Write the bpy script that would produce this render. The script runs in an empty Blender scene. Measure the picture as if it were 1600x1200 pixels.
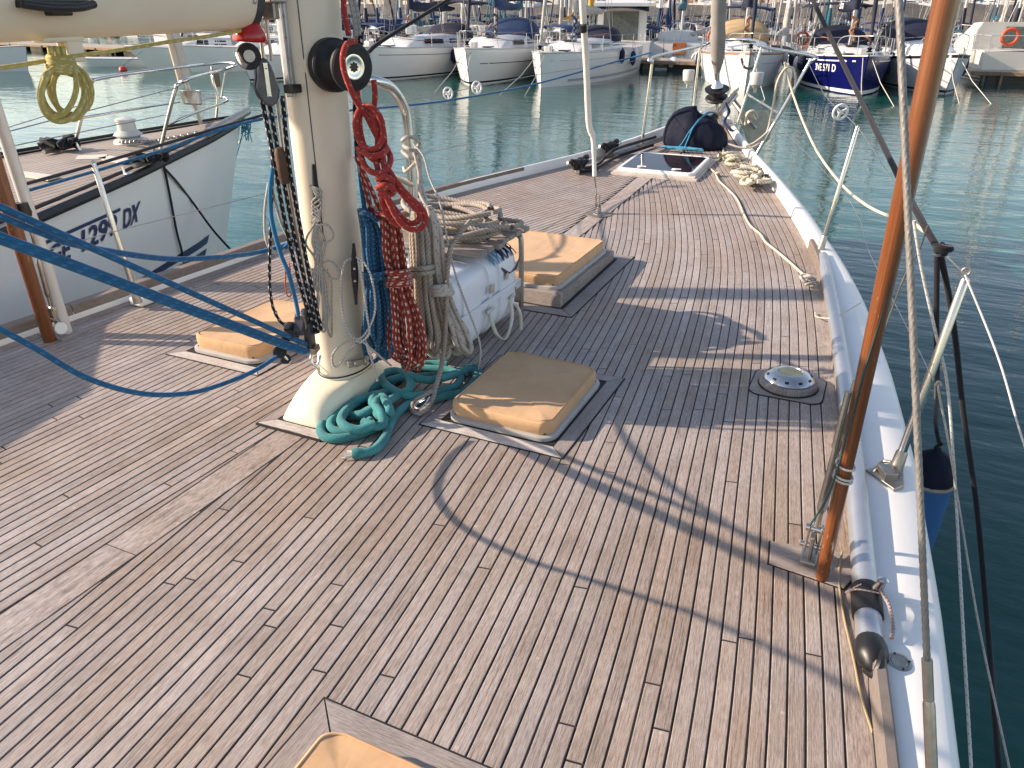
import bpy, math, random
import numpy as np
from mathutils import Vector, Matrix
random.seed(7)
R = math.radians
C = bpy.context.scene.collection
S = bpy.context.scene

# ---------------------------------------------------------------- camera, sky, sun, exposure
# world: origin = mast foot on the deck, +X starboard, +Y towards the bow, +Z up, metres
FPX, HY, CAMH, AZ = 1200.0, 10.0, 1.6, R(25.2)
TH = math.atan((600 - HY) / FPX)
CT, ST = math.cos(TH), math.sin(TH)
FW = np.array([-math.sin(AZ), math.cos(AZ)]); RT = np.array([math.cos(AZ), math.sin(AZ)])
CAM = np.array([2.0229, -2.5339, CAMH])
cd = bpy.data.cameras.new('camera'); cam = bpy.data.objects.new('camera', cd); C.objects.link(cam)
cam.location = CAM; cam.rotation_euler = (math.pi/2 - TH, 0, AZ)
cd.sensor_width = 36; cd.lens = 36*FPX/1600; cd.clip_end = 3000; cd.clip_start = .05
S.camera = cam
SUN_EL, SUN_D = R(25), Vector((-.93, -.37))          # horizontal direction towards the sun
w = bpy.data.worlds.new('World'); S.world = w; w.use_nodes = True
sk = w.node_tree.nodes.new('ShaderNodeTexSky'); sk.sky_type = 'NISHITA'; sk.sun_disc = False
sk.sun_elevation = SUN_EL; sk.sun_rotation = math.atan2(SUN_D.x, SUN_D.y)
sk.air_density = 1.0; sk.dust_density = .5; sk.ozone_density = 1.0
bg = w.node_tree.nodes['Background']; bg.inputs[1].default_value = .13
w.node_tree.links.new(sk.outputs[0], bg.inputs[0])
sd = bpy.data.lights.new('sun', 'SUN'); sun = bpy.data.objects.new('sun', sd); C.objects.link(sun)
sd.energy = 3.9; sd.angle = R(.55); sd.color = (1, .93, .83)
h = SUN_D.normalized()
sun.rotation_euler = Vector((h.x*math.cos(SUN_EL), h.y*math.cos(SUN_EL), math.sin(SUN_EL))).to_track_quat('Z', 'Y').to_euler()
S.view_settings.view_transform = 'Standard'; S.view_settings.look = 'None'
S.view_settings.exposure = 1.0; S.view_settings.gamma = 1
S.view_settings.use_white_balance = True; S.view_settings.white_balance_temperature = 7500; S.view_settings.white_balance_tint = 18
WATER = -1.25

# ---------------------------------------------------------------- pixel -> place helpers
def ray(x, y):
    u = (x-800)/FPX; v = (y-600)/FPX
    f = CT - v*ST
    h = RT*u + FW*f
    return np.array([h[0], h[1], -ST - v*CT])
def zd(y): return .006*max(y, 0)**2                   # sheer of the deck
def D(x, y, z=0):                                     # on the deck (plus z)
    r = ray(x, y); zz = z
    for i in range(60):
        p = CAM + r*(zz-CAMH)/r[2]; zz = .5*zz + .5*(z+zd(p[1]))
    return p
def Wz(x, y, z): r = ray(x, y); return CAM + r*(z-CAMH)/r[2]
def Wx(x, y, X): r = ray(x, y); return CAM + r*(X-CAM[0])/r[0]
def Wf(x, y, F): r = ray(x, y); return CAM + r*F/(r[:2]@FW)
def Fof(p): return float((np.array(p)[:2]-CAM[:2])@FW)
def lin(s): return tuple(((c/255)/12.92 if c/255 <= .04045 else ((c/255+.055)/1.055)**2.4) for c in s)

# ---------------------------------------------------------------- materials
MATS = {}
def nd(nt, t, **k):
    n = nt.nodes.new(t)
    for a, b in k.items():
        if a.startswith('i_'): n.inputs[int(a[2:]) if a[2:].isdigit() else a[2:].replace('_', ' ')].default_value = b
        else: setattr(n, a, b)
    return n
def ramp(nt, fac, stops):
    r = nt.nodes.new('ShaderNodeValToRGB'); e = r.color_ramp.elements
    while len(e) < len(stops): e.new(.5)
    for i, (p, c) in enumerate(stops): e[i].position = p; e[i].color = (*c, 1)
    nt.links.new(fac, r.inputs[0]); return r.outputs[0]
def mixc(nt, fac, a, b, mode='MIX'):
    m = nt.nodes.new('ShaderNodeMix'); m.data_type = 'RGBA'; m.blend_type = mode
    for v, s in ((fac, 0), (a, 6), (b, 7)):
        if hasattr(v, 'links') or isinstance(v, bpy.types.NodeSocket): nt.links.new(v, m.inputs[s])
        elif s == 0: m.inputs[0].default_value = v
        else: m.inputs[s].default_value = (*v, 1)
    return m.outputs[2]
def math_(nt, op, a, b=None):
    m = nt.nodes.new('ShaderNodeMath'); m.operation = op
    for i, v in enumerate((a, b)):
        if v is None: continue
        if isinstance(v, bpy.types.NodeSocket): nt.links.new(v, m.inputs[i])
        else: m.inputs[i].default_value = v
    return m.outputs[0]
def base(name, rough=.5, metal=0, spec=.5):
    m = bpy.data.materials.new(name); m.use_nodes = True; nt = m.node_tree
    b = nt.nodes['Principled BSDF']; b.inputs['Roughness'].default_value = rough; b.inputs['Metallic'].default_value = metal
    b.inputs['Specular IOR Level'].default_value = spec
    MATS[name] = m
    return m, nt, b
def coords(nt, kind='Object', sc=(1, 1, 1)):
    t = nt.nodes.new('ShaderNodeTexCoord'); mp = nt.nodes.new('ShaderNodeMapping'); mp.inputs['Scale'].default_value = sc
    nt.links.new(t.outputs[kind], mp.inputs[0]); return mp.outputs[0]
def noise(nt, vec, scale, detail=4, rough=.6):
    n = nt.nodes.new('ShaderNodeTexNoise'); n.inputs['Scale'].default_value = scale; n.inputs['Detail'].default_value = detail
    n.inputs['Roughness'].default_value = rough; nt.links.new(vec, n.inputs['Vector']); return n.outputs[0]
def bump(nt, b, h, strength=.3, dist=.002):
    n = nt.nodes.new('ShaderNodeBump'); n.inputs['Strength'].default_value = strength; n.inputs['Distance'].default_value = dist
    nt.links.new(h, n.inputs['Height']); nt.links.new(n.outputs[0], b.inputs['Normal'])
def M(name, col, rough=.5, metal=0, var=.12, scale=6, bmp=0, dirt=None, spec=.5, bscale=None, sheen=0):
    """plain painted / cloth / metal surface: colour that wanders a little, uneven gloss, optional stains and relief"""
    if name in MATS: return MATS[name]
    m, nt, b = base(name, rough, metal, spec); c = col
    v = coords(nt); n = noise(nt, v, scale)
    o = ramp(nt, n, [(.3, tuple(x*(1-var) for x in c)), (.7, tuple(min(1, x*(1+var*.6)) for x in c))])
    if dirt:
        n2 = noise(nt, v, scale*.6, 8, .75)
        f = ramp(nt, n2, [(dirt[1], (0, 0, 0)), (dirt[1]+.16, (1, 1, 1))])
        f2 = math_(nt, 'MULTIPLY', f, dirt[2] if len(dirt) > 2 else .5)
        o = mixc(nt, f2, o, dirt[0])
    nt.links.new(o, b.inputs['Base Color'])
    rr = nt.nodes.new('ShaderNodeMapRange'); rr.inputs[3].default_value = rough*.75; rr.inputs[4].default_value = min(1, rough*1.3)
    nt.links.new(noise(nt, v, scale*3), rr.inputs[0]); nt.links.new(rr.outputs[0], b.inputs['Roughness'])
    if bmp: bump(nt, b, noise(nt, v, bscale or scale*12, 5), bmp)
    if sheen: b.inputs['Sheen Weight'].default_value = sheen
    return m
def ropemat(name, col, fleck=None, per=.03, frac=.3, rough=.85, pick=40., var=.15):
    """braided line: UV.x = metres along, UV.y = 0..1 round; diamond weave as relief, tracer flecks as colour"""
    m, nt, b = base(name, rough, 0, .25)
    uv = nt.nodes.new('ShaderNodeUVMap'); sp = nt.nodes.new('ShaderNodeSeparateXYZ'); nt.links.new(uv.outputs[0], sp.inputs[0])
    U, V = sp.outputs[0], sp.outputs[1]
    def fr(ku, kv): return math_(nt, 'FRACT', math_(nt, 'ADD', math_(nt, 'MULTIPLY', U, ku), math_(nt, 'MULTIPLY', V, kv)))
    a = math_(nt, 'ABSOLUTE', math_(nt, 'SUBTRACT', fr(pick*2, 5), .5)); c = math_(nt, 'ABSOLUTE', math_(nt, 'SUBTRACT', fr(pick*2, -5), .5))
    wv = math_(nt, 'MAXIMUM', a, c)
    n = noise(nt, coords(nt), 9)
    o = ramp(nt, n, [(.3, tuple(x*(1-var) for x in col)), (.7, tuple(min(1, x*(1+var)) for x in col))])
    o = mixc(nt, math_(nt, 'MULTIPLY', math_(nt, 'SUBTRACT', .5, wv), .9), o, tuple(x*.55 for x in col))
    if fleck:
        k = 1/per
        f1 = math_(nt, 'LESS_THAN', fr(k, 1), frac); f2 = math_(nt, 'LESS_THAN', fr(k*.0, 4), .45)
        o = mixc(nt, math_(nt, 'MULTIPLY', math_(nt, 'MULTIPLY', f1, f2), .9), o, fleck)
    nt.links.new(o, b.inputs['Base Color']); bump(nt, b, wv, .5, .0015)
    b.inputs['Sheen Weight'].default_value = .15
    return m

def laidmat(name, col, pitch, var=.2):
    """three-strand laid rope: groove shade between the strands painted into the colour, fibres along them"""
    m, nt, b = base(name, .9, 0, .2)
    uv = nt.nodes.new('ShaderNodeUVMap'); sp = nt.nodes.new('ShaderNodeSeparateXYZ'); nt.links.new(uv.outputs[0], sp.inputs[0])
    ph = math_(nt, 'MULTIPLY', math_(nt, 'SUBTRACT', sp.outputs[1], math_(nt, 'MULTIPLY', sp.outputs[0], 1/pitch)), 3*math.pi)
    g = math_(nt, 'ABSOLUTE', math_(nt, 'COSINE', ph))
    o = ramp(nt, noise(nt, coords(nt), 14, 5), [(.3, tuple(x*(1-var) for x in col)), (.7, tuple(x*(1+var) for x in col))])
    o = mixc(nt, ramp(nt, g, [(.0, (1, 1, 1)), (.45, (0, 0, 0))]), o, tuple(x*.32 for x in col))  # shade in the strand grooves painted as darker colour
    nt.links.new(o, b.inputs['Base Color']); bump(nt, b, math_(nt, 'ADD', g, math_(nt, 'MULTIPLY', noise(nt, coords(nt), 260, 4), .5)), .5, .002)
    return m

# ---------------------------------------------------------------- mesh builder
def V3(p): return np.array(p, float)
def cr(pts, n=8, closed=False):
    """Catmull-Rom through points"""
    P = [V3(p) for p in pts]; out = []
    N = len(P)
    if N < 3: 
        return [P[0]+(P[1]-P[0])*i/max(1, n) for i in range(n+1)]
    rng = N if closed else N-1
    for i in range(rng):
        p0 = P[(i-1) % N] if (closed or i > 0) else 2*P[0]-P[1]
        p1, p2 = P[i], P[(i+1) % N]
        p3 = P[(i+2) % N] if (closed or i+2 < N) else 2*P[-1]-P[-2]
        for k in range(n):
            t = k/n
            out.append(.5*((2*p1)+(-p0+p2)*t+(2*p0-5*p1+4*p2-p3)*t*t+(-p0+3*p1-3*p2+p3)*t**3))
    if not closed: out.append(P[-1])
    return out
class MB:
    def __init__(s): s.v = []; s.f = []; s.uv = []; s.mi = []
    def add(s, vs, fs, uvs=None, mi=0):
        o = len(s.v); s.v += [tuple(map(float, p)) for p in vs]
        for i, f in enumerate(fs):
            s.f.append(tuple(o+k for k in f)); s.mi.append(mi)
            s.uv.append(uvs[i] if uvs else [(vs[k][0], vs[k][1]) for k in f])
        return s
    def loft(s, rings, closed=True, cap=True, mi=0, ulen=None, flip=False):
        n = len(rings[0]); vs = [p for r in rings for p in r]; fs = []; uvs = []
        L = [0.]
        for i in range(1, len(rings)): L.append(L[-1]+float(np.linalg.norm(np.mean(rings[i], 0)-np.mean(rings[i-1], 0))))
        m = n if closed else n-1
        for i in range(len(rings)-1):
            for j in range(m):
                k = (j+1) % n
                q = (i*n+j, i*n+k, (i+1)*n+k, (i+1)*n+j); u = [(L[i], j/m), (L[i], (j+1)/m), (L[i+1], (j+1)/m), (L[i+1], j/m)]
                if flip: q = q[::-1]; u = u[::-1]
                fs.append(q); uvs.append(u)
        if cap and closed:
            e = (len(rings)-1)*n
            a = tuple(range(n))[::-1]; b_ = tuple(e+j for j in range(n))
            if flip: a, b_ = a[::-1], b_[::-1]
            fs += [a, b_]; uvs += [[(0, .5)]*n, [(L[-1], .5)]*n]
        return s.add(vs, fs, uvs, mi)
    def tube(s, pts, r, n=8, cap=True, lobes=0, pitch=.03, closed=False, mi=0):
        P = [V3(p) for p in pts]
        if closed: P = P+[P[0]]
        rings = []; T0 = None; up = None; L = 0.
        for i, p in enumerate(P):
            a = P[max(0, i-1)]; b = P[min(len(P)-1, i+1)]
            if closed and i in (0, len(P)-1): a, b = P[-2], P[1]
            t = b-a; l = np.linalg.norm(t); t = t/l if l > 1e-9 else (T0 if T0 is not None else V3((0, 0, 1)))
            if up is None:
                up = np.cross(t, (0, 0, 1)) if abs(t[2]) < .9 else np.cross(t, (1, 0, 0))
            up = up-t*(up@t); up = up/(np.linalg.norm(up)+1e-12); sd_ = np.cross(t, up); T0 = t
            if i: L += np.linalg.norm(p-P[i-1])
            rr = r[i] if hasattr(r, '__len__') else r
            ring = []
            for j in range(n):
                A = 2*math.pi*j/n; q = rr
                if lobes: q = rr*(.74+.3*abs(math.cos(lobes*.5*(A-2*math.pi*L/pitch/1.0))))
                ring.append(p+(up*math.cos(A)+sd_*math.sin(A))*q)
            rings.append(ring)
        return s.loft(rings, True, cap and not closed, mi, flip=False)
    def box(s, c, size, rot=None, mi=0, taper=1.):
        hx, hy, hz = [k/2 for k in size]; vs = []
        for z in (-1, 1):
            for x, y in ((-1, -1), (1, -1), (1, 1), (-1, 1)):
                k = taper if z > 0 else 1
                p = V3((x*hx*k, y*hy*k, z*hz))
                if rot is not None: p = np.array(rot) @ p
                vs.append(p+V3(c))
        return s.add(vs, [(3, 2, 1, 0), (4, 5, 6, 7), (0, 1, 5, 4), (1, 2, 6, 5), (2, 3, 7, 6), (3, 0, 4, 7)], None, mi)
    def lathe(s, prof, o, axis=(0, 0, 1), n=24, mi=0):
        a = V3(axis); a /= np.linalg.norm(a); x = np.cross(a, (0, 0, 1)) if abs(a[2]) < .9 else V3((1, 0, 0)); x /= np.linalg.norm(x); y = np.cross(a, x)
        rings = [[V3(o)+a*z+(x*math.cos(2*math.pi*j/n)+y*math.sin(2*math.pi*j/n))*max(r, 1e-4) for j in range(n)] for r, z in prof]
        return s.loft(rings, True, True, mi)
    def slab(s, poly, z0, z1, mi=0):
        """prism over a polygon of (x,y) points given anticlockwise; z may be a function of (x,y)"""
        n = len(poly); f0 = z0 if callable(z0) else (lambda x, y: z0); f1 = z1 if callable(z1) else (lambda x, y: z1)
        vs = [(x, y, f0(x, y)) for x, y in poly]+[(x, y, f1(x, y)) for x, y in poly]
        fs = [tuple(range(n))[::-1], tuple(range(n, 2*n))]+[(j, (j+1) % n, n+(j+1) % n, n+j) for j in range(n)]
        return s.add(vs, fs, None, mi)
    def obj(s, name, mat, parent=None, smooth=35, bevel=0, **props):
        me = bpy.data.meshes.new(name); me.from_pydata(s.v, [], s.f); 
        ul = me.uv_layers.new(name='UVMap'); k = 0
        flat = np.array([c for f in s.uv for c in f], dtype=np.float32).ravel()
        ul.data.foreach_set('uv', flat)
        mats = mat if isinstance(mat, (list, tuple)) else [mat]
        for m in mats: me.materials.append(m)
        if len(mats) > 1: me.polygons.foreach_set('material_index', s.mi)
        if smooth:
            me.polygons.foreach_set('use_smooth', [True]*len(me.polygons)); me.set_sharp_from_angle(angle=R(smooth))
        me.validate(); me.update()
        o = bpy.data.objects.new(name, me); C.objects.link(o)
        attach(o, parent)
        if bevel:
            b = o.modifiers.new('edge', 'BEVEL'); b.width = bevel; b.segments = 2; b.limit_method = 'ANGLE'; b.angle_limit = R(40)
        for a, b in props.items(): o[a] = b
        return o
def attach(o, parent):
    if parent is None: return
    o.parent = parent
    if parent.type == 'EMPTY': o.matrix_parent_inverse = Matrix.Translation(-parent.location)
def tag(o, label, cat, group=None):
    o['label'] = label; o['category'] = cat
    if group: o['group'] = group
    return o
def empty(name, loc=(0, 0, 0), label=None, cat=None, group=None):
    o = bpy.data.objects.new(name, None); C.objects.link(o); o.empty_display_size = .1
    if label: tag(o, label, cat, group)
    o.location = loc
    return o
def rot2(a):
    c, s_ = math.cos(a), math.sin(a); return np.array([[c, -s_, 0], [s_, c, 0], [0, 0, 1]])
def rrect(cx, cy, hx, hy, r, n=5):
    P = []
    for (sx, sy, a0) in ((1, 1, 0), (-1, 1, 90), (-1, -1, 180), (1, -1, 270)):
        for i in range(n+1):
            a = R(a0+90*i/n); P.append((cx+sx*(hx-r)+r*math.cos(a), cy+sy*(hy-r)+r*math.sin(a)))
    return P
def text_mesh(txt, name, place, mat, parent, shear=0, bold=0, space=1.0, fit=False):
    """flat lettering laid on a surface: place(u, v) -> point; u along (cap height 1), v up"""
    cu = bpy.data.curves.new('lettering', 'FONT'); cu.body = txt; cu.size = 1/.72; cu.shear = shear; cu.offset = bold; cu.space_character = space
    cu.resolution_u = 3
    o = bpy.data.objects.new('lettering', cu); C.objects.link(o); bpy.context.view_layer.update()
    dg = bpy.context.evaluated_depsgraph_get(); me = bpy.data.meshes.new_from_object(o.evaluated_get(dg))
    bpy.data.objects.remove(o); bpy.data.curves.remove(cu)
    x0 = min(v.co.x for v in me.vertices) if fit else 0; k = (max(v.co.x for v in me.vertices)-x0) if fit else 1
    for v in me.vertices: v.co = Vector(place((v.co.x-x0)/k, v.co.y))
    me.materials.clear(); me.materials.append(mat); me.name = name
    ob = bpy.data.objects.new(name, me); C.objects.link(ob); attach(ob, parent)
    return ob
# ================================================================ materials of the yacht
def teakmat(name, grey, brown, mixv=.5, end=False):
    m, nt, b = base(name, .62, 0, .3)
    uv = nt.nodes.new('ShaderNodeUVMap'); oi = nt.nodes.new('ShaderNodeObjectInfo')
    off = nt.nodes.new('ShaderNodeVectorMath'); off.operation = 'ADD'
    cmb = nt.nodes.new('ShaderNodeCombineXYZ')
    nt.links.new(math_(nt, 'MULTIPLY', oi.outputs['Random'], 37.), cmb.inputs[0]); nt.links.new(math_(nt, 'MULTIPLY', oi.outputs['Random'], 91.), cmb.inputs[1])
    nt.links.new(uv.outputs[0], off.inputs[0]); nt.links.new(cmb.outputs[0], off.inputs[1])
    def st(sx, sy):
        mp = nt.nodes.new('ShaderNodeMapping'); mp.inputs['Scale'].default_value = (sx, sy, 1); nt.links.new(off.outputs[0], mp.inputs[0]); return mp.outputs[0]
    g1 = noise(nt, st(5, 190), 1, 5, .7); g2 = noise(nt, st(2.2, 60), 1, 4, .6); g3 = noise(nt, st(30, 420), 1, 3, .6)
    wc = coords(nt); big = noise(nt, wc, .75, 5, .6); blot = noise(nt, wc, 7, 6, .7)
    rnd = math_(nt, 'MULTIPLY', math_(nt, 'SUBTRACT', oi.outputs['Random'], .5), .4)
    f = math_(nt, 'ADD', math_(nt, 'ADD', math_(nt, 'MULTIPLY', math_(nt, 'SUBTRACT', big, .5), 3.2), rnd), math_(nt, 'MULTIPLY', math_(nt, 'SUBTRACT', g2, .5), .8))
    f = math_(nt, 'ADD', f, mixv)
    cl = nt.nodes.new('ShaderNodeClamp'); nt.links.new(f, cl.inputs[0])
    col = mixc(nt, cl.outputs[0], grey, brown)
    gr = ramp(nt, g1, [(.30, (.30, .26, .245)), (.47, (.86, .84, .83)), (.62, (1, 1, 1)), (.78, (1.0, .97, .93))])
    rb = nt.nodes.new('ShaderNodeMapRange'); rb.inputs[3].default_value = .45; rb.inputs[4].default_value = 1.0
    nt.links.new(math_(nt, 'FRACT', math_(nt, 'MULTIPLY', oi.outputs['Random'], 5.31)), rb.inputs[0])
    col = mixc(nt, rb.outputs[0], col, gr, 'MULTIPLY')
    col = mixc(nt, .7, col, ramp(nt, g3, [(.34, (.45, .42, .41)), (.6, (1, 1, 1))]), 'MULTIPLY')
    col = mixc(nt, .6, col, ramp(nt, blot, [(.3, (.68, .65, .62)), (.62, (1, 1, 1))]), 'MULTIPLY')
    # pale salt / bird specks
    vo = nt.nodes.new('ShaderNodeTexVoronoi'); vo.inputs['Scale'].default_value = 9; nt.links.new(wc, vo.inputs['Vector'])
    sp = math_(nt, 'MULTIPLY', math_(nt, 'LESS_THAN', vo.outputs['Distance'], .055), math_(nt, 'LESS_THAN', math_(nt, 'FRACT', math_(nt, 'MULTIPLY', vo.outputs['Color'], 7.)), .5))
    spn = math_(nt, 'MULTIPLY', sp, noise(nt, wc, 120, 3))
    col = mixc(nt, spn, col, (.55, .48, .42))
    # per board brightness
    br = nt.nodes.new('ShaderNodeMapRange'); br.inputs[3].default_value = .88; br.inputs[4].default_value = 1.07
    nt.links.new(math_(nt, 'FRACT', math_(nt, 'MULTIPLY', oi.outputs['Random'], 13.7)), br.inputs[0])
    vm = nt.nodes.new('ShaderNodeVectorMath'); vm.operation = 'SCALE'; nt.links.new(col, vm.inputs[0]); nt.links.new(br.outputs[0], vm.inputs['Scale'])
    nt.links.new(vm.outputs[0], b.inputs['Base Color'])
    hsum = math_(nt, 'ADD', g1, math_(nt, 'MULTIPLY', g3, .6))
    bump(nt, b, hsum, .55, .0014)
    return m
TEAK = teakmat('weathered teak', (.51, .455, .425), (.43, .33, .255), .34)
TEAKG = teakmat('grey teak', (.42, .38, .355), (.38, .32, .28), .25)
TEAKP = teakmat('pale sunlit teak trim', (.78, .73, .67), (.7, .62, .54), .2)  # paler tone puts sunlight on the near trim boards into the colour
TEAKS = teakmat('silvered rail teak', (.30, .26, .23), (.27, .21, .17), .3)
CAULK = M('black caulking', (.012, .011, .011), .75, var=.3, scale=30)
WHITE = M('white gelcoat', (.79, .78, .74), .3, var=.04, scale=2, dirt=((.50, .45, .36), .57, .42))
CREAM = M('cream mast paint', (.80, .69, .54), .38, var=.05, scale=3, dirt=((.40, .32, .22), .57, .4))
CREAMB = M('cream boot gelcoat', (.76, .70, .53), .42, var=.05, scale=5, dirt=((.45, .37, .25), .57, .4))
STEEL = M('polished stainless', (.62, .60, .57), .22, 1, var=.12, scale=14)
STEELD = M('dull stainless', (.42, .39, .35), .42, 1, var=.25, scale=22, dirt=((.22, .13, .07), .6, .5))
ALU = M('anodised aluminium', (.50, .52, .55), .38, .75, var=.08, scale=8, dirt=((.4, .4, .4), .6, .5))
BLACK = M('black plastic', (.010, .010, .011), .42, var=.3, scale=12)
RUBBER = M('matt black rubber', (.012, .012, .014), .6, var=.3, scale=18)
DARKM = M('grey anodised fitting', (.09, .09, .10), .4, .5, var=.25, scale=20)
def canvasmat():
    m, nt, b = base('tan canvas', .85, 0, .2); v = coords(nt)
    o = ramp(nt, noise(nt, v, 5, 6), [(.3, (.52, .315, .17)), (.7, (.61, .38, .205))])
    o = mixc(nt, math_(nt, 'MULTIPLY', ramp(nt, noise(nt, v, 2.6, 7, .7), [(.56, (0, 0, 0)), (.72, (1, 1, 1))]), .55), o, (.46, .30, .16))
    nt.links.new(o, b.inputs['Base Color']); b.inputs['Sheen Weight'].default_value = .1
    # soft creases pulled across the cloth, plus the weave
    n1 = noise(nt, coords(nt, 'Object', (2, 6, 5)), 1.2, 3, .45); n2 = noise(nt, coords(nt, 'Object', (7, 2.5, 6)), 1.1, 3, .45)
    cr_ = math_(nt, 'ADD', math_(nt, 'ABSOLUTE', math_(nt, 'SUBTRACT', n1, .5)), math_(nt, 'ABSOLUTE', math_(nt, 'SUBTRACT', n2, .5)))
    h_ = math_(nt, 'ADD', math_(nt, 'MULTIPLY', cr_, 1.), math_(nt, 'MULTIPLY', noise(nt, v, 500, 2), .03))
    bump(nt, b, h_, .6, .016)
    return m
CANVAS = canvasmat()
RIM = M('dull grey hatch rim', (.46, .44, .41), .45, .2, var=.12, scale=8, dirt=((.3, .27, .23), .58, .5))
NAVY = M('navy canvas', (.009, .012, .026), .85, var=.3, scale=8, bmp=.25, bscale=60, spec=.2)
VARN = None
def varnish():
    m, nt, b = base('varnished mahogany', .28, 0, .5)
    uv = nt.nodes.new('ShaderNodeUVMap'); mp = nt.nodes.new('ShaderNodeMapping'); mp.inputs['Scale'].default_value = (2.2, 38, 1); nt.links.new(uv.outputs[0], mp.inputs[0])
    g = noise(nt, mp.outputs[0], 1, 7, .72)
    o = ramp(nt, g, [(.28, (.05, .012, .004)), (.45, (.16, .045, .011)), (.6, (.22, .068, .017)), (.8, (.33, .115, .03))])
    wc = coords(nt); sc_ = ramp(nt, noise(nt, coords(nt, 'Object', (60, 60, 14)), 1, 6, .7), [(.63, (0, 0, 0)), (.68, (1, 1, 1))])
    o = mixc(nt, math_(nt, 'MULTIPLY', sc_, .6), o, (.5, .33, .2))
    nt.links.new(o, b.inputs['Base Color']); bump(nt, b, noise(nt, wc, 30, 5), .25, .003)
    b.inputs['Coat Weight'].default_value = .4; b.inputs['Coat Roughness'].default_value = .2
    return m
VARN = varnish()

# ================================================================ water
def watermat():
    m, nt, b = base('harbour water', .04, 0, .5)
    b.inputs['IOR'].default_value = 1.33
    wc = coords(nt)
    def rn(sx, sy, s, d, a):
        mp = nt.nodes.new('ShaderNodeMapping'); mp.inputs['Scale'].default_value = (sx, sy, 1); mp.inputs['Rotation'].default_value = (0, 0, a); nt.links.new(wc, mp.inputs[0]); return noise(nt, mp.outputs[0], s, d, .55)
    h = math_(nt, 'ADD', math_(nt, 'MULTIPLY', rn(.45, 1.5, 1.1, 3, R(25)), 1.), math_(nt, 'MULTIPLY', rn(.7, 1.6, 4.2, 3, R(12)), .28))
    h = math_(nt, 'ADD', h, math_(nt, 'MULTIPLY', rn(.4, .5, .5, 2, R(60)), .8))
    bump(nt, b, h, 1., .024)
    c = ramp(nt, noise(nt, wc, .12, 3), [(.3, (.003, .062, .052)), (.7, (.006, .084, .070))])
    nt.links.new(c, b.inputs['Base Color'])
    return m
mb = MB(); mb.add([(-600, -60, WATER), (600, -60, WATER), (600, 900, WATER), (-600, 900, WATER)], [(0, 1, 2, 3)])
mb.obj('water', watermat(), None, 0, kind='structure')

# ================================================================ deck: edge curves, planks
def spl(tab):
    ys = np.array([a for a, b in tab]); xs = np.array([b for a, b in tab])
    g = np.linspace(ys[0], ys[-1], 400); v = np.interp(g, ys, xs)
    for _ in range(3):
        k = 15; vp = np.concatenate([np.full(k, 0.), v, np.full(k, 0.)])
        vp[:k] = v[0]-(v[1:k+1][::-1]-v[0]); vp[-k:] = v[-1]-(v[-k-1:-1][::-1]-v[-1])
        v = np.convolve(vp, np.ones(2*k+1)/(2*k+1), 'valid')
    return g, v
SG, SV = spl([(-3.2, 2.46), (-1.06, 2.30), (-.74, 2.255), (-.2, 2.18), (.91, 2.045), (2., 1.91), (3.01, 1.73), (4.65, 1.235), (6.14, .64), (7.2, .27), (7.95, .03)])
PG, PV = spl([(-3.2, -2.1), (-.35, -1.99), (.57, -1.95), (1.9, -1.84), (2.8, -1.68), (3.66, -1.43), (4.63, -1.02), (5.5, -.62), (6.5, -.33), (7.2, -.18), (7.95, -.03)])
def se(y): return float(np.interp(y, SG, SV))
def pe(y): return float(np.interp(y, PG, PV))
YA, YB = -2.6, 7.9
deck = MB()
ys = np.linspace(YA-.3, YB, 60); vs = []; fs = []
for i, y in enumerate(ys):
    vs += [(pe(y)-.02, y, zd(y)-.0022), (se(y)+.02, y, zd(y)-.0022)]
    if i: fs.append((2*i-2, 2*i-1, 2*i+1, 2*i))
deck.add(vs, fs)
DECK = deck.obj('deck', CAULK, None, 0, kind='structure')
KW = .068
def strake_edge(g, v, sgn, d, wd):
    """board between two curves parallel to the deck edge, nibbed off along the king plank"""
    dx = np.gradient(v, g); nrm = np.sqrt(1+dx*dx)
    nx = -sgn/nrm; ny = sgn*dx/nrm; lim = KW+.004
    X0 = v+nx*(d+GAP/2); Y0 = g+ny*(d+GAP/2); X1 = v+nx*(d+wd-GAP/2); Y1 = g+ny*(d+wd-GAP/2)
    X1 = np.where(X1*sgn < lim, sgn*lim, X1)
    k = (X0*sgn > lim+.004) & (Y0 > YA) & (Y0 < YB)
    return X0[k], Y0[k], X1[k], Y1[k]
def resample(X, Y, s0, s1, n):
    L = np.concatenate([[0], np.cumsum(np.hypot(np.diff(X), np.diff(Y)))])
    s = np.linspace(s0, s1, n)*1.0
    return np.interp(s*L[-1], L, X), np.interp(s*L[-1], L, Y)
PW, GAP = .0448, .0056
planks = []
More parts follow.
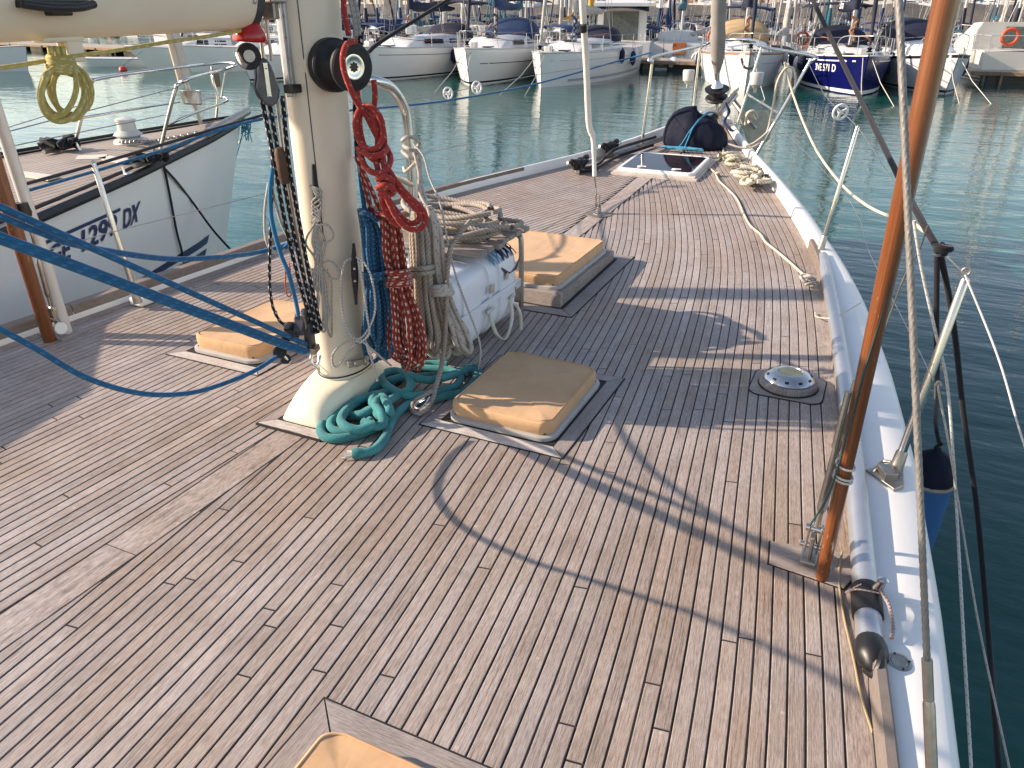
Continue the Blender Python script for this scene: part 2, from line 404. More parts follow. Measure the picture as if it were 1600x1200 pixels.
def plank_mesh(ax, ay, bx, by):
    """board between two edge polylines, top face eased, sides going down into the seam"""
    n = len(ax); m = MB(); vs = []; fs = []; uvs = []
    L = np.concatenate([[0], np.cumsum(np.hypot(np.diff(ax), np.diff(ay)))])
    crown = random.uniform(-.0006, .0008)
    for i in range(n):
        t = zd(ay[i]); e = .0016
        wx, wy = bx[i]-ax[i], by[i]-ay[i]; ww = math.hypot(wx, wy)+1e-9; ux, uy = wx/ww*e, wy/ww*e
        vs += [(ax[i], ay[i], t-.006), (ax[i], ay[i], t-.0012+crown), (ax[i]+ux, ay[i]+uy, t+crown), (bx[i]-ux, by[i]-uy, t+crown), (bx[i], by[i], t-.0012+crown), (bx[i], by[i], t-.006)]
    wv = (0, .004, .006, PW-.006, PW-.004, PW)
    for i in range(n-1):
        for j in range(5):
            a = i*6+j; fs.append((a, a+1, a+7, a+6)); uvs.append([(L[i], wv[j]), (L[i], wv[j+1]), (L[i+1], wv[j+1]), (L[i+1], wv[j])])
    for e0, rev in ((0, 0), ((n-1)*6, 1)):
        q = tuple(e0+j for j in range(6)); fs.append(q if rev else q[::-1]); uvs.append([(0, 0)]*6)
    m.add(vs, fs, uvs); return m
for sgn, g, v in ((1, SG, SV), (-1, PG, PV)):
    k = 0; d = .004
    while True:
        wd = PW if k else .075          # margin board first
        ax, ay, bx, by = strake_edge(g, v, sgn, d, wd)
        if len(ax) < 6: break
        ax, ay = resample(ax, ay, 0, 1, 240); bx, by = resample(bx, by, 0, 1, 240)
        Ltot = ay[-1]-ay[0]
        cuts = [0]; p = random.uniform(.5, 2.0)
        while p < Ltot-.5:
            cuts.append(p/Ltot); p += random.uniform(1.5, 2.9)
        cuts.append(1)
        for c0, c1 in zip(cuts[:-1], cuts[1:]):
            e = .0034/Ltot; n = max(3, int((c1-c0)*Ltot/.22)+2)
            s0, s1 = c0+(e if c0 > 0 else 0), c1-(e if c1 < 1 else 0)
            qa = resample(ax, ay, s0, s1, n); qb = resample(bx, by, s0, s1, n)
            if sgn > 0: qa, qb = qb, qa
            planks.append((plank_mesh(qa[0], qa[1], qb[0], qb[1]), float(np.hypot(qa[0].mean()-CAM[0], qa[1].mean()-CAM[1]))))
        d += wd; k += 1
print('planks', len(planks))
planks.sort(key=lambda t: t[1])
for m, _ in planks[:290]: m.obj('plank', TEAK, DECK, 0)
if len(planks) > 290:
    rest = MB()
    for m, _ in planks[290:]: rest.add(m.v, m.f, m.uv)
    rest.obj('planking', TEAK, DECK, 0, kind='stuff')
yk = YA
for L in (1.35, 1.9, 2.1, 2.0, 1.9):
    y1 = min(yk+L, 7.6); n = 8; t = np.linspace(yk+.002, y1-.002, n)
    plank_mesh(np.full(n, -KW), t, np.full(n, KW), t).obj('king_plank', TEAK, DECK, 0); yk = y1

# ================================================================ hull, gunwale, rails
def hull_side(sgn, ef, wf):
    """white bulwark and topsides from the deck edge outwards and down"""
    rings = []
    for y in np.linspace(-3.2, 7.95, 70):
        e = ef(y); wd = wf(y); z = zd(y); t = max(0, (y-2.5)/5.5)
        hb = .052+.035*min(1, max(0, (y-2.2)/1.5)); s_ = sgn
        prof = [(-.012, -.03), (-.006, hb*.55), (.0, hb-.006), (.008, hb), (wd*.5, hb-.002), (wd-.03, hb-.012), (wd-.008, hb-.024), (wd+.004, hb-.055), (wd-.0, -.25), (wd-.06-.25*t, -.75), (max(.01, wd-.2-.6*t), -1.35)]
        xs = []
        for px, pz in prof:
            x = e+s_*px
            if s_*x < .004: x = s_*.004
            xs.append((x, y+(.25*(1-(pz+1.35)/1.4) if y > 7.9 else 0)*0, z+pz if pz > -1 else pz))
        rings.append([V3(p) for p in xs])
    return rings
def wS(y): return float(np.interp(y, [-3, -1.3, -.9, -.4, .4, 1.2, 2.2, 3.3, 4.7, 6.5, 8], [.12, .155, .175, .215, .255, .25, .21, .13, .09, .07, .05]))
hull = MB(); hull.loft(hull_side(1, se, wS), closed=False, flip=False); 
HULL = hull.obj('hull', WHITE, None, 45, kind='structure')
hp = MB(); hp.loft(hull_side(-1, pe, lambda y: min(.075, wS(y)*.5)), closed=False, flip=True); hp.obj('gunwale', WHITE, HULL, 45)
def rail(ef, sgn, y0, y1, w_, h_, x0, mat, n=40, name='toe_rail'):
    m = MB(); rings = []
    for y in np.linspace(y0, y1, n):
        e = ef(y)+sgn*x0; z = zd(y)
        rings.append([V3(p) for p in ((e, y, z-.01), (e, y, z+h_-.006), (e+sgn*.006, y, z+h_), (e+sgn*(w_-.006), y, z+h_), (e+sgn*w_, y, z+h_-.006), (e+sgn*w_, y, z-.01))])
    m.loft(rings, True, True, flip=sgn < 0); return m.obj(name, mat, HULL, 40)
for a, b_ in ((-2.9, -.72), (-.715, 1.2), (1.205, 3.15)): rail(se, 1, a, b_, .034, .075, -.014, TEAKS)
for a, b_ in ((-2.9, .1), (.105, 2.2), (2.205, 4.4)): rail(pe, -1, a, b_, .07, .085, -.005, TEAKS)
rail(pe, -1, 4.45, 7.6, .06, .08, -.005, WHITE)

# ================================================================ hatches with canvas covers
def frame_boards(parent, x0, x1, y0, y1, wd, z, mat_a, mat_b, zf):
    """four mitred trim boards, black joint underneath"""
    m = MB(); g = .007
    m.slab([(x0-g, y0-g), (x1+g, y0-g), (x1+g, y1+g), (x0-g, y1+g)], lambda x, y: zf(y)-.002, lambda x, y: zf(y)+z-.003)
    m.obj('joint', CAULK, parent, 0)
    q = .0028
    for k, (a, b, c, d) in enumerate((((x0, y0), (x1, y0), (x1-wd, y0+wd), (x0+wd, y0+wd)), ((x1, y0), (x1, y1), (x1-wd, y1-wd), (x1-wd, y0+wd)), ((x1, y1), (x0, y1), (x0+wd, y1-wd), (x1-wd, y1-wd)), ((x0, y1), (x0, y0), (x0+wd, y0+wd), (x0+wd, y1-wd)))):
        P = [np.array(p) for p in (a, b, c, d)]; cc = sum(P)/4
        P = [p+(cc-p)/np.linalg.norm(cc-p)*q for p in P]
        mm = MB(); P2 = [tuple(p) for p in P]
        mm.slab(P2, lambda x, y: zf(y)-.002, lambda x, y: zf(y)+z)
        L = (k in (0, 2))
        mm.uv = [[((p[0], p[1]) if L else (p[1], p[0])) for p in [mm.v[i] for i in f]] for f in mm.f]
        mm.obj('trim_board', mat_a if k in (0,) else mat_b, parent, 0)
def hatch(label, cx, cy, hx, hy, trim, rise, cush, zf, seed, board=.075, kerb=False):
    rnd = random.Random(seed)
    t = empty('deck_hatch', (cx, cy, zf(cy)), label, 'hatch', 'canvas-covered deck hatches')
    frame_boards(t, cx-hx, cx+hx, cy-hy, cy+hy, trim, .005, TEAKP if not kerb else TEAKG, TEAKG, zf)
    z0 = zf(cy)+.004; ix, iy = hx-board, hy-board
    if kerb:       # raised coaming of planks
        for (a, b, c, d) in ((cx-ix-.03, cx+ix+.03, cy-iy-.03, cy-iy+.02), (cx-ix-.03, cx+ix+.03, cy+iy-.02, cy+iy+.03), (cx+ix-.02, cx+ix+.03, cy-iy+.022, cy+iy-.022), (cx-ix-.03, cx-ix+.02, cy-iy+.022, cy+iy-.022)):
            mm = MB(); mm.slab([(a, c), (b, c), (b, d), (a, d)], z0-.02, lambda x, y: zf(cy)+rise-.004)
            mm.uv = [[((p[0], p[1]+p[2]) if b-a > d-c else (p[1], p[0]+p[2])) for p in [mm.v[i] for i in f]] for f in mm.f]
            mm.obj('coaming_board', TEAKG, t, 0, bevel=.004)
        z0 = zf(cy)+rise-.003
        # top boards sloping out
    fr = MB(); P = rrect(cx, cy, ix, iy, .07); Pi = rrect(cx, cy, ix-.012, iy-.012, .06)
    fr.loft([[V3((x, y, z0)) for x, y in P], [V3((x, y, z0+.016)) for x, y in P], [V3((x, y, z0+.021)) for x, y in Pi]]); fr.obj('hatch_frame', RIM, t, 30)
    zc = z0+.018; rings = []
    # canvas cover: rounded-corner box with seam ridge, sagging top, loose hem
    prof = [(-.004, 0), (.0, .012), (.002, cush*.55), (.0, cush*.88), (-.005, cush*.965), (-.011, cush), (-.02, cush*.99), (-.07, cush*.985), (-.14, cush*.985), (-.21, cush*.99)]
    for q, hh in prof:
        ring = []
        PP = rrect(cx, cy, ix-.017+q, iy-.017+q, max(.012, .055+q*.6), 8)
        for i, (x, y) in enumerate(PP):
            a = math.atan2(y-cy, x-cx)
            wob = (.0035*math.sin(5*a+seed)+.003*math.sin(11*a+2*seed)+.002*math.sin(23*a+seed*.7))
            k = 1 if .01 < hh < cush*.95 else .35
            dz = .003*math.sin(3*a+seed)+.004*math.sin(9*(x-cx)+6*(y-cy)+seed)*(1 if q < -.05 else .5)+(.0022*math.sin(19*a+seed)+.0016*math.sin(31*a))*(1 if q > -.15 else .3)
            ring.append(V3((x+wob*k*math.cos(a), y+wob*k*math.sin(a), zc+hh+(dz if hh > .02 else 0))))
        rings.append(ring)
    cv = MB(); cv.loft(rings); o = cv.obj('canvas_cover', CANVAS, t, 60)
    sm = MB(); sm.tube([p+V3((0, 0, .0015)) for p in rings[5]], .0022, 5, closed=True); sm.obj('seam', CANVAS, o)
    n = len(rings[1])
    for i in range(2, n, 7):
        p = rings[0][i]; st_ = MB(); st_.lathe([(.0045, 0), (.006, .003), (.004, .006), (.0, .007)], p+V3((0, 0, .004)), (p[0]-cx, p[1]-cy, .9), 8); st_.obj('snap_fastener', BLACK, o)
    return t
hatch('tan canvas hatch cover beside the teal rope and near the mast foot', .775, .285, .325, .395, .062, 0, .062, zd, 1)
hatch('tan canvas hatch cover under the taut blue tackle lines', -.81, .37, .30, .40, .062, 0, .068, zd, 4)
hatch('large tan canvas hatch cover on a raised teak coaming in front of the bench', 0, 1.91, .585, .60, .085, .082, .058, zd, 7, board=.14, kerb=True)
hatch('tan canvas hatch cover alone on the open planking aft of the mast', 1.31, -1.855, .325, .395, .085, 0, .062, zd, 9, board=.09)

# ---- forward hatch with dark acrylic
def fhatch():
    cx, cy, hx, hy = .075, 5.16, .375, .37; z0 = zd(cy)
    sl = .06
    zf = lambda x, y: z0+(y-cy)*sl
    t = empty('deck_hatch', (cx, cy, z0), 'dark acrylic deck hatch with white frame before the covered windlass', 'hatch')
    for k, (q, h0, h1) in enumerate(((.045, -.02, .022), (.02, .0, .034))):
        m = MB(); m.slab([(cx-hx-q, cy-hy-q), (cx+hx+q, cy-hy-q), (cx+hx+q, cy+hy+q), (cx-hx-q, cy+hy+q)], lambda x, y: zf(x, y)+h0, lambda x, y: zf(x, y)+h1)
        m.uv = [[(p[0], p[1]+p[2]) for p in [m.v[i] for i in f]] for f in m.f]
        m.obj('coaming_board', TEAKP, t, 0, bevel=.004)
    m = MB(); rings = []
    for q, hh in ((0, .030), (0, .05), (-.006, .058), (-.028, .06), (-.036, .054)):
        rings.append([V3((x, y, zf(x, y)+hh)) for x, y in rrect(cx, cy, hx+q, hy+q, .07+q*.5)])
    m.loft(rings, cap=False); m.obj('hatch_frame', WHITE, t, 40)
    m = MB(); P = rrect(cx, cy, hx-.034, hy-.034, .05); m.slab(P, lambda x, y: zf(x, y)+.04, lambda x, y: zf(x, y)+.0555)
    m.obj('acrylic_pane', M('smoked acrylic', (.022, .012, .016), .06, var=.2, scale=3), t, 0)
    for dx in (-.17, .17):
        m = MB(); c = V3((cx+dx, cy-hy+.10, zf(0, cy-hy+.1)+.057)); m.lathe([(.03, 0), (.03, .008), (.024, .012), (0, .013)], c, n=14); m.box(c+V3((.03, 0, .01)), (.06, .018, .008)); m.obj('hatch_handle', WHITE, t, 40)
fhatch()
# ================================================================ mast, boot, boom
def mast():
    t = empty('mast', (0, 0, 0), 'tall cream painted mast standing in the middle of the teak deck', 'mast')
    a, b = .142, .098; n = 40
    def sec(z, k=1.): return [V3((b*k*math.cos(2*math.pi*j/n), a*k*math.sin(2*math.pi*j/n), z)) for j in range(n)]
    m = MB(); m.loft([sec(.10), sec(1.0), sec(2.2), sec(8), sec(14, .9)]); m.obj('mast_tube', CREAM, t, 60)
    m = MB(); m.loft([sec(.10, 1.05), sec(.145, 1.05), sec(.15, 1.03)]); m.obj('heel_collar', CREAMB, t, 40)
    m = MB(); m.tube([p for p in sec(.147, 1.045)], .0035, 6, closed=True); m.obj('collar_sealant', RUBBER, t)
    for A in (-100, -70, -40, -10, 20):
        q = V3((b*1.052*math.cos(R(A)), a*1.052*math.sin(R(A)), .122)); m = MB(); m.lathe([(.007, 0), (.005, .004), (0, .005)], q, (math.cos(R(A)), math.sin(R(A)), 0), 10); m.obj('collar_bolt', STEELD, t)
    m = MB()     # seam line of the mast extrusion, slightly proud strip
    for ang in (-58,):
        A = R(ang); p = lambda z: V3((b*1.002*math.cos(A), a*1.002*math.sin(A), z)); m.tube([p(.75), p(1.4), p(2.4), p(6)], .0022, 6)
    m.obj('extrusion_seam', DARKM, t)
    m = MB()     # luff track down the aft face
    m.box((0, -a-.006, 3.6), (.036, .016, 4.6)); m.box((0, -a-.017, 3.6), (.022, .012, 4.6)); m.obj('luff_track', ALU, t, 0, bevel=.002)
    for z in np.arange(1.36, 2.4, .07): m = MB(); m.lathe([(.005, 0), (.004, .003), (0, .0035)], (.026*.5, -a-.014, z), (.3, -1, 0), 8); m.obj('rivet', STEELD, t)
    tr = MB(); tr.box((0.02, -a-.02, 1.33), (.045, .05, .03)); tr.obj('track_stop', BLACK, t, 0, bevel=.004)
    # winch on the starboard side
    ax = V3((.93, -.36, .0)); ax /= np.linalg.norm(ax)
    o = V3((.055, -.015, 1.405))
    wn = MB(); wn.lathe([(.105, 0), (.105, .035), (.098, .042)], o, ax, 36); wb = wn.obj('winch', CREAM, t, 40)
    q = MB(); q.lathe([(.09, .04), (.094, .05), (.094, .085), (.088, .092), (.07, .094), (.058, .104), (.05, .12), (.047, .15), (.05, .17), (.055, .176)], o, ax, 36); q.obj('drum', RUBBER, wb, 40)
    q = MB(); q.lathe([(.056, .174), (.078, .178), (.084, .184), (.085, .196), (.08, .203), (.045, .205)], o, ax, 36); q.obj('drum_flange', RUBBER, wb, 40)
    q = MB(); q.lathe([(.044, .204), (.043, .208), (.034, .209), (.03, .207), (.014, .207), (.013, .198), (0, .198)], o, ax, 28); q.obj('winch_cap', STEEL, wb, 40)
    q = MB()
    for k in range(8):
        A = k*math.pi/4; up = V3((0, 0, 1)); sdv = np.cross(ax, up); c = o+ax*.2085+(up*math.cos(A)+sdv*math.sin(A))*.0135
        q.lathe([(.004, 0), (.004, .0012), (0, .0013)], c, ax, 6)
    q.lathe([(.012, .0), (.012, .0012), (0, .0013)], o+ax*.2078, ax, 12); q.obj('winch_socket', BLACK, wb)
    # two horn cleats on the aft-starboard face
    def cleat(px, top, bot, F):
        p0, p1 = Wf(*top, F), Wf(*bot, F); d = p1-p0; mid = (p0+p1)/2; out = V3((.6, -.8, 0))
        c = empty_child = MB()
        pts = [p0+out*.045, p0*.72+p1*.28+out*.034, mid+out*.034, p1*.72+p0*.28+out*.034, p1+out*.045]
        c.tube(cr(pts, 6), [.006, .007, .008, .009, .010, .011, .012, .013, .014, .0145, .015, .015, .015, .015, .0145, .014, .013, .012, .011, .010, .009, .008, .007, .0065, .006], 10)
        ob = c.obj('horn_cleat', RUBBER, t, 50)
        for k in (.38, .62): f = MB(); f.tube([p0*(1-k)+p1*k-out*.03, p0*(1-k)+p1*k+out*.035], .013, 10); f.obj('cleat_foot', RUBBER, ob)
        for k in (.4, .6): f = MB(); f.lathe([(.006, 0), (.004, .003), (0, .003)], p0*(1-k)+p1*k+out*.049, out, 8); f.obj('cleat_screw', STEEL, ob)
    cleat(0, (490, 254), (499, 348), 3.06)
    cleat(0, (552, 376), (556, 470), 3.02)
    # small hardware: pad eyes and slotted plate near the heel
    m = MB(); p = Wf(556, 567, 3.03); m.box(p, (.02, .075, .028), rot2(R(-35))); m.lathe([(.012, 0), (.012, .006), (0, .007)], p+V3((.01, -.012, 0)), (.8, -.6, 0), 10); m.obj('exit_plate', STEELD, t, 0, bevel=.004)
    for px in ((497, 500), (500, 575), (572, 562)):
        m = MB(); p = Wf(*px, 3.05); m.tube(cr([p+V3((-.012, 0, .02)), p+V3((.012, -.022, .012)), p+V3((.012, -.022, -.012)), p+V3((-.012, 0, -.02))], 5), .004, 8); m.lathe([(.016, 0), (.016, .004), (0, .005)], p+V3((-.008, .008, 0)), (.6, -.8, 0), 12); m.obj('pad_eye', STEELD, t)
    # boot fairing at the deck
    bt = empty('mast_boot', (0, 0, 0), 'cream moulded fairing at the foot of the mast with teak edging', 'mast boot')
    rings = []
    for s_ in np.linspace(0, 1, 15):
        z = .0+.135*s_
        # the foot runs aft in a curved ramp, square at the deck, round at the top
        k = math.sqrt(max(0, 1-s_**2.0)); ya = -.155-.185*k; yf = .16+.14*(1-s_); hx = .112+.012*(1-s_)
        sq = 1-s_*.75
        ring = []
        for j in range(32):
            A = 2*math.pi*j/32; ca, sa = math.cos(A), math.sin(A)
            e = .16+.8*(1-sq)+.04
            x = math.copysign(abs(ca)**e, ca)*hx; yy = math.copysign(abs(sa)**e, sa); y = (yf if yy > 0 else -ya)*yy
            ring.append(V3((x, y, z)))
        rings.append(ring)
    m = MB(); m.loft(rings); m.obj('fairing', CREAMB, bt, 50)
    frame_boards(bt, -.175, .15, -.405, .36, .055, .012, TEAKP, TEAKG, zd)
mast()
def boom():
    t = empty('boom', (0, -.3, 1.6), 'cream aluminium boom reaching aft from the mast with a coil of yellow line under it', 'boom')
    n = 36; a, b = .135, .088; rings = []
    p0 = V3((0, -.335, 1.665)); d = V3((0, -1, -.012)); d /= np.linalg.norm(d)
    for L in (0, .02, .5, 1.5, 4.2):
        rings.append([p0+d*L+V3((b*math.cos(2*math.pi*j/n), 0, a*math.sin(2*math.pi*j/n))) for j in range(n)])
    m = MB(); m.loft(rings); m.obj('boom_tube', CREAM, t, 60)
    m = MB(); m.loft([[p+(p-(p0+d*0))*.03-d*.012 for p in rings[0]], [p0+d*.02+(p-(p0+d*.02))*1.03 for p in rings[1]]]); 
    m.loft([[p0-d*.03+(p-p0)*.8 for p in rings[0]], [p0-d*.01+(p-p0)*1.0 for p in rings[0]]]); m.obj('boom_end', DARKM, t, 40)
    for zz in (-.05, .0, .05): m = MB(); m.lathe([(.009, 0), (.007, .004), (0, .005)], p0+d*.035+V3((b*math.cos(zz/a), 0, zz)), (1, 0, 0), 10); m.obj('rivet', STEELD, t)
    m = MB(); m.tube([p0+d*.02+V3((b*.93, 0, .055)), p0+d*4+V3((b*.93, 0, .055))], .003, 6); m.obj('slot_line', DARKM, t)
    m = MB(); m.tube([p0-d*.02, V3((0, -.16, 1.66))], .03, 12); m.box((0, -.19, 1.66), (.06, .08, .10)); m.obj('gooseneck', STEELD, t, 0, bevel=.006)
    c = Wx(84, 6, .09); m = MB(); m.box(c, (.03, .19, .018)); m.tube(cr([c+V3((.02, -.1, 0)), c+V3((.035, -.04, -.008)), c+V3((.035, .04, -.008)), c+V3((.02, .1, 0))], 5), .011, 8); m.box(c+V3((.01, 0, -.012)), (.03, .06, .03)); m.obj('boom_cleat', BLACK, t, 0, bevel=.004)
    bp = Wx(92, 66, .0); m = MB(); m.box(bp+V3((0, 0, .015)), (.05, .12, .03)); m.box(bp+V3((.015, .03, -.02)), (.012, .05, .06)); m.box(bp+V3((-.015, .03, -.02)), (.012, .05, .06)); m.obj('boom_bail', CREAM, t, 0, bevel=.006)
boom()

# ================================================================ stays, shrouds, poles
def wire(m, pts, r, n=9, pitch=.06):
    P = [V3(p) for p in pts]; out = []
    for a, b in zip(P[:-1], P[1:]):
        k = max(2, int(np.linalg.norm(b-a)/.007)); out += [a+(b-a)*i/k for i in range(k)]
    out.append(P[-1]); m.tube(out, r, n, lobes=6, pitch=pitch)
def straight(m, a, b, r, n=10): m.tube([V3(a)+(V3(b)-V3(a))*i/6 for i in range(7)], r, n)
def turnbuckle(t, base_, up, r=.011, mat=STEELD):
    up = V3(up)/np.linalg.norm(up); b = V3(base_); sd = np.cross(up, (0, 1, 0)); sd /= np.linalg.norm(sd)
    m = MB()
    for s_ in (-1, 1): m.box(b+up*.05+sd*s_*.018, (.006, .03, .10), np.column_stack([sd, np.cross(up, sd), up]))
    m.obj('toggle', mat, t, 0, bevel=.003)
    m = MB(); m.lathe([(.012, -.03), (.012, .03)], b+up*.085, sd, 14); m.lathe([(.009, -.035), (.009, .035)], b+up*.02, sd, 14); m.obj('clevis_pin', STEEL, t)
    m = MB(); m.tube([b+up*.085, b+up*.16], .009, 10); m.tube([b+up*.15, b+up*.16, b+up*.17, b+up*.33, b+up*.34, b+up*.36], [.010, .014, .0155, .0155, .014, .009], 12); m.tube([b+up*.35, b+up*.47, b+up*.475], [.008, .008, .011], 10); m.tube([b+up*.47, b+up*.60], .0095, 10); m.obj('turnbuckle_body', mat, t, 40)
# starboard cap shroud with varnished pole lashed to it
cp = D(1262, 880)
sh = empty('shroud', cp, 'starboard wire shroud with turnbuckle beside the varnished pole', 'shroud')
frb = MB(); P = [D(1204, 847), D(1202, 882), D(1318, 921), D(1332, 905), D(1330, 868)]
P2 = [(p[0], p[1]) for p in P]; a2 = sum(P2[i][0]*P2[(i+1) % 5][1]-P2[(i+1) % 5][0]*P2[i][1] for i in range(5))
if a2 < 0: P2 = P2[::-1]
frb.slab(P2, -.004, .006); o = frb.obj('chainplate_pad', TEAKG, sh, 0, bevel=.002)
m = MB(); c = sum(np.array(p) for p in P2)/5; m.slab([tuple(np.array(p)+(np.array(p)-c)/np.linalg.norm(np.array(p)-c)*.007) for p in P2], -.004, .0022); m.obj('pad_joint', CAULK, sh, 0)
m = MB(); m.box(cp+V3((0, 0, .03)), (.05, .09, .012)); m.box(cp+V3((0, .0, .07)), (.014, .05, .09)); m.obj('chainplate', STEELD, sh, 0, bevel=.004)
up = Wf(1432, 250, Fof(cp))-cp; turnbuckle(sh, cp+V3((0, 0, .05)), up)
m = MB(); u = up/np.linalg.norm(up); wire(m, [cp+u*.6, cp+u*3.2], .006); m.obj('wire', STEELD, sh)
m = MB(); m.tube([cp+u*.55, cp+u*.62, cp+u*.65], [.012, .012, .008], 10); m.tube([cp+u*.46+V3((.012, 0, 0)), cp+u*.95+V3((.012, 0, 0))], .013, 10); m.obj('swage', STEELD, sh)
pb = D(1283, 905); 
pole = empty('varnished_pole', pb, 'varnished mahogany pole standing upright against the starboard shroud', 'pole')
m = MB(); n = 16
def octr(c, r): return [V3(c)+V3((r*math.cos(2*math.pi*j/n)*(1-.05*(j % 2)), r*math.sin(2*math.pi*j/n)*(1-.05*(j % 2)), 0)) for j in range(n)]
tp = Wf(1478, 0, Fof(pb)); dv = (tp-pb)/(tp[2]-pb[2])
m.loft([octr(pb+dv*z, r) for z, r in ((.0, .017), (.012, .0195), (.3, .0205), (.9, .0235), (1.6, .027), (2.6, .027))])
m.obj('pole_shaft', VARN, pole, 40)
m = MB()
for z in (.365, .376, .41): 
    c = pb+dv*z; m.tube([c+V3((.026*math.cos(A)-.02*(A > 3.5)*0, .03*math.sin(A), .012*math.sin(A*.5))) for A in np.linspace(0, 6.28, 20)], .0035, 6)
m.tube(cr([cp+u*.42, cp+u*.40+V3((.02, -.02, 0)), pb+dv*.37+V3((-.026, 0, 0))], 6), .0035, 6)
tag(m.obj('lashing', ropemat('white small line', (.62, .58, .52), None, pick=120)), 'thin white lashing tying the varnished pole to the shroud', 'lashing')
# thin dark-green halyard down beside the pole
m = MB(); m.tube(cr([Wf(1410, 330, Fof(pb)-.02), Wf(1392, 440, Fof(pb)-.02), Wf(1345, 600, Fof(pb)-.02), Wf(1300, 760, Fof(pb)-.02), Wf(1265, 822, Fof(pb)-.02)], 10), .003, 6)
tag(m.obj('flag_halyard', ropemat('dark green line', (.015, .07, .08), None, pick=120)), 'thin dark green halyard running down beside the varnished pole', 'line')
# pale steel sheath along the pole foot
m = MB(); q = pb+V3((-.03, .0, 0)); m.tube([Wf(1326, 612, Fof(pb)), Wf(1304, 700, Fof(pb))], .009, 8); m.tube([Wf(1306, 695, Fof(pb)), Wf(1283, 790, Fof(pb))], .0075, 8); tag(m.obj('wire_end', STEELD, None), 'grey swaged wire end clipped against the varnished pole', 'wire end')
# aft starboard lower shroud (steel wire with swage)
b0 = Wz(1457, 1230, .16); b1 = Wf(1404, -10, 1.5)
t = empty('shroud', b0, 'thick bare steel wire shroud with swaged end above the white gunwale', 'shroud')
dd = (b1-b0); l = np.linalg.norm(dd); dd /= l
k = Wf(1450, 1060, 0+Fof(b0)+.02)
ls = float((k-b0)@dd)
m = MB(); wire(m, [b0+dd*ls, b1+dd*1.2], .0068, 24, .11); m.obj('wire', M('dull galvanised wire', (.25, .235, .215), .55, .4, var=.2, scale=30), t)
m = MB(); m.tube([b0+dd*(ls-.09), b0+dd*(ls-.088), b0+dd*ls, b0+dd*(ls+.002)], [.0085, .0105, .0105, .007], 14); m.tube([b0-dd*.25, b0+dd*(ls-.1), b0+dd*(ls-.085)], [.012, .012, .0085], 14); m.obj('swage', STEELD, t)
# baby stay, white cover, on the king plank
pd_ = D(936, 334); t = empty('inner_stay', pd_, 'inner stay in a white cover rising from a deck eye on the king plank', 'stay')
F0 = Fof(pd_)
P = [Wf(929, 275, F0-.02), Wf(928, 240, F0-.03), Wf(926, 213, F0-.04), Wf(920, 190, F0-.08), Wf(916, 100, F0-.24), Wf(910, 0, F0-.42), Wf(906, -120, F0-.62)]
m = MB(); m.tube(cr(P, 8), [.017]*9+[.019]*8+[.026]*2+[.024]*(len(cr(P, 8))-19), 12); m.obj('white_cover', M('white sailcloth sleeve', (.72, .69, .63), .7, var=.12, scale=9, bmp=.5, bscale=22), t, 60)
m = MB(); m.lathe([(.026, 0), (.026, .05)], Wf(912, 42, F0-.36)-V3((0, 0, .03)), P[5]-P[4], 14); m.obj('black_tape', BLACK, t)
m = MB(); u2 = (P[0]-pd_); u2 /= np.linalg.norm(u2); m.tube([P[0], P[0]-u2*.1], .006, 8); m.tube([pd_+u2*.16, pd_+u2*.31], [.006, .006], 8); m.obj('stay_wire', STEELD, t)
m = MB(); m.lathe([(.05, 0), (.05, .006), (.03, .012)], pd_, n=16); m.box(pd_+V3((0, 0, .035)), (.02, .05, .05)); m.box(pd_+u2*.11+V3((.014, 0, 0)), (.006, .03, .11)); m.box(pd_+u2*.11-V3((.014, 0, 0)), (.006, .03, .11)); m.lathe([(.01, -.024), (.01, .024)], pd_+u2*.07, (1, 0, 0), 10); m.obj('deck_eye', STEELD, t, 0, bevel=.003)
m = MB(); m.lathe([(.115, -.001), (.115, .0035)], V3((pd_[0], pd_[1], zd(pd_[1]))), n=28); m.obj('deck_pad', TEAKG, t, 0)

# port shroud group
pp = D(78, 533); t = empty('varnished_pole', pp, 'varnished brown pole standing against the white-sleeved port shroud', 'pole')
tp = Wf(-8, 255, Fof(pp)); dv = (tp-pp)/(tp[2]-pp[2]); m = MB(); m.loft([octr(pp+dv*z, r) for z, r in ((.0, .03), (.012, .033), (.9, .036), (2.4, .036))]); m.obj('pole_shaft', VARN, t, 40)
pw = D(104, 522); t = empty('shroud', pw, 'port shroud in a grey-white plastic sleeve with turnbuckle beside the neighbouring boat', 'shroud')
m = MB(); F = Fof(pw); wv = [Wf(104, 520, F), Wf(60, 375, F), Wf(5, 205, F), Wf(-60, 5, F)]; m.tube(wv, .03, 14); m.obj('white_sleeve', M('grey white plastic sleeve', (.62, .60, .55), .45, var=.1, scale=5), t)
turnbuckle(t, Wf(86, 505, F-.03), Wf(40, 330, F)-Wf(86, 505, F), .014)
m = MB(); m.box(pw+V3((-.03, 0, .004)), (.2, .16, .012)); m.obj('chainplate_pad', TEAKG, t, 0, bevel=.003)
m = MB(); m.lathe([(.03, 0), (.035, .02), (.03, .07)], Wf(40, 338, F-.03), Wf(5, 205, F)-Wf(60, 375, F), 14); m.obj('black_tape', BLACK, t)
m = MB(); m.lathe([(.03, -.008), (.034, 0), (.03, .008)], Wf(95, 513, F-.06), (.9, -.4, .2), 16); m.obj('sheave', WHITE, t)

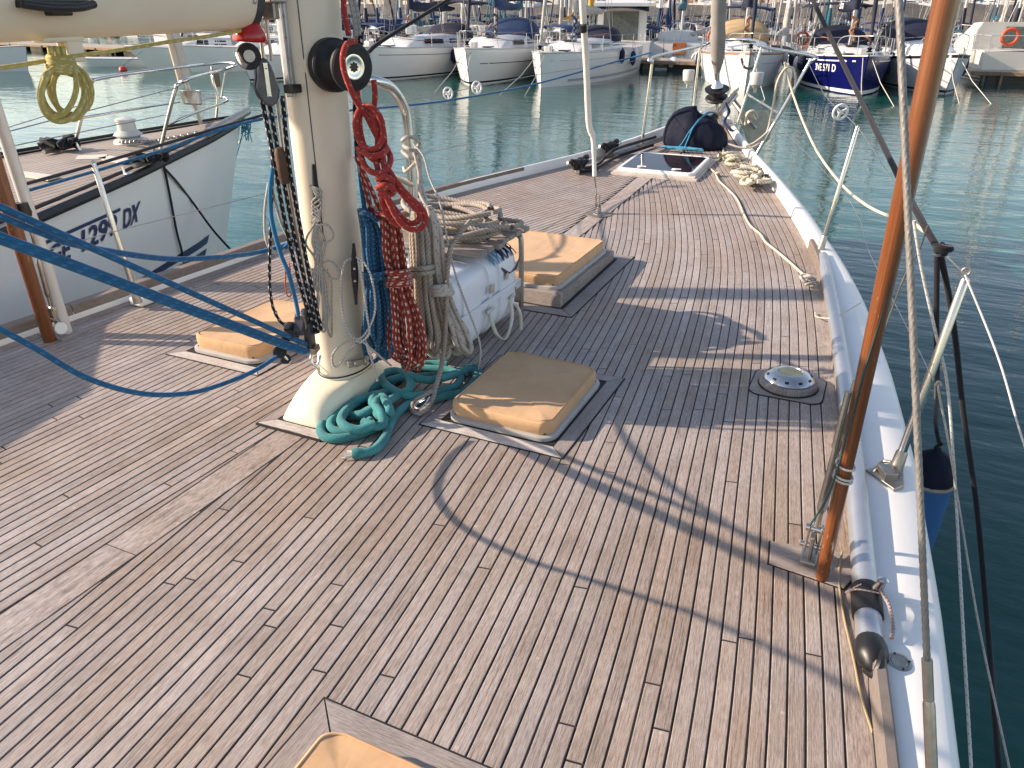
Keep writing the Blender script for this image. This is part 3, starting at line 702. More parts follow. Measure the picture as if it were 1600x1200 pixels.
# ================================================================ stanchions, pulpit, lifelines
def stanchion(b, top, label, r=.0155, cone=False, mat=STEEL, foot=True, grp=None):
    t = empty('stanchion', b, label, 'stanchion'); b = V3(b); top = V3(top); u = (top-b)/np.linalg.norm(top-b)
    m = MB(); m.tube([b, b+u*.2, top, top+u*.004, top+u*.008], [r*1.0, r, r*.92, r*.8, .002], 16); m.obj('post', mat, t, 40)
    m = MB(); m.tube([b-u*.02, b+u*.075, b+u*.085], [r*1.6, r*1.35, r*1.05], 16); m.obj('socket', STEELD, t, 40)
    m = MB(); m.tube(cr([top+V3((0, .012, -.015)), top+V3((0, .012, .01)), top+V3((0, -.012, .01)), top+V3((0, -.012, -.015))], 5), .003, 6); m.obj('lifeline_eye', STEELD, t)
    return t
s1b, s1t = D(1283, 387, .08), None; s1t = Wf(1340, 199, Fof(s1b))
stanchion(s1b, s1t, 'slim steel stanchion at the forward end of the silver deck pole', .015)
s2b = D(1399, 735, .06); s2t = Wf(1508, 437, Fof(s2b)+.02)
t = stanchion(s2b, s2t, 'thick steel stanchion leaning outboard from a cast foot on the white gunwale', .0155)
m = MB(); c = D(1385, 745, .055); m.slab([tuple(D(*q, .05)[:2]) for q in ((1352, 737), (1396, 768), (1412, 762), (1410, 725))], .04, .062); m.box(c+V3((.0, 0, .02)), (.05, .07, .03), rot2(.4)); m.tube(cr([D(1362, 738, .06), D(1378, 722, .075), D(1392, 722, .09)], 5), .007, 8); m.obj('cast_foot', STEELD, t, 0, bevel=.005)
m = MB(); c = Wf(1508, 430, Fof(s2b)+.02); m.tube([c+V3((.012*math.cos(A), .004, .012+.012*math.sin(A))) for A in np.linspace(0, 6.28, 16)], .0035, 6); m.obj('ring', STEELD, t)
s3b = D(214, 468, .06); s3t = Wf(146, 255, Fof(s3b))
stanchion(s3b, s3t, 'steel stanchion on the port rail in front of the neighbouring hull lettering', .0165)
m = MB(); c = D(228, 466, .03); m.box(c, (.10, .16, .05)); tag(m.obj('stanchion_block', WHITE, None, 0, bevel=.012), 'white block at the foot of the port rail stanchion', 'block')
# pulpit
pul = empty('pulpit', (0, 6.6, .3), 'stainless tubular bow pulpit rail around the covered windlass and anchor', 'pulpit')
bl = D(1003, 222, .05); br_ = D(1176, 246, .05)
tl = Wf(1021, 86, Fof(bl)); tr_ = Wf(1268, 88, Fof(br_))
bl2 = V3((-.2, 7.0, zd(7.)+.05)); tl2 = Wf(1094, 70, Fof(bl2)); br2 = V3((.33, 6.75, zd(6.75)+.05)); tr2 = Wf(1192, 68, Fof(br2))
bl2 = D(1083, 168, .0); tl2 = Wf(1094, 72, Fof(bl2)); br2 = D(1148, 204, 0); tr2 = Wf(1190, 73, Fof(br2))
fr_ = (tl2+tr2)/2+V3((0, .55, .06))
m = MB(); m.tube(cr([tl+V3((0, -.03, -.08)), tl+V3((.0, .02, -.02)), tl2, tl2*.55+fr_*.45+V3((-.05, .08, .02)), fr_, tr2*.55+fr_*.45+V3((.05, .08, .02)), tr2, tr_+V3((0, .1, .0)), tr_+V3((0, 0, -.05))], 10), .0165, 12); m.obj('top_rail', STEEL, pul, 60)
for a, b in ((bl, tl+V3((0, -.02, -.04))), (bl2, tl2), (br2, tr2), (br_, tr_+V3((0, 0, -.03)))):
    m = MB(); m.tube([a-V3((0, 0, .04)), b], .0155, 12); m.obj('post', STEEL, pul)
    m = MB(); m.lathe([(.035, -.03), (.035, -.012), (.02, -.004), (.02, .03)], a-V3((0, 0, .02)), n=14); m.obj('post_foot', STEELD, pul)
m = MB(); m.tube([tr2*.45+br2*.55, br_*.55+tr_*.45], .012, 10); m.obj('brace', STEEL, pul)
def lifeline(pts, r, label, mat=STEELD, nm='lifeline'):
    m = MB(); m.tube(cr(pts, 8), r, 6); return tag(m.obj(nm, mat), label, 'lifeline')
Fs1, Fs2, Fr = Fof(s1b), Fof(s2b), Fof(br_)
lifeline([Wf(1262, 96, Fr), Wf(1290, 150, Fr*.6+Fs1*.4), Wf(1340, 199, Fs1), Wf(1392, 278, Fs1*.66+Fs2*.34), Wf(1445, 362, Fs1*.33+Fs2*.67), Wf(1508, 430, Fs2)], .0028, 'thin wire lifeline from the pulpit along the starboard side')
lifeline([Wf(1508, 430, Fs2), Wf(1560, 560, Fs2-.3), Wf(1602, 700, Fs2-.55), Wf(1700, 980, Fs2-.9)], .0032, 'white-covered lifeline running aft from the leaning stanchion', M('white pvc wire cover', (.5, .49, .47), .5), 'lifeline')
lifeline([Wf(1200, 180, Fr), Wf(1319, 303, Fs1), Wf(1360, 398, Fs1*.66+Fs2*.34), Wf(1442, 560, Fs2+.05), Wf(1462, 603, Fs2)], .002, 'lower thin wire lifeline on the starboard side')
Fl, Fp, Fq = Fof(bl), Fof(s3b), Fof(pw)
SLEEVE = M('black lifeline cover', (.02, .02, .022), .5)
lifeline([Wf(1016, 92, Fl), Wf(850, 115, Fl*.85+Fp*.15), Wf(700, 145, Fl*.62+Fp*.38), Wf(560, 172, Fl*.45+Fp*.55), Wf(410, 182, Fp+.6)], .003, 'thin wire port lifeline threaded through two white discs')
lifeline([Wf(410, 180, Fp+.6), Wf(300, 212, Fp+.3), Wf(146, 258, Fp), Wf(38, 288, Fq)], .009, 'black-covered port lifeline over the neighbouring deck edge', SLEEVE)
lifeline([Wf(1012, 160, Fl), Wf(870, 196, Fl*.7+Fp*.3), Wf(675, 237, Fl*.45+Fp*.55), Wf(400, 306, Fp+.45), Wf(186, 360, Fp), Wf(78, 390, Fq)], .0026, 'lower thin wire port lifeline crossing the hull lettering next door')
BLUEL = ropemat('blue line', (.008, .115, .25), (.02, .17, .34), .05, .3, pick=60)
m = MB(); m.tube(cr([Wf(1018, 82, Fl), Wf(960, 97, Fl), Wf(830, 133, Fl*.8+Fp*.2), Wf(700, 157, Fl*.6+Fp*.4), Wf(590, 169, Fl*.45+Fp*.55), Wf(410, 186, Fp+.6), Wf(250, 236, Fp+.2), Wf(146, 268, Fp), Wf(36, 300, Fq)], 10), .0085, 8)
tag(m.obj('blue_line', BLUEL), 'long slack blue line strung from the pulpit along the port side', 'rope')
def disc(px, F, r, ax, label):
    t = empty('lifeline_disc', Wf(*px, F), label, 'disc', 'white plastic spoked discs on the lifelines')
    o = Wf(*px, F); ax = V3(ax)/np.linalg.norm(ax); s_ = np.cross(ax, (0, 0, 1)); s_ /= np.linalg.norm(s_); u_ = np.cross(s_, ax); m = MB()
    for dz in (0,):
        m.tube([o+ax*dz+(s_*math.cos(A)+u_*math.sin(A))*r for A in np.linspace(0, 2*math.pi, 28)], r*.16, 8)
    m.obj('rim', WHITE, t, 60)
    m = MB(); m.lathe([(.014, -.02), (.015, 0), (.014, .02)], o, ax, 12); m.obj('hub', WHITE, t)
    for k in range(3):
        A = k*2*math.pi/3+.4; m = MB(); d_ = s_*math.cos(A)+u_*math.sin(A); q = np.cross(ax, d_)
        m.box(o+d_*r*.5, (.012, r*1.0, r*.34), np.column_stack([ax, d_, q])); m.obj('spoke', WHITE, t, 0, bevel=.004)
disc((1313, 175), Fr*.35+Fs1*.65, .055, (-.5, .8, .15), 'white spoked plastic disc on the starboard lifeline near the slim stanchion')
disc((700, 146), Fl*.62+Fp*.38, .048, (.95, -.35, .1), 'white spoked plastic disc on the port lifeline, the one nearer the mast')
disc((745, 137), Fl*.66+Fp*.34, .05, (.93, -.4, .1), 'white spoked plastic disc on the port lifeline, the one nearer the pulpit')

# silver spinnaker pole lying along the starboard edge
t = empty('spinnaker_pole', D(1320, 700, .03), 'silver aluminium spinnaker pole stowed along the starboard deck edge', 'pole')
q0 = D(1283, 402, .05); q1 = D(1360, 1012, .05)
q0 = V3((q0[0]+.01, q0[1], zd(q0[1])+.055)); q1 = V3((q1[0], q1[1], .052))
mid = [q0+(q1-q0)*k+V3((.028*math.sin(math.pi*k), 0, 0)) for k in np.linspace(0, 1, 12)]
m = MB(); m.tube(mid, [.034]+[.036]*10+[.036], 20); m.obj('pole_tube', ALU, t, 60)
u_ = (q1-mid[-2]); u_ /= np.linalg.norm(u_)
ea = D(1352, 905, .055); eb = D(1354, 945, .055)
m = MB(); kk = mid[9]; ja = mid[-1]-u_*.235; m.tube([ja-u_*.004, ja, ja+u_*.115, ja+u_*.119], [.035, .042, .042, .035], 18); m.obj('black_sleeve', RUBBER, t)
m = MB(); m.tube([mid[-1]-u_*.02, mid[-1], mid[-1]+u_*.035, mid[-1]+u_*.05, mid[-1]+u_*.075, mid[-1]+u_*.085], [.037, .042, .043, .038, .02, .006], 16); m.tube(cr([mid[-1]+u_*.03+V3((.02, 0, .03)), mid[-1]+u_*.08+V3((.014, 0, .03)), mid[-1]+u_*.10, mid[-1]+u_*.07+V3((-.012, 0, -.02))], 5), .009, 8); m.obj('pole_end', BLACK, t, 40)
m = MB(); m.lathe([(.016, 0), (.017, .01), (.012, .03), (.016, .04), (.006, .048)], ja+u_*.03+V3((.02, 0, .036)), (.3, 0, 1), 12); m.obj('lock_pin', STEEL, t)
PINKL = ropemat('pinkish lanyard', (.36, .29, .27), (.12, .05, .06), .012, .5, pick=100)
m = MB(); a = ja+u_*.03+V3((.03, 0, .04)); m.tube(cr([a, a+V3((.012, -.03, -.0)), a+u_*.06+V3((.02, 0, -.004)), a+u_*.13+V3((.026, 0, -.014)), a+u_*.17+V3((.02, 0, -.02))], 8), .006, 8, lobes=3, pitch=.03)
m.tube(cr([a+V3((-.05, .0, .0)), a+V3((-.085, -.005, -.04)), a+V3((-.06, -.03, -.0)), a+V3((0, -.02, .0))], 8), .0025, 6); tag(m.obj('lanyard', PINKL), 'pinkish braided lanyard knotted round the silver pole end', 'lanyard')
# mushroom vent
def vent():
    c = D(1231, 603); c[2] = zd(c[1]); t = empty('deck_vent', c, 'round stainless deck vent on a grey teak ring near the starboard edge', 'vent')
    m = MB(); m.slab(rrect(c[0]+.0, c[1], .165, .155, .06), c[2]-.004, c[2]+.0018); m.obj('joint', CAULK, t, 0)
    m = MB(); m.slab(rrect(c[0], c[1], .159, .149, .056), c[2]-.004, c[2]+.0032); m.obj('base_pad', TEAKG, t, 0)
    m = MB(); m.lathe([(.135, .0), (.137, .004), (.133, .006)], c, n=36); m.obj('gasket', CAULK, t)
    m = MB(); m.lathe([(.128, .005), (.132, .012), (.128, .03), (.115, .035)], c, n=36); m.obj('teak_ring', TEAKG, t, 30)
    m = MB(); m.lathe([(.110, .034), (.113, .042), (.108, .05), (.086, .066), (.062, .074), (.056, .074), (.054, .070)], c, n=40); m.obj('vent_cowl', STEEL, t, 40)
    m = MB(); m.lathe([(.055, .068), (.054, .0725), (0, .0735)], c, n=28); m.obj('vent_glass', M('greenish glass lens', (.12, .13, .08), .12, var=.3, scale=20), t)
    for k in range(10):
        A = 2*math.pi*(k+.5)/10; d_ = V3((math.cos(A), math.sin(A), 0)); p = c+d_*.098+V3((0, 0, .0582)); nn = d_*.55+V3((0, 0, .85)); nn /= np.linalg.norm(nn); q = np.cross(nn, d_); q /= np.linalg.norm(q); rr = np.cross(q, nn)
        m = MB(); m.box(p, (.018, .013, .005), np.column_stack([q, rr, nn])); m.obj('air_hole', BLACK, t, 0, bevel=.003)
vent()
c = D(1404, 1035, .048); c[2] = .045+.0045; t = empty('deck_filler', c, 'small round metal deck filler cap in the white gunwale', 'filler cap')
m = MB(); m.lathe([(.034, -.01), (.034, .001), (.03, .003), (.024, .003), (.023, .001)], c, n=28); m.obj('filler_ring', STEELD, t); m = MB(); m.lathe([(.0215, -.01), (.0215, .003), (.02, .0042), (0, .0045)], c, n=24); m.obj('filler_cap', STEELD, t)
for k in range(4):
    A = .4+k*math.pi/2; m = MB(); m.lathe([(.0035, 0), (.003, .0015), (0, .0016)], c+V3((.0275*math.cos(A), .0275*math.sin(A), .003)), n=8); m.obj('screw', BLACK, t)

# ================================================================ bench and life raft
def bench():
    x0, x1, y0, y1, zt = -.36, .355, .66, 1.25, .53
    t = empty('bench', (0, .95, 0), 'grey slatted teak bench on steel legs over the white canister', 'bench')
    n = 7; wd = (y1-y0)/n
    for i in range(n):
        m = MB(); yc = y0+wd*(i+.5); dx = random.uniform(-.012, .012); m.box(((x0+x1)/2+dx, yc, zt-.014), (x1-x0, wd-.016, .026)); 
        m.uv = [[(p[0], p[1]+p[2]) for p in [m.v[k] for k in f]] for f in m.f]; m.obj('slat', TEAKG, t, 0, bevel=.003)
    for y, hxl in ((y1-.035, .315), (y0+.0, .10)):
        m = MB(); m.tube(cr([V3((-hxl, y, .0)), V3((-hxl, y, zt-.12)), V3((-hxl+.015, y, zt-.055)), V3((-hxl+.06, y, zt-.042)), V3((hxl-.06, y, zt-.042)), V3((hxl-.015, y, zt-.055)), V3((hxl, y, zt-.12)), V3((hxl, y, .0))], 6), .0145, 12); m.obj('leg_frame', STEELD, t)
bench()
def canister():
    cx, cy, hx, hy, zb, zt = .035, .79, .305, .375, .03, .475
    t = empty('liferaft_canister', (cx, cy, 0), 'white moulded liferaft canister with webbing straps under the slatted bench', 'canister')
    WC = M('white canister plastic', (.70, .73, .77), .36, var=.04, scale=3, dirt=((.52, .52, .5), .6, .4))
    m = MB(); rings = []; zc = (zb+zt)/2; hz = (zt-zb)/2; n = 40
    for q in (-1, -.985, -.94, -.85, -.78, -.76, -.3, -.28, -.05, -.03, .03, .05, .28, .3, .76, .78, .85, .94, .985, 1):
        k = 1-.10*max(0, (abs(q)-.78)/.22)**2.2; rib = .012 if (abs(q) < .04 or .29 < abs(q) < .77) else 0
        ring = []
        for j in range(n):
            A = 2*math.pi*j/n; ca, sa = math.cos(A), math.sin(A); e = .42
            ring.append(V3((cx+(hx*k-.012+rib)*math.copysign(abs(ca)**e, ca), cy+hy*q, zc+(hz*k-.012+rib*.6)*math.copysign(abs(sa)**e, sa))))
        rings.append(ring)
    m.loft(rings, flip=True); m.obj('canister_shell', WC, t, 50)
    def face(u, z, off=.001):      # point on the starboard side, u along Y, z height; rolls over the top edge
        dz = (z-zc)/hz; e = .42
        if abs(dz) >= .999: dz = .999*np.sign(dz)
        sa = abs(dz)**(1/e); ca = math.sqrt(max(0, 1-sa*sa)); return V3((cx+hx*(ca**e)+off, cy+u, z))
    m = MB(); rings = []
    for z, o_ in ((zc-.012, .002), (zc-.01, .010), (zc+.01, .010), (zc+.012, .002)): rings.append([V3((cx+hx+o_, cy-hy*.92, z)), V3((cx+hx+o_, cy, z)), V3((cx+hx+o_, cy+hy*.92, z))])
    m.loft(rings, closed=False); m.obj('joint_band', WC, t, 0)
    LBL = M('faded grey sticker', (.50, .52, .52), .6, var=.25, scale=40)
    def sticker(u0, u1, z0, z1, mat, nm='sticker'):
        m = MB(); N = 6; r1 = [face(u0+(u1-u0)*i/N, z0, .0125) for i in range(N+1)]; r2 = [face(u0+(u1-u0)*i/N, z1, .0125) for i in range(N+1)]; m.loft([r1, r2], closed=False); m.obj(nm, mat, t, 0)
    WORN = M('worn brown sticker', (.48, .42, .32), .7, var=.3, scale=60)
    sticker(-.03, .02, .29, .335, WORN); sticker(.15, .185, .31, .345, WORN); sticker(.20, .27, .185, .205, LBL); sticker(-.07, .02, .195, .215, LBL); sticker(.28, .34, .22, .255, LBL)
    # lettering rolled over the shoulder of the shell
    BL1 = M('light blue print', (.10, .30, .48), .5); BL2 = M('dark blue print', (.01, .025, .06), .5)
    def roll(u, v):
        # arc coordinate measured down from the shoulder line
        s_ = .045-v*.06; A = R(28)-(s_-.0)*6.0
        A = max(R(4), min(R(80), R(42)+(v-.5)*R(34)))
        e = .42; ca, sa = math.cos(A), math.sin(A)
        return V3((cx+(hx+.004)*ca**e, cy+u, zc+(hz+.004)*sa**e))
    text_mesh('ARI', 'lettering', lambda u, v: roll(.06+u*.056, v), BL1, t, bold=.02); text_mesh('MAR', 'lettering', lambda u, v: roll(.165+u*.056, v), BL2, t, bold=.02)
    m = MB(); r1 = []; r2 = []
    for i in range(15):
        k = i/14; r1.append(roll(.13+.22*k, -.25-.35*math.sin(math.pi*k))); r2.append(roll(.13+.22*k, -.33-.55*math.sin(math.pi*k)))
    m.loft([r2, r1], closed=False); m.obj('swoosh', BL2, t, 0)
    STR = M('cream webbing', (.62, .57, .46), .8, var=.15, scale=14, bmp=.3, bscale=300)
    def strap(px, wd):
        m = MB(); P = cr([Wx(x, y, cx+hx+o_) for x, y, o_ in px], 8); r1 = []; r2 = []
        for i, p in enumerate(P):
            a = P[max(0, i-1)]; b = P[min(len(P)-1, i+1)]; d_ = b-a; d_ /= np.linalg.norm(d_)+1e-9; s_ = V3((.55, .8, .0)); r1.append(p-s_*wd/2); r2.append(p+s_*wd/2)
        m.loft([r1, r2], closed=False); o = m.obj('strap', STR, t, 60); so = o.modifiers.new('thick', 'SOLIDIFY'); so.thickness = .004
    strap([(764, 486, -.004), (768, 500, .03), (776, 522, .06), (788, 531, .06), (797, 512, .05), (800, 490, .03), (796, 466, -.004)], .022)
    strap([(803, 474, .0), (809, 480, .04), (814, 495, .06), (814, 517, .06)], .02)
canister()
# mast hoop bar
hb_ = D(655, 545); t = empty('granny_bar', hb_, 'bent stainless guard bar beside the mast carrying coiled lines', 'guard bar')
F = Fof(hb_); m = MB(); m.tube(cr([hb_, Wf(651, 460, F), Wf(645, 300, F), Wf(638, 200, F), Wf(630, 165, F-.02), Wf(612, 138, F-.08), Wf(590, 128, F-.16), Wf(556, 124, F-.24), V3((0.02, .1, 1.30))], 10), .022, 14); m.obj('bar', STEEL, t, 60)
m = MB(); m.tube([Wf(645, 290, F), Wf(600, 268, F-.25)], .014, 10); m.obj('cross_tube', STEEL, t)
m = MB(); m.tube(cr([Wf(642, 425, F-.06), Wf(648, 480, F-.06), Wf(652, 540, F-.04)], 5), .0085, 8); m.tube([Wf(641, 395, F-.06), Wf(642, 425, F-.06)], .011, 8); m.lathe([(.05, 0), (.05, .008), (.026, .014)], hb_, n=18); m.obj('bar_foot', STEELD, t)
# ================================================================ lines and coils
Fm = 3.154
RED = ropemat('red line', (.36, .035, .028), (.55, .2, .17), .045, .12, pick=55)
REDF = ropemat('red flecked line', (.27, .03, .018), (.62, .5, .42), .034, .42, pick=60)
BLUH = ropemat('blue halyard', (.008, .085, .18), (.12, .3, .42), .02, .2, pick=60)
TEAL = ropemat('teal mooring line', (.035, .225, .225), None, pick=30, var=.38)
GREYL = ropemat('grey white line', (.48, .44, .385), (.16, .14, .12), .06, .14, pick=60)
GREYT = ropemat('thin grey line', (.40, .37, .33), (.2, .18, .16), .02, .4, pick=120)
TWIST = laidmat('old laid rope', (.36, .31, .26), .06)
CREAML = laidmat('cream laid mooring rope', (.56, .51, .39), .09)
CREAMB2 = ropemat('cream braided line', (.60, .52, .40), None, pick=60)
YELL = ropemat('faded yellow line', (.48, .38, .12), (.6, .52, .25), .03, .4, pick=55)
BLKF = ropemat('black flecked line', (.012, .012, .014), (.62, .6, .57), .034, .3, pick=60)
BLKR = ropemat('plain black rope', (.012, .012, .016), None, pick=60)
WBF = ropemat('white line with black fleck', (.55, .53, .50), (.03, .03, .03), .014, .35, pick=90)
WHF = ropemat('white line with dark tracer', (.62, .60, .55), (.08, .08, .08), .03, .15, pick=70)
LBLUE = ropemat('light blue cord', (.03, .26, .40), None, pick=90)
ORNG = ropemat('thin orange cord', (.55, .08, .03), None, pick=90)
def Q(*t): return Wf(t[0], t[1], t[2])
def rope(name, label, paths, r, mat, n=8, seg=8, lobes=0, pitch=.05, cat='rope', group=None, parent=None):
    """paths: lists of 3D points; one rope thing"""
    m = MB()
    for p in paths:
        P = cr(p, seg)
        if lobes:
            out = []
            for a, b in zip(P[:-1], P[1:]):
                k = max(1, int(np.linalg.norm(b-a)/(pitch/9))); out += [a+(b-a)*i/k for i in range(k)]
            P = out+[P[-1]]
        m.tube(P, r, n if not lobes else 12, lobes=lobes, pitch=pitch)
    o = m.obj(name, mat, parent, 70)
    if parent is None: tag(o, label, cat, group)
    return o
def hank(name, label, axis, F, loops, r, mat, wraps, seed, depth=.06, twist=.5, tops=None):
    """coil hung up as a long bundle; axis = [(x, y, halfwidth_px)], wraps = [(t0, t1, turns)] along the axis"""
    rnd = random.Random(seed); ax = np.array(axis, float); L = np.concatenate([[0], np.cumsum(np.hypot(np.diff(ax[:, 0]), np.diff(ax[:, 1])))]); L /= L[-1]
    def at(t, s_, dpt):
        x = np.interp(t, L, ax[:, 0]); y = np.interp(t, L, ax[:, 1]); h_ = np.interp(t, L, ax[:, 2])
        return Wf(x+s_*h_, y, F+dpt*depth*(.4+.6*h_/max(ax[:, 2])))
    m = MB()
    for k in range(loops):
        s0 = -1+2*(k+.5)/loops+rnd.uniform(-.1, .1); s1 = s0*rnd.uniform(-.2, .5)+rnd.uniform(-.7, .7); s1 = max(-1, min(1, s1))
        if abs(s1-s0) < .25: s1 = s0+(.4 if s0 < 0 else -.4)
        d0, d1 = rnd.uniform(-1, .2), rnd.uniform(-.8, 1); tb = rnd.uniform(.86, 1.0); P = []
        for t in (0.0, .15, .32, .5, .66, .8): P.append(at(t*tb/.95, s0*(1 if t > .1 else .5)+rnd.uniform(-.07, .07), d0))
        P.append(at(tb*.95, s0*.92, d0)); P.append(at(tb, (s0+s1)/2, (d0+d1)/2)); P.append(at(tb*.95, s1*.92, d1))
        for t in (.8, .66, .5, .32, .15, 0.0): P.append(at(t*tb/.95, s1*(1 if t > .1 else .5)+rnd.uniform(-.07, .07), d1))
        m.tube(cr(P, 5), r, 7)
    o = tag(m.obj(name, mat, None, 70), label, 'rope coil')
    for (t0, t1, turns) in wraps:
        w_ = MB(); P = []
        for i in range(int(turns*14)+1):
            A = 2*math.pi*i/14; t = t0+(t1-t0)*i/(turns*14); h_ = np.interp(t, L, ax[:, 2]); P.append(Wf(np.interp(t, L, ax[:, 0])+math.cos(A)*(h_+3.5), np.interp(t, L, ax[:, 1])+math.sin(A)*2.0, F-math.sin(A)*(depth*1.15+r*.8)))
        w_.tube(cr(P, 3), r*1.02, 7); w_.obj('wrap', mat, o, 70)
    return o
# -- black halyards and tackle aft of the mast
Fa = 2.975
tk = empty('halyard_tackle', Wf(450, 530, Fa), 'black flecked halyard parts between a grey block and the mast foot', 'tackle')
for P in ([(409, 155), (425, 235), (446, 350), (470, 450), (492, 520)], [(420, 158), (437, 250), (458, 360), (480, 455), (497, 520)], [(441, 150), (452, 260), (470, 360), (487, 450), (502, 515)]):
    rope('halyard', '', [[Q(x, y, Fa) for x, y in P]], .0085, BLKF, parent=tk)
m = MB(); bc = Wf(415, 128, Fa)
def cheek(c, hw, hh, off):
    out = V3((.85, -.52, 0)); s_ = V3((.52, .85, 0)); up = V3((-.06, 0, 1)); P = [c+s_*(hw*math.cos(A))*(1 if math.sin(A) < 0 else .75)+up*hh*math.sin(A)+out*off for A in np.linspace(0, 2*math.pi, 18)[:-1]]; return P
for off in (-.022, .012):
    m = MB(); m.loft([cheek(bc, .042, .078, off), cheek(bc, .045, .082, off+.005), cheek(bc, .04, .076, off+.010)]); m.obj('block_cheek', DARKM, tk, 40)
m = MB(); m.lathe([(.03, -.012), (.022, 0), (.03, .012)], bc-V3((0, 0, .02)), (.85, -.52, 0), 18); m.obj('sheave', BLACK, tk)
m = MB(); c = bc+V3((.85, -.52, 0))*.024; m.box(c+V3((0, 0, .008)), (.004, .016, .115), rot2(R(-32))); m.obj('block_strap', STEEL, tk, 0, bevel=.001)
for q in (-.045, .05):
    m = MB(); m.lathe([(.007, 0), (.005, .004), (0, .005)], c+V3((0, 0, q)), (.85, -.52, 0), 10); m.obj('rivet', STEEL, tk)
m = MB(); m.tube(cr([Wf(412, 96, Fa), Wf(408, 60, Fa), Wf(404, 35, Fa), Wf(412, 20, Fa)], 5), .007, 8); m.tube([Wf(425, 95, Fa), Wf(419, 55, Fa), Wf(416, 30, Fa)], .006, 8); m.obj('shackle', STEELD, tk)
m = MB(); bx = Wf(422, 17, Fa); m.box(bx, (.05, .05, .055), rot2(.4)); m.obj('gooseneck_cheek', STEELD, tk, 0, bevel=.006)
rope('flecked_line', 'single black flecked line hanging in a bight left of the tackle', [[Q(426, 245, Fa), Q(424, 330, Fa), Q(421, 420, Fa-.02), Q(424, 470, Fa-.03), Q(436, 500, Fa-.02), Q(455, 515, Fa)]], .0065, BLKF)
rope('rod', 'rust-streaked steel rod between the black halyards and the mast', [[Q(428, 120, Fa+.03), Q(446, 260, Fa+.03), Q(474, 420, Fa+.03), Q(490, 500, Fa+.03)]], .006, STEELD, cat='rod')
m = MB(); m.lathe([(.02, 0), (.022, .03), (.022, .11), (.016, .13), (.005, .135)], Wf(446, 286, Fa), (-.03, -.05, 1), 12); tag(m.obj('wooden_toggle', M('dark tarred wood', (.09, .04, .02), .6, var=.3, scale=20)), 'dark wooden toggle among the black halyards', 'toggle')
rope('blue_tail', 'slack blue line looping down left of the black halyards', [[Q(426, 262, Fa-.03), Q(422, 300, Fa-.04), Q(425, 345, Fa-.04), Q(438, 395, Fa-.03), Q(452, 430, Fa-.02), Q(464, 480, Fa-.02), Q(468, 510, Fa-.02)], [Q(425, 350, Fa-.02), Q(438, 388, Fa), Q(452, 380, Fa+.02), Q(460, 372, Fa+.02)]], .0085, ropemat('bright blue line', (.012, .16, .32), None, pick=60))
rope('grey_tail', 'pale line loops hanging behind the black halyards', [[Q(420, 285, Fa), Q(414, 330, Fa), Q(416, 375, Fa), Q(430, 395, Fa), Q(446, 390, Fa)], [Q(426, 300, Fa+.01), Q(434, 330, Fa+.01), Q(440, 350, Fa+.01), Q(452, 375, Fa+.01)]], .006, GREYL)
rope('orange_cord', 'thin orange cord loop left of the mast foot', [[Q(447, 415, Fa), Q(446, 445, Fa), Q(449, 462, Fa), Q(455, 460, Fa), Q(454, 430, Fa), Q(452, 410, Fa)]], .0028, ORNG)
# jammers at the mast foot
jm = empty('cam_cleat', Wf(455, 530, 2.93), 'black cam cleat and swivel block at the mast foot holding the blue tackle', 'cam cleat')
def obox(nm, px, F, size, yaw, pitch, mat, bev=.006):
    m = MB(); rr = rot2(yaw) @ np.array([[1, 0, 0], [0, math.cos(pitch), -math.sin(pitch)], [0, math.sin(pitch), math.cos(pitch)]]); m.box(Wf(*px, F), size, rr); m.obj(nm, mat, jm, 0, bevel=bev)
obox('cam_base', (447, 527), 2.90, (.05, .12, .028), .1, -.2, BLACK); obox('cam_arm', (468, 507), 2.93, (.045, .1, .03), .5, .5, DARKM); obox('cam_jaw', (452, 512), 2.90, (.03, .05, .03), .3, .2, BLACK); obox('bracket', (483, 522), 2.96, (.03, .05, .11), .3, 0, DARKM); obox('bracket', (476, 500), 2.95, (.02, .05, .09), .5, .3, STEELD); obox('swivel', (488, 545), 2.96, (.05, .05, .03), .2, .2, STEELD)
for px, rr, F in (((437, 550), .026, 2.88), ((452, 523), .018, 2.86), ((446, 561), .020, 2.9)):
    m = MB(); m.lathe([(rr, -.012), (rr*.7, -.006), (rr*.7, .006), (rr, .012)], Wf(*px, F), (.8, -.5, .4), 16); m.obj('sheave', RUBBER, jm)
m = MB(); m.tube([Wf(431, 540, 2.88), Wf(452, 566, 2.9)], .007, 8); m.obj('steel_pin', STEEL, jm); m = MB(); m.tube(cr([Wf(490, 545, 2.97), Wf(486, 565, 2.94), Wf(496, 572, 2.95), Wf(500, 555, 2.98)], 5), .007, 8); m.obj('steel_fork', STEEL, jm)
# blue vang tackle
vt = empty('vang_tackle', Wf(480, 545, 2.95), 'taut blue vang tackle lines running aft and up from the mast foot', 'tackle')
def vx(x, y, X=0.): return Wx(x, y, X)
_a, _b = vx(0, 366), vx(460, 541); _d = (_a-_b)/np.linalg.norm(_a-_b); VB = _a+_d*((1.49-_a[2])/_d[2])       # vang block under the boom
for P in ([(0, 323), (440, 521), (478, 538)], [(0, 368), (460, 541), (486, 548)], [(0, 376), (440, 540), (484, 549)]):
    A_ = [vx(x, y, .0) for x, y in P]; d_ = (A_[0]-A_[1])/np.linalg.norm(A_[0]-A_[1]); k_ = (1.50-A_[0][2])/d_[2]
    rope('tackle_part', '', [[A_[0]+d_*k_, A_[0]+d_*k_*.4]+A_], .0105, BLUEL, parent=vt, seg=10)
m = MB(); m.box(VB, (.03, .26, .10)); m.obj('vang_block', BLACK, vt, 0, bevel=.012)
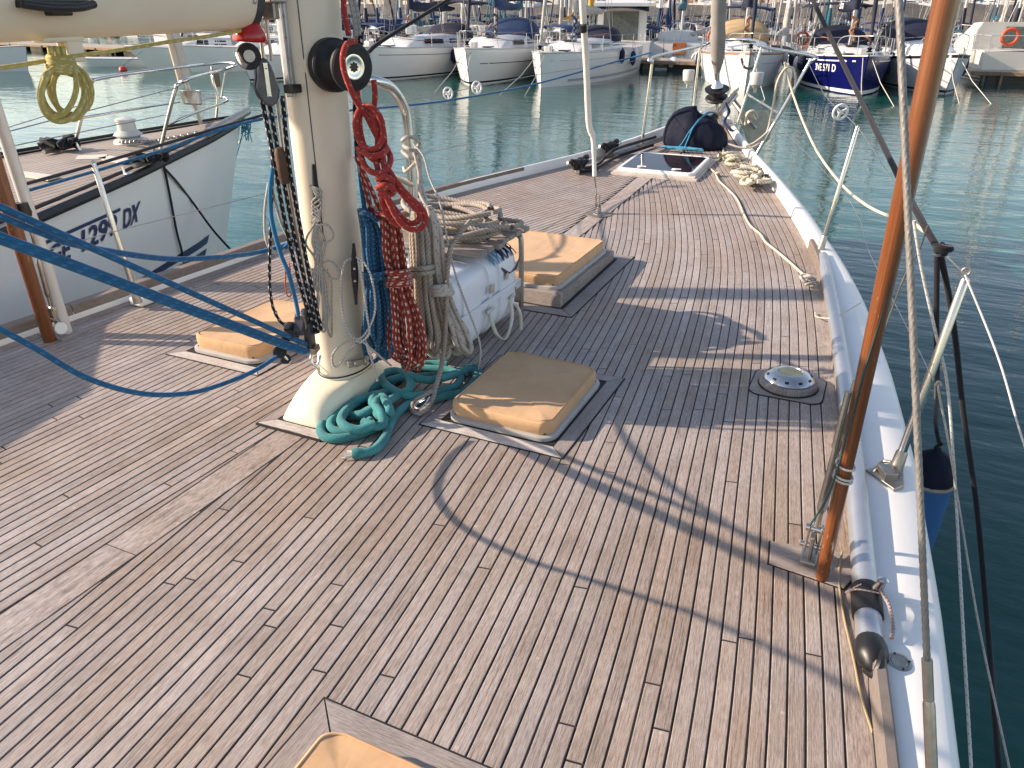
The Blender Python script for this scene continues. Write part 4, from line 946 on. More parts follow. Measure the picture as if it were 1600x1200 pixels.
m = MB(); m.tube([VB+V3((0, 0, .03)), VB+V3((0, 0, .09))], .012, 8); m.obj('block_hanger', STEELD, vt)
rope('blue_line', 'blue line sagging from under the boom to behind the mast', [[VB+V3((.0, .05, -.02)), VB*.45+vx(-40, 322)*.55+V3((0, 0, -.02)), vx(-40, 322, .0), vx(0, 338, .0), vx(60, 362, -.03), vx(126, 384, -.08), vx(255, 404, -.15), vx(340, 402, -.2), vx(400, 395, -.2), vx(455, 380, -.1)]], .0098, BLUEL)
rope('blue_tail', 'loose blue tail sagging low over the deck aft of the mast', [[VB+V3((.0, -.06, -.02)), VB+V3((.0, -.05, -.22)), VB*.4+vx(-50, 487)*.6+V3((0, -.03, -.06)), vx(-50, 487), vx(0, 514), vx(60, 547), vx(130, 588), vx(200, 611), vx(260, 617), vx(320, 609), vx(390, 583), vx(432, 558)]], .0088, BLUEL)
# -- thin grey line on the upper cleat
P = []
rg = random.Random(3)
for k in range(4): P.append([Q(486+rg.uniform(-3, 3), 290, 3.0), Q(502, 300+8*k, 2.985), Q(488, 316+6*k, 2.99), Q(500, 332+4*k, 2.985), Q(487, 348, 3.0)])
for k in range(6):
    x = 488+4*k; j = lambda a: rg.uniform(-a, a); P.append([Q(493+j(3), 345, 2.99), Q(x-5+j(6), 378, 2.985), Q(498+j(6), 405, 2.98), Q(x-2+j(7), 440+j(10), 2.98), Q(x-3+j(6), 470+j(8), 2.98), Q(x+j(5), 500+rg.uniform(-20, 24), 2.975), Q(x+9+j(3), 512+j(16), 2.975), Q(x+10+j(5), 480+j(10), 2.98), Q(x+4+j(9), 440+j(12), 2.985), Q(500+j(5), 405+j(6), 2.975), Q(499+j(4), 380, 2.985)])
P.append([Q(495, 352, 2.985), Q(512, 352, 2.97), Q(521, 368, 2.965), Q(512, 378, 2.97), Q(497, 380, 2.985), Q(490, 400, 2.985)]); P.append([Q(500, 412, 2.985), Q(517, 408, 2.965), Q(530, 425, 2.96), Q(526, 436, 2.965), Q(512, 432, 2.975)])
P.append([Q(487, 420, 2.985), Q(500, 428, 2.98), Q(512, 420, 2.985)])
rope('grey_coil', 'small coil of thin grey line hung on the upper black cleat of the mast', P, .0046, GREYT, n=6, seg=6, cat='rope coil')
rope('grey_line', 'thin grey line looped from the lower black cleat round the mast foot', [[Q(548, 405, 3.0), Q(538, 412, 2.99), Q(533, 450, 2.985), Q(536, 490, 2.985), Q(545, 520, 2.97), Q(560, 530, 2.95), Q(575, 515, 2.94), Q(586, 485, 2.93), Q(582, 440, 2.93), Q(570, 412, 2.95), Q(557, 402, 2.97)], [Q(560, 406, 2.97), Q(568, 450, 2.95), Q(573, 490, 2.94), Q(577, 520, 2.93), Q(566, 533, 2.94), Q(562, 536, 2.94)], [Q(562, 533, 2.94), Q(540, 535, 2.97), Q(522, 550, 2.985), Q(519, 566, 2.985), Q(526, 573, 2.985), Q(540, 555, 2.97), Q(556, 536, 2.95)], [Q(563, 530, 2.94), Q(580, 545, 2.95), Q(600, 562, 3.0), Q(611, 571, 3.05)], [Q(572, 536, 2.93), Q(580, 560, 2.94), Q(588, 585, 2.96), Q(590, 595, 2.99)]], .0048, WBF, n=6)
# -- red line on the winch, big hitch and bights
Fr_ = 2.98
rope('red_line', 'plain red line leading down to the winch, wrapped round it and hung in bights', [[Q(535, -20, 3.02), Q(538, 20, 3.02), Q(545, 55, 3.0)], [Q(556, 64, Fr_-.0), Q(543, 68, 2.93), Q(536, 85, 2.905), Q(537, 108, 2.90), Q(546, 135, 2.90), Q(558, 160, 2.92), Q(573, 182, 2.94), Q(582, 200, 2.95), Q(590, 215, 2.96)], [Q(584, 125, 2.98), Q(586, 150, 2.97), Q(583, 172, 2.96), Q(578, 180, 2.95)], [Q(557, 128, 3.0), Q(559, 150, 2.98), Q(562, 165, 2.97)]], .0105, RED)
def bight(cx, cy, a, b, ang, F, n=14, full=1.): 
    c, s_ = math.cos(R(ang)), math.sin(R(ang)); return [Q(cx+a*math.cos(A)*c-b*math.sin(A)*s_, cy+a*math.cos(A)*s_+b*math.sin(A)*c, F+.012*math.sin(3*A)) for A in np.linspace(-.5*math.pi, 1.5*math.pi*full, n)]
rope('red_coil', 'coil of plain red line hung below the winch in two long loops', [bight(576, 205, 13, 40, -10, 2.95), bight(581, 208, 18, 44, -12, 2.97), bight(577, 200, 21, 34, -10, 2.93), [Q(565, 236, 2.92), Q(580, 244, 2.90), Q(598, 240, 2.91), Q(604, 232, 2.95)], [Q(560, 230, 2.95), Q(572, 262, 2.9), Q(592, 271, 2.89), Q(606, 262, 2.92), Q(610, 246, 2.96), Q(602, 228, 2.98)], [Q(582, 232, 2.95), Q(588, 255, 2.93), Q(594, 278, 2.92), Q(600, 300, 2.92)], [Q(596, 232, 2.95), Q(600, 258, 2.93), Q(604, 280, 2.92), Q(606, 300, 2.92)],
    [Q(589, 280, 2.9), Q(600, 276, 2.885), Q(611, 281, 2.9), Q(612, 290, 2.92), Q(601, 294, 2.9), Q(590, 290, 2.9)], [Q(589, 294, 2.9), Q(601, 289, 2.885), Q(613, 294, 2.9), Q(614, 302, 2.92), Q(602, 305, 2.9), Q(591, 302, 2.9)],
    [Q(605, 262, 2.92), Q(620, 285, 2.93), Q(640, 308, 2.95), Q(658, 325, 2.97), Q(665, 340, 2.97), Q(660, 355, 2.95), Q(645, 359, 2.93), Q(630, 352, 2.92), Q(617, 335, 2.91), Q(605, 310, 2.9), Q(599, 295, 2.9)], [Q(601, 300, 2.93), Q(612, 320, 2.94), Q(628, 340, 2.95), Q(642, 349, 2.96), Q(653, 345, 2.96), Q(655, 334, 2.96), Q(640, 316, 2.95), Q(622, 296, 2.94), Q(609, 280, 2.93)], [Q(596, 305, 2.94), Q(600, 325, 2.94), Q(613, 345, 2.95), Q(628, 354, 2.95)]], .0115, RED, cat='rope coil')
hank('red_coil', 'long hank of red line with white flecks hanging beside the mast', [(603, 318, 13), (611, 350, 14), (613, 385, 17), (617, 412, 17), (621, 430, 15), (624, 455, 17), (633, 490, 24), (637, 530, 31), (636, 580, 29)], 3.08, 12, .0105, REDF, [(.40, .50, 4)], 11, .10)
rope('red_tail', 'flecked red tails leading down from behind the winch', [[Q(556, 245, 3.08), Q(575, 285, 3.05), Q(590, 320, 3.05), Q(602, 345, 3.05)], [Q(560, 250, 3.09), Q(572, 300, 3.08), Q(582, 330, 3.06), Q(598, 345, 3.05)], [Q(588, 333, 3.02), Q(602, 336, 3.0), Q(622, 345, 3.0), Q(632, 352, 3.03)]], .0095, REDF)
hank('blue_coil', 'long hank of blue line hanging against the mast', [(566, 326, 9), (578, 345, 14), (583, 400, 16), (586, 432, 15), (590, 470, 21), (592, 520, 27), (592, 568, 24)], 3.06, 11, .0095, BLUH, [(.42, .47, 2)], 5, .075)
rope('blue_tail', 'blue line leading down the forward side of the mast to its hank', [[Q(559, 230, 3.14), Q(565, 290, 3.1), Q(570, 330, 3.07)], [Q(572, 290, 3.12), Q(578, 320, 3.09), Q(577, 335, 3.07)], [Q(564, 332, 3.01), Q(576, 335, 2.99), Q(590, 345, 3.01)]], .0095, BLUH)
hank('white_coil', 'long hank of off-white line hanging from the steel guard bar', [(668, 322, 8), (672, 345, 16), (676, 400, 19), (681, 445, 18), (690, 490, 28), (703, 530, 40), (708, 566, 43)], 3.42, 17, .0115, GREYL, [(.50, .56, 2.5)], 21, .12)
hank('shadow_fill_coil', 'added narrow beige hank filling the shadow gap between the flecked red hank and the off-white hank', [(650, 330, 8), (655, 360, 13), (658, 420, 15), (662, 470, 16), (668, 520, 20), (672, 556, 18)], 3.34, 9, .0115, TWIST, [(.38, .45, 2)], 41, .10)  # added hank, placed to fill the gap in the rope shadows
rope('white_line', 'off-white line hitched round the top of the steel guard bar', [[Q(628, 220, 3.55), Q(636, 214, 3.52), Q(648, 216, 3.53), Q(655, 224, 3.56), Q(650, 232, 3.6)], [Q(628, 236, 3.54), Q(640, 246, 3.5), Q(652, 250, 3.53), Q(646, 258, 3.5), Q(634, 268, 3.5), Q(631, 262, 3.54)], [Q(630, 228, 3.53), Q(640, 233, 3.5), Q(652, 238, 3.52), Q(656, 255, 3.52), Q(657, 285, 3.5), Q(664, 310, 3.46), Q(668, 330, 3.42)], [Q(647, 235, 3.5), Q(655, 270, 3.48), Q(656, 300, 3.46), Q(668, 326, 3.42)]], .0085, GREYL)
rope('flecked_line', 'thin black and white flecked line slanting across the white canister', [[Q(647, 226, 3.52), Q(662, 245, 3.48), Q(672, 280, 3.45), Q(688, 318, 3.4), Q(700, 380, 3.38), Q(712, 430, 3.36), Q(730, 480, 3.34), Q(745, 520, 3.34), Q(751, 550, 3.36), D(746, 588, .006)]], .0048, WBF, n=6)
# twisted rope with thimble
th_o = rope('laid_rope', 'grey laid rope hanging down to a metal thimble near the teal rope', [[Q(735, 345, 3.52), Q(715, 370, 3.42), Q(703, 392, 3.36), Q(699, 430, 3.33), Q(697, 480, 3.31), Q(695, 530, 3.3), Q(690, 570, 3.22), D(682, 602, .07), D(677, 616, .05)], [D(681, 600, .07), D(678, 618, .045), D(670, 634, .03), D(655, 646, .02), D(644, 639, .02), D(648, 627, .035), D(662, 619, .05), D(675, 611, .06)]], .0115, TWIST, lobes=3, pitch=.06)
m = MB(); m.tube(cr([D(672, 621, .05), D(664, 633, .035), D(655, 639, .028), D(649, 636, .028), D(653, 629, .04), D(664, 623, .05)], 6), .006, 8); m.obj('thimble', STEEL, th_o)
# coil of laid rope on the bench
P = []; rg = random.Random(12)
for k in range(9):
    cx, cy = .03+rg.uniform(-.04, .04), .97+rg.uniform(-.05, .05); a, b = .28+rg.uniform(-.07, .07), .17+rg.uniform(-.05, .07); ph = rg.uniform(-.5, .3); z = .555+.017*k*.75; pts = []
    for A in np.linspace(0, 2*math.pi*.97, 15): x = a*math.cos(A); y = b*math.sin(A); pts.append(V3((cx+x*math.cos(ph)-y*math.sin(ph), cy+x*math.sin(ph)+y*math.cos(ph), z+.016*math.sin(2*A+k)-.0)))
    P.append(pts)
P.append([V3((.2, .7, .58)), V3((.30, .80, .60)), V3((.36, 1.0, .58)), V3((.33, 1.18, .56)), V3((.2, 1.15, .57))])
rope('laid_rope_coil', 'coil of old grey laid rope heaped on the slatted bench', P, .0135, TWIST, lobes=3, pitch=.06, seg=5, cat='rope coil')
# -- teal rope heap on the deck
def zt(pts): return [D(380+x/3.2, 400+y/3.2, hh) for x, y, hh in pts]
tp_ = [zt([(560, 988, .02), (600, 985, .02), (660, 965, .02), (712, 905, .02), (735, 840, .02), (780, 775, .02), (840, 738, .02), (920, 728, .02), (1010, 700, .02), (1090, 686, .02), (1140, 650, .022), (1165, 600, .022), (1135, 568, .03), (1070, 590, .05), (980, 600, .06), (880, 605, .06), (780, 610, .06), (690, 640, .05), (600, 690, .03), (510, 740, .02), (430, 800, .02), (388, 860, .02), (410, 905, .02), (490, 912, .02), (590, 888, .02), (670, 855, .025), (715, 815, .04)]),
       zt([(715, 815, .04), (700, 770, .055), (650, 740, .06), (650, 705, .06), (690, 700, .06), (720, 740, .06), (735, 790, .05), (690, 800, .055), (640, 770, .045), (590, 790, .03), (530, 800, .03)]),
       zt([(530, 800, .03), (600, 790, .05), (680, 750, .06), (770, 700, .05), (830, 665, .06), (830, 610, .07), (760, 575, .07), (690, 600, .06), (720, 650, .06), (790, 690, .055), (870, 700, .04), (970, 680, .035), (1060, 650, .03), (1085, 605, .03), (1040, 575, .03), (960, 565, .03), (860, 560, .03)]),
       zt([(600, 830, .05), (660, 850, .05), (700, 840, .05), (690, 790, .07), (660, 740, .08), (690, 715, .08), (730, 760, .08), (720, 800, .06)]),
       zt([(760, 690, .03), (680, 690, .05), (580, 720, .055), (500, 770, .04), (440, 830, .03), (450, 870, .025), (520, 880, .025), (600, 860, .03), (640, 820, .04)]),
       zt([(860, 560, .03), (800, 560, .05), (840, 600, .08), (930, 620, .07), (1030, 600, .06), (1100, 570, .03), (1160, 560, .02), (1190, 620, .02), (1150, 670, .02)]),
       zt([(640, 700, .03), (540, 750, .05), (490, 810, .06), (510, 850, .06), (580, 868, .05), (660, 840, .06)]),
       zt([(1020, 545, .02), (930, 540, .02), (830, 560, .03), (780, 600, .04)])]
tl_o = rope('teal_rope', 'thick teal mooring rope heaped on the deck with one frayed end', tp_, .0195, TEAL, n=10, seg=6, cat='rope')
m = MB(); e = D(380+556/3.2, 400+988/3.2, .02); e2 = D(380+600/3.2, 400+985/3.2, .02); dr = (e-e2)/np.linalg.norm(e-e2)
for k in range(16):
    A = rg.uniform(0, 6.28); q = V3((0, math.cos(A), math.sin(A)*.6))*rg.uniform(.004, .02); m.tube([e-dr*.01+q*.6, e+dr*rg.uniform(.012, .04)+q*1.25], rg.uniform(.0028, .005), 6)
m.obj('frayed_core', M('frayed white core', (.66, .62, .55), .9), tl_o)
m = MB(); m.tube([e-dr*.035, e-dr*.02, e-dr*.005, e+dr*.008], [.0195, .0235, .0245, .019], 12); m.obj('frayed_collar', TEAL, tl_o)
# -- yellow coil under the boom
yc = [Wx(x, y, 0) for x, y in ((95, 90), (97, 120))]
Xy = 0.02
def yv(x, y, X=Xy): return Wx(x, y, X)
P = []
for k, (cx, cy, a, b, ang, X) in enumerate(((97, 146, 34, 44, 10, .05), (103, 142, 38, 42, -12, .0), (92, 142, 26, 42, 16, .06), (110, 140, 32, 40, -24, -.03), (101, 150, 36, 36, -4, .02), (108, 147, 24, 40, -14, .035))):
    c, s_ = math.cos(R(ang)), math.sin(R(ang)); pts = []
    for A in np.linspace(R(-104), R(-104-332), 15):
        dx, dy = a*math.cos(A), b*math.sin(A); pts.append(yv(cx+dx*c-dy*s_, cy+dx*s_+dy*c, X+.012*math.sin(A*2+k)))
    P.append(pts)
yo = rope('yellow_coil', 'coil of faded yellow line hanging under the boom', P, .0072, YELL, cat='rope coil')
wm = MB(); pts = []
for i in range(14*5): A = 2*math.pi*i/14; t = i/(14*5); pts.append(yv(84+.12*(88+26*t)+math.cos(A)*(19+5*t), 90+24*t+math.sin(A)*2.5+3*math.cos(A), Xy+.045*math.sin(A)))
wm.tube(pts, .0072, 7); wm.obj('wrap', YELL, yo, 70)
wm = MB()
for x in (78, 88, 97): wm.tube(cr([yv(x, 72), yv(x+2, 86), yv(x+4, 102)], 4), .008, 7)
wm.obj('hanger', YELL, yo, 70)
rope('yellow_line', 'faded yellow line stretched along beneath the boom past its coil', [[yv(-60, 113), yv(0, 106), yv(60, 97), yv(110, 88), yv(160, 82), yv(260, 66), yv(330, 56), yv(395, 45)]], .0055, YELL)
# red and dark fitting at the gooseneck
t = empty('snatch_block', Wf(385, 60, 2.9), 'red plastic cupped block with dark sheave under the boom end', 'block')
m = MB(); c = Wf(390, 55, 2.84); m.lathe([(.012, .055), (.03, .04), (.05, .01), (.056, -.01), (.053, -.02), (.04, -.012)], c, (.1, .1, 1), 20); m.tube(cr([c+V3((.0, 0, .05)), c+V3((.0, 0, .1)), c+V3((.02, 0, .14))], 4), .012, 8); m.obj('red_shell', M('red glossy plastic', (.45, .012, .01), .2, var=.1), t, 40)
m = MB(); m.lathe([(.042, -.012), (.045, 0), (.042, .012)], Wf(388, 88, 2.9), (.8, -.55, .1), 20); m.obj('sheave', RUBBER, t)
m = MB(); m.tube(cr([Wf(372, 84, 2.88), Wf(378, 98, 2.86), Wf(386, 104, 2.86)], 4), .01, 8); m.lathe([(.02, -.016), (.02, .016)], Wf(388, 88, 2.9), (.8, -.55, .1), 14); m.obj('fork', STEELD, t)
# black rod behind the winch
rope('black_stay', 'straight black line rising forward from behind the winch', [[Q(575, 82, 3.35), Q(600, 62, 3.45), Q(700, 0, 3.85), Q(740, -25, 4.0)]], .0085, BLKR, cat='stay')
m = MB(); b0_ = Wf(548, 25, 3.12)
rope('mixed_lines', 'bunched dark and grey lines leading down the forward side of the mast', [[Q(541, -20, 3.14), Q(552, 20, 3.12), Q(556, 58, 3.1)], [Q(547, -20, 3.16), Q(557, 15, 3.14), Q(561, 55, 3.12)]], .009, GREYT)
rope('black_line', 'black flecked line dropping forward of the winch', [[Q(551, -20, 3.16), Q(553, 8, 3.16), Q(560, 38, 3.16), Q(563, 58, 3.15), Q(556, 160, 3.16), Q(559, 245, 3.16)]], .012, BLKF)

# -- starboard deck lines
rope('cream_line', 'cream line snaking along the starboard foredeck to a knot at the silver pole', [[D(1128, 222, .01), D(1130, 238, .01), D(1122, 250, .01), D(1108, 254, .01), D(1099, 249, .012)], [D(1097, 248, .012), D(1106, 260, .01), D(1117, 270, .01), D(1124, 283, .01), D(1138, 296, .01), D(1152, 312, .01), D(1162, 334, .01), D(1172, 352, .01), D(1188, 366, .01), D(1196, 378, .01), D(1212, 391, .01), D(1232, 408, .01), D(1252, 426, .012), D(1266, 438, .03)]], .0085, CREAMB2)
def knot(name, label, c, r, rr, mat, n, seed, lobes=0, sq=.7):
    g_ = random.Random(seed); P = []
    for k in range(n):
        q = c+V3((g_.uniform(-r, r)*.6, g_.uniform(-r, r)*.6, g_.uniform(0, r)*sq)); a = g_.uniform(.45, .8)*r; u_ = V3((g_.uniform(-1, 1), g_.uniform(-1, 1), g_.uniform(-.5, .5))); u_ /= np.linalg.norm(u_); v_ = np.cross(u_, (g_.uniform(-.4, .4), g_.uniform(-.4, .4), 1)); v_ /= np.linalg.norm(v_)
        P.append([q+(u_*math.cos(A)+v_*math.sin(A)*.7)*a for A in np.linspace(0, 5.6, 9)])
    zmin = min(p[2] for pp in P for p in pp); dz = c[2]+rr*.6-zmin
    P = [[p+V3((0, 0, max(0, dz)*(1 if dz > 0 else 0))) for p in pp] for pp in P]
    return rope(name, label, P, rr, mat, seg=5, lobes=lobes, pitch=.06, cat='rope')
knot('knotted_line', 'greyish knotted line end beside the silver pole', D(1262, 446, .012), .05, .0075, GREYL, 6, 5)
knot('knotted_line', 'small cream overhand knot in the snaking foredeck line', D(1120, 275, .005), .035, .0075, CREAMB2, 4, 8)
P = []; rg = random.Random(31)
for k in range(13):
    t_ = k/12; c = D(1150+t_*30+rg.uniform(-12, 12), 247+t_*38+rg.uniform(-6, 6), .03+rg.uniform(0, .07)); a = rg.uniform(.06, .12); u_ = V3((rg.uniform(-1, 1), rg.uniform(-1, 1), .1)); u_ /= np.linalg.norm(u_); v_ = np.cross(u_, (rg.uniform(-.6, .6), rg.uniform(-.6, .6), 1)); v_ /= np.linalg.norm(v_)
    pts = [c+(u_*math.cos(A)+v_*math.sin(A)*.75)*a for A in np.linspace(0, 5.9, 10)]; zf_ = zd(c[1])+.018; P.append([V3((p[0], p[1], max(p[2], zf_))) for p in pts])
rope('mooring_rope', 'heap of cream laid mooring rope on the starboard foredeck', P, .0195, CREAML, lobes=3, pitch=.09, seg=5, cat='rope coil')
P = []
for k in range(6):
    c = D(1183+rg.uniform(-7, 9), 262+k*4.5, .03); a = rg.uniform(.05, .09); P.append([c+V3((a*math.cos(A), 1.6*a*math.sin(A), .01*math.sin(2*A)+.01*k*.4)) for A in np.linspace(0, 5.9, 10)])
rope('dark_rope', 'dark weathered rope behind the cream mooring rope heap', P, .012, M('dark laid rope', (.07, .06, .05), .9, var=.3, scale=40), lobes=3, pitch=.06, seg=5, cat='rope coil')
Fb = Fof(br_)
rope('mooring_line', 'cream mooring line looped over the starboard pulpit post and hanging outboard', [[Q(1138, 225, Fb), Q(1160, 231, Fb-.05), Q(1180, 228, Fb-.06), Q(1197, 210, Fb), Q(1207, 170, Fb), Q(1214, 130, Fb), Q(1226, 108, Fb), Q(1238, 106, Fb), Q(1243, 122, Fb), Q(1240, 145, Fb), Q(1222, 175, Fb), Q(1200, 205, Fb), Q(1180, 222, Fb-.04), Q(1165, 229, Fb-.06)], [Q(1226, 97, Fb), Q(1230, 115, Fb), Q(1240, 150, Fb-.1), Q(1257, 195, Fb-.5), Q(1280, 242, Fb-1.), Q(1315, 288, Fb-1.7), Q(1350, 318, Fb-2.3), Q(1385, 336, Fb-2.8), Q(1420, 345, Fb-3.4), Q(1445, 362, Fb-4.0)]], .0105, CREAMB2)
# deck-edge cords
rope('gold_cord', 'thin tan cord lying along the starboard deck edge', [[D(1316, 862, .02), D(1311, 890, .006), D(1312, 920, .005), D(1320, 970, .005), D(1334, 1030, .005), D(1345, 1085, .005), D(1362, 1140, .005), D(1378, 1180, .005), D(1400, 1230, .006)]], .0036, ropemat('tan cord', (.42, .33, .19), (.2, .15, .08), .006, .5, pick=160))
rope('black_rope', 'thin black cord trailing aft from the silver pole end', [[D(1357, 1045, .03), D(1358, 1070, .008), D(1360, 1120, .006), D(1366, 1160, .006), D(1372, 1230, .006)]], .0028, BLKR)
rope('cream_rope', 'thin cream cord passed round the silver pole to the gunwale', [[D(1274, 488, .01), D(1276, 495, .02), D(1300, 497, .09), D(1322, 487, .1), D(1345, 473, .07)]], .0035, CREAMB2)
# -- outboard lines on the right
Fk = Fs2+.1
rope('black_mooring_line', 'thick black line slanting from forward to a knot on the starboard lifeline', [[Q(1262, -20, Fk+2.2), Q(1270, 0, Fk+2.1), Q(1330, 125, Fk+1.4), Q(1400, 268, Fk+.55), Q(1440, 345, Fk+.15), Q(1466, 390, Fk)]], .0115, BLKR)
knot('knot', 'black rope knot tied round the starboard lifeline', Wf(1467, 398, Fk), .028, .0115, BLKR, 5, 2, sq=.2)
rope('black_mooring_line', 'thick black line falling from the lifeline knot past the fender to the water', [[Q(1470, 400, Fk), Q(1484, 470, Fk+.02), Q(1494, 540, Fk+.03), Q(1506, 650, Fk+.05), Q(1527, 800, Fk-.02), Q(1545, 1000, Fk-.35), Q(1562, 1215, 1.62), Q(1570, 1330, 1.45)]], .0105, BLKR)
rope('white_line', 'white tracer line dropping outside the leaning stanchion', [[Q(1428, 345, Fs2+.05), Q(1440, 420, Fs2+.05), Q(1462, 520, Fs2+.05), Q(1480, 600, Fs2+.05), Q(1490, 720, Fs2+.03), Q(1495, 800, Fs2), Q(1503, 950, Fs2-.35), Q(1518, 1210, 1.62), Q(1524, 1330, 1.45)]], .0052, WHF)
rope('white_rope', 'thin white cord hitched to the leaning stanchion and trailing aft', [[Q(1461, 602, Fs2-.02), Q(1466, 596, Fs2-.04), Q(1471, 602, Fs2-.02), Q(1466, 608, Fs2-.03), Q(1480, 680, Fs2), Q(1500, 800, Fs2), Q(1530, 980, Fs2-.35), Q(1580, 1215, 1.62), Q(1600, 1330, 1.45)]], .0038, GREYL)
rope('beaded_wire', 'coiled thin steel wire hanging from the knot behind the varnished pole', [[Q(1450, 352, Fs2+.1), Q(1436, 390, Fs2+.15), Q(1410, 440, Fs2+.2), Q(1380, 520, Fs2+.2), Q(1366, 560, Fs2+.2)]], .0035, STEELD, cat='wire')
# fender
fp = Wx(1478, 800, 2.62); t = empty('fender', fp, 'blue fender with dark fabric top hanging outside the starboard gunwale', 'fender')
ftop = Wf(1466, 700, Fof(fp)); r_ = .105
m = MB(); m.lathe([(.012, 0), (.02, -.015), (.05, -.035), (.085, -.07), (r_*.98, -.11), (r_+.004, -.15), (r_+.004, -.165)], ftop, (0.02, 0, 1), 26); 
for i, v in enumerate(m.v):
    v = V3(v); dd_ = v-ftop; A = math.atan2(dd_[1], dd_[0]); k = 1+.035*math.sin(9*A+dd_[2]*20); m.v[i] = (ftop[0]+dd_[0]*k, ftop[1]+dd_[1]*k, v[2])
m.obj('fabric_cap', NAVY, t, 60)
m = MB(); m.lathe([(r_+.006, -.16), (r_+.009, -.168), (r_+.006, -.18)], ftop, (0.02, 0, 1), 26); m.obj('hem', TWIST, t)
m = MB(); m.lathe([(r_+.002, -.178), (r_+.003, -.4), (r_, -.52), (r_*.85, -.62), (r_*.5, -.69), (.02, -.72)], ftop, (0.02, 0, 1), 26); m.obj('fender_body', M('blue fender vinyl', (.02, .12, .30), .5, var=.15, scale=6), t, 60)
rope('fender_rope', 'dark rope from the lifeline knot down to the blue fender', [[Q(1464, 400, Fk), Q(1463, 500, Fk), Q(1464, 590, Fk), Q(1462, 660, Fof(fp)), ftop+V3((0, 0, .02))], [ftop+V3((.012, 0, .03)), ftop+V3((-.01, 0, .0)), ftop+V3((.01, .01, -.01))]], .0095, BLKR)

# ================================================================ foredeck: windlass cover, furler, anchor, cleats
def windlass():
    c = V3((.115, 6.2, zd(6.2))); t = empty('windlass_cover', c, 'bulky navy canvas windlass cover lashed with light blue cord', 'cover')
    rings = []; n = 48
    for s_, zz in ((1.0, .0), (1.03, .04), (1.02, .12), (.98, .2), (.9, .28), (.78, .345), (.6, .39), (.38, .42), (.15, .43), (.02, .432)):
        ring = []
        for j in range(n):
            A = 2*math.pi*j/n; fold = .045*math.sin(7*A+zz*4)+.03*math.sin(13*A-zz*9+1)+.015*math.sin(29*A)
            fold *= (1-.55*min(1, zz/.42)); lump = .1*math.exp(-((A-5.6)/.7)**2)+.06*math.exp(-((A-2.4)/.6)**2)
            rx, ry = .33, .26
            hh = .80*zz*(1+.08*math.cos(A-2.4)-.10*math.cos(A-.2)*min(1, zz/.3))
            ring.append(c+V3((rx*s_*(1+fold+lump)*math.cos(A), ry*s_*(1+fold+lump)*math.sin(A), hh+.012*math.sin(5*A+zz*10)*(zz > .1))))
        rings.append(ring)
    m = MB(); m.loft(rings); m.obj('canvas', NAVY, t, 80)
    P = [[c+V3((-.1, -.36, .005)), c+V3((-.06, -.30, .06)), c+V3((.0, -.27, .18)), c+V3((.06, -.2, .27)), c+V3((.12, -.05, .355)), c+V3((.2, .05, .34))], [c+V3((-.02, -.37, .005)), c+V3((.0, -.31, .1)), c+V3((.03, -.25, .22)), c+V3((.08, -.15, .31)), c+V3((.15, .0, .355))]]
    rope('light_blue_rope', 'light blue cord tied over the navy windlass cover', P+[[c+V3((rg.uniform(-.28, .25), -.36+rg.uniform(-.05, .03), .01+.004*k)) for _ in range(7)] for k in range(6)], .007, LBLUE)
windlass()
bowp = V3((0.02, 7.85, zd(7.85)))
fb = Wf(1120, 150, Fof(bowp)); ftp = Wf(1123, 0, Fof(bowp)-.3); t = empty('furler', bowp, 'grey furled headsail on a roller drum at the bow', 'furler')
u3 = (ftp-fb)/np.linalg.norm(ftp-fb); ln = np.linalg.norm(ftp-fb)
m = MB(); P = [fb+u3*(.30+(.02 if k else 0)+k*.1) for k in range(60)]; m.tube(P, [.035, .07, .083]+[.085+.006*math.sin(k*1.9) for k in range(57)], 18); m.obj('furled_sail', M('grey sun strip cloth', (.28, .26, .235), .8, var=.15, scale=6, bmp=.4, bscale=30), t, 60)
m = MB(); m.tube([fb+u3*.1, fb+u3*.55], .03, 14); m.lathe([(.05, .1), (.075, .12), (.06, .15), (.03, .2)], fb, u3, 18); m.obj('foil', STEEL, t)
m = MB(); m.lathe([(.13, -.02), (.145, .0), (.135, .02), (.08, .03), (.08, .1), (.145, .105), (.15, .125), (.06, .13)], fb-u3*.03, u3, 28); m.obj('drum', BLACK, t, 40)
m = MB(); m.tube([bowp-V3((0, 0, .05)), fb], .022, 10); m.box((bowp+fb)/2, (.03, .06, float(fb[2]-bowp[2])*.9)); m.obj('link_plate', STEELD, t, 0, bevel=.005)
# anchor on the starboard bow roller
ac = Wf(1182, 205, Fof(V3((.45, 7.3, 0)))); t = empty('anchor', ac, 'pale galvanised plough anchor stowed on the starboard side of the bow', 'anchor')
GALV = M('galvanised steel', (.58, .52, .42), .6, 0, var=.2, scale=12, dirt=((.3, .18, .1), .58, .6))
Fz = Fof(V3((.45, 7.3, 0)))
m = MB(); P = [(1152, 175), (1196, 172), (1203, 190), (1199, 216), (1176, 237), (1168, 225)]; A_ = [Wf(x, y, Fz+.05*i) for i, (x, y) in enumerate(P)]; m.loft([A_, [p+V3((.03, .05, -.01)) for p in A_]]); m.obj('fluke', GALV, t, 0, bevel=.006)
m = MB(); m.tube([Wf(1140, 150, Fz+.3), Wf(1172, 192, Fz), Wf(1180, 200, Fz)], [.03, .035, .03], 8); m.tube([Wf(1150, 148, Fz+.3), Wf(1125, 178, Fz-.2)], .03, 8); m.obj('shank', STEELD, t)
m = MB(); m.tube(cr([Wf(1165, 195, Fz-.05), Wf(1168, 178, Fz-.08), Wf(1178, 174, Fz-.08), Wf(1183, 185, Fz-.05)], 5), .02, 8); m.obj('roll_bar', GALV, t)
m = MB()
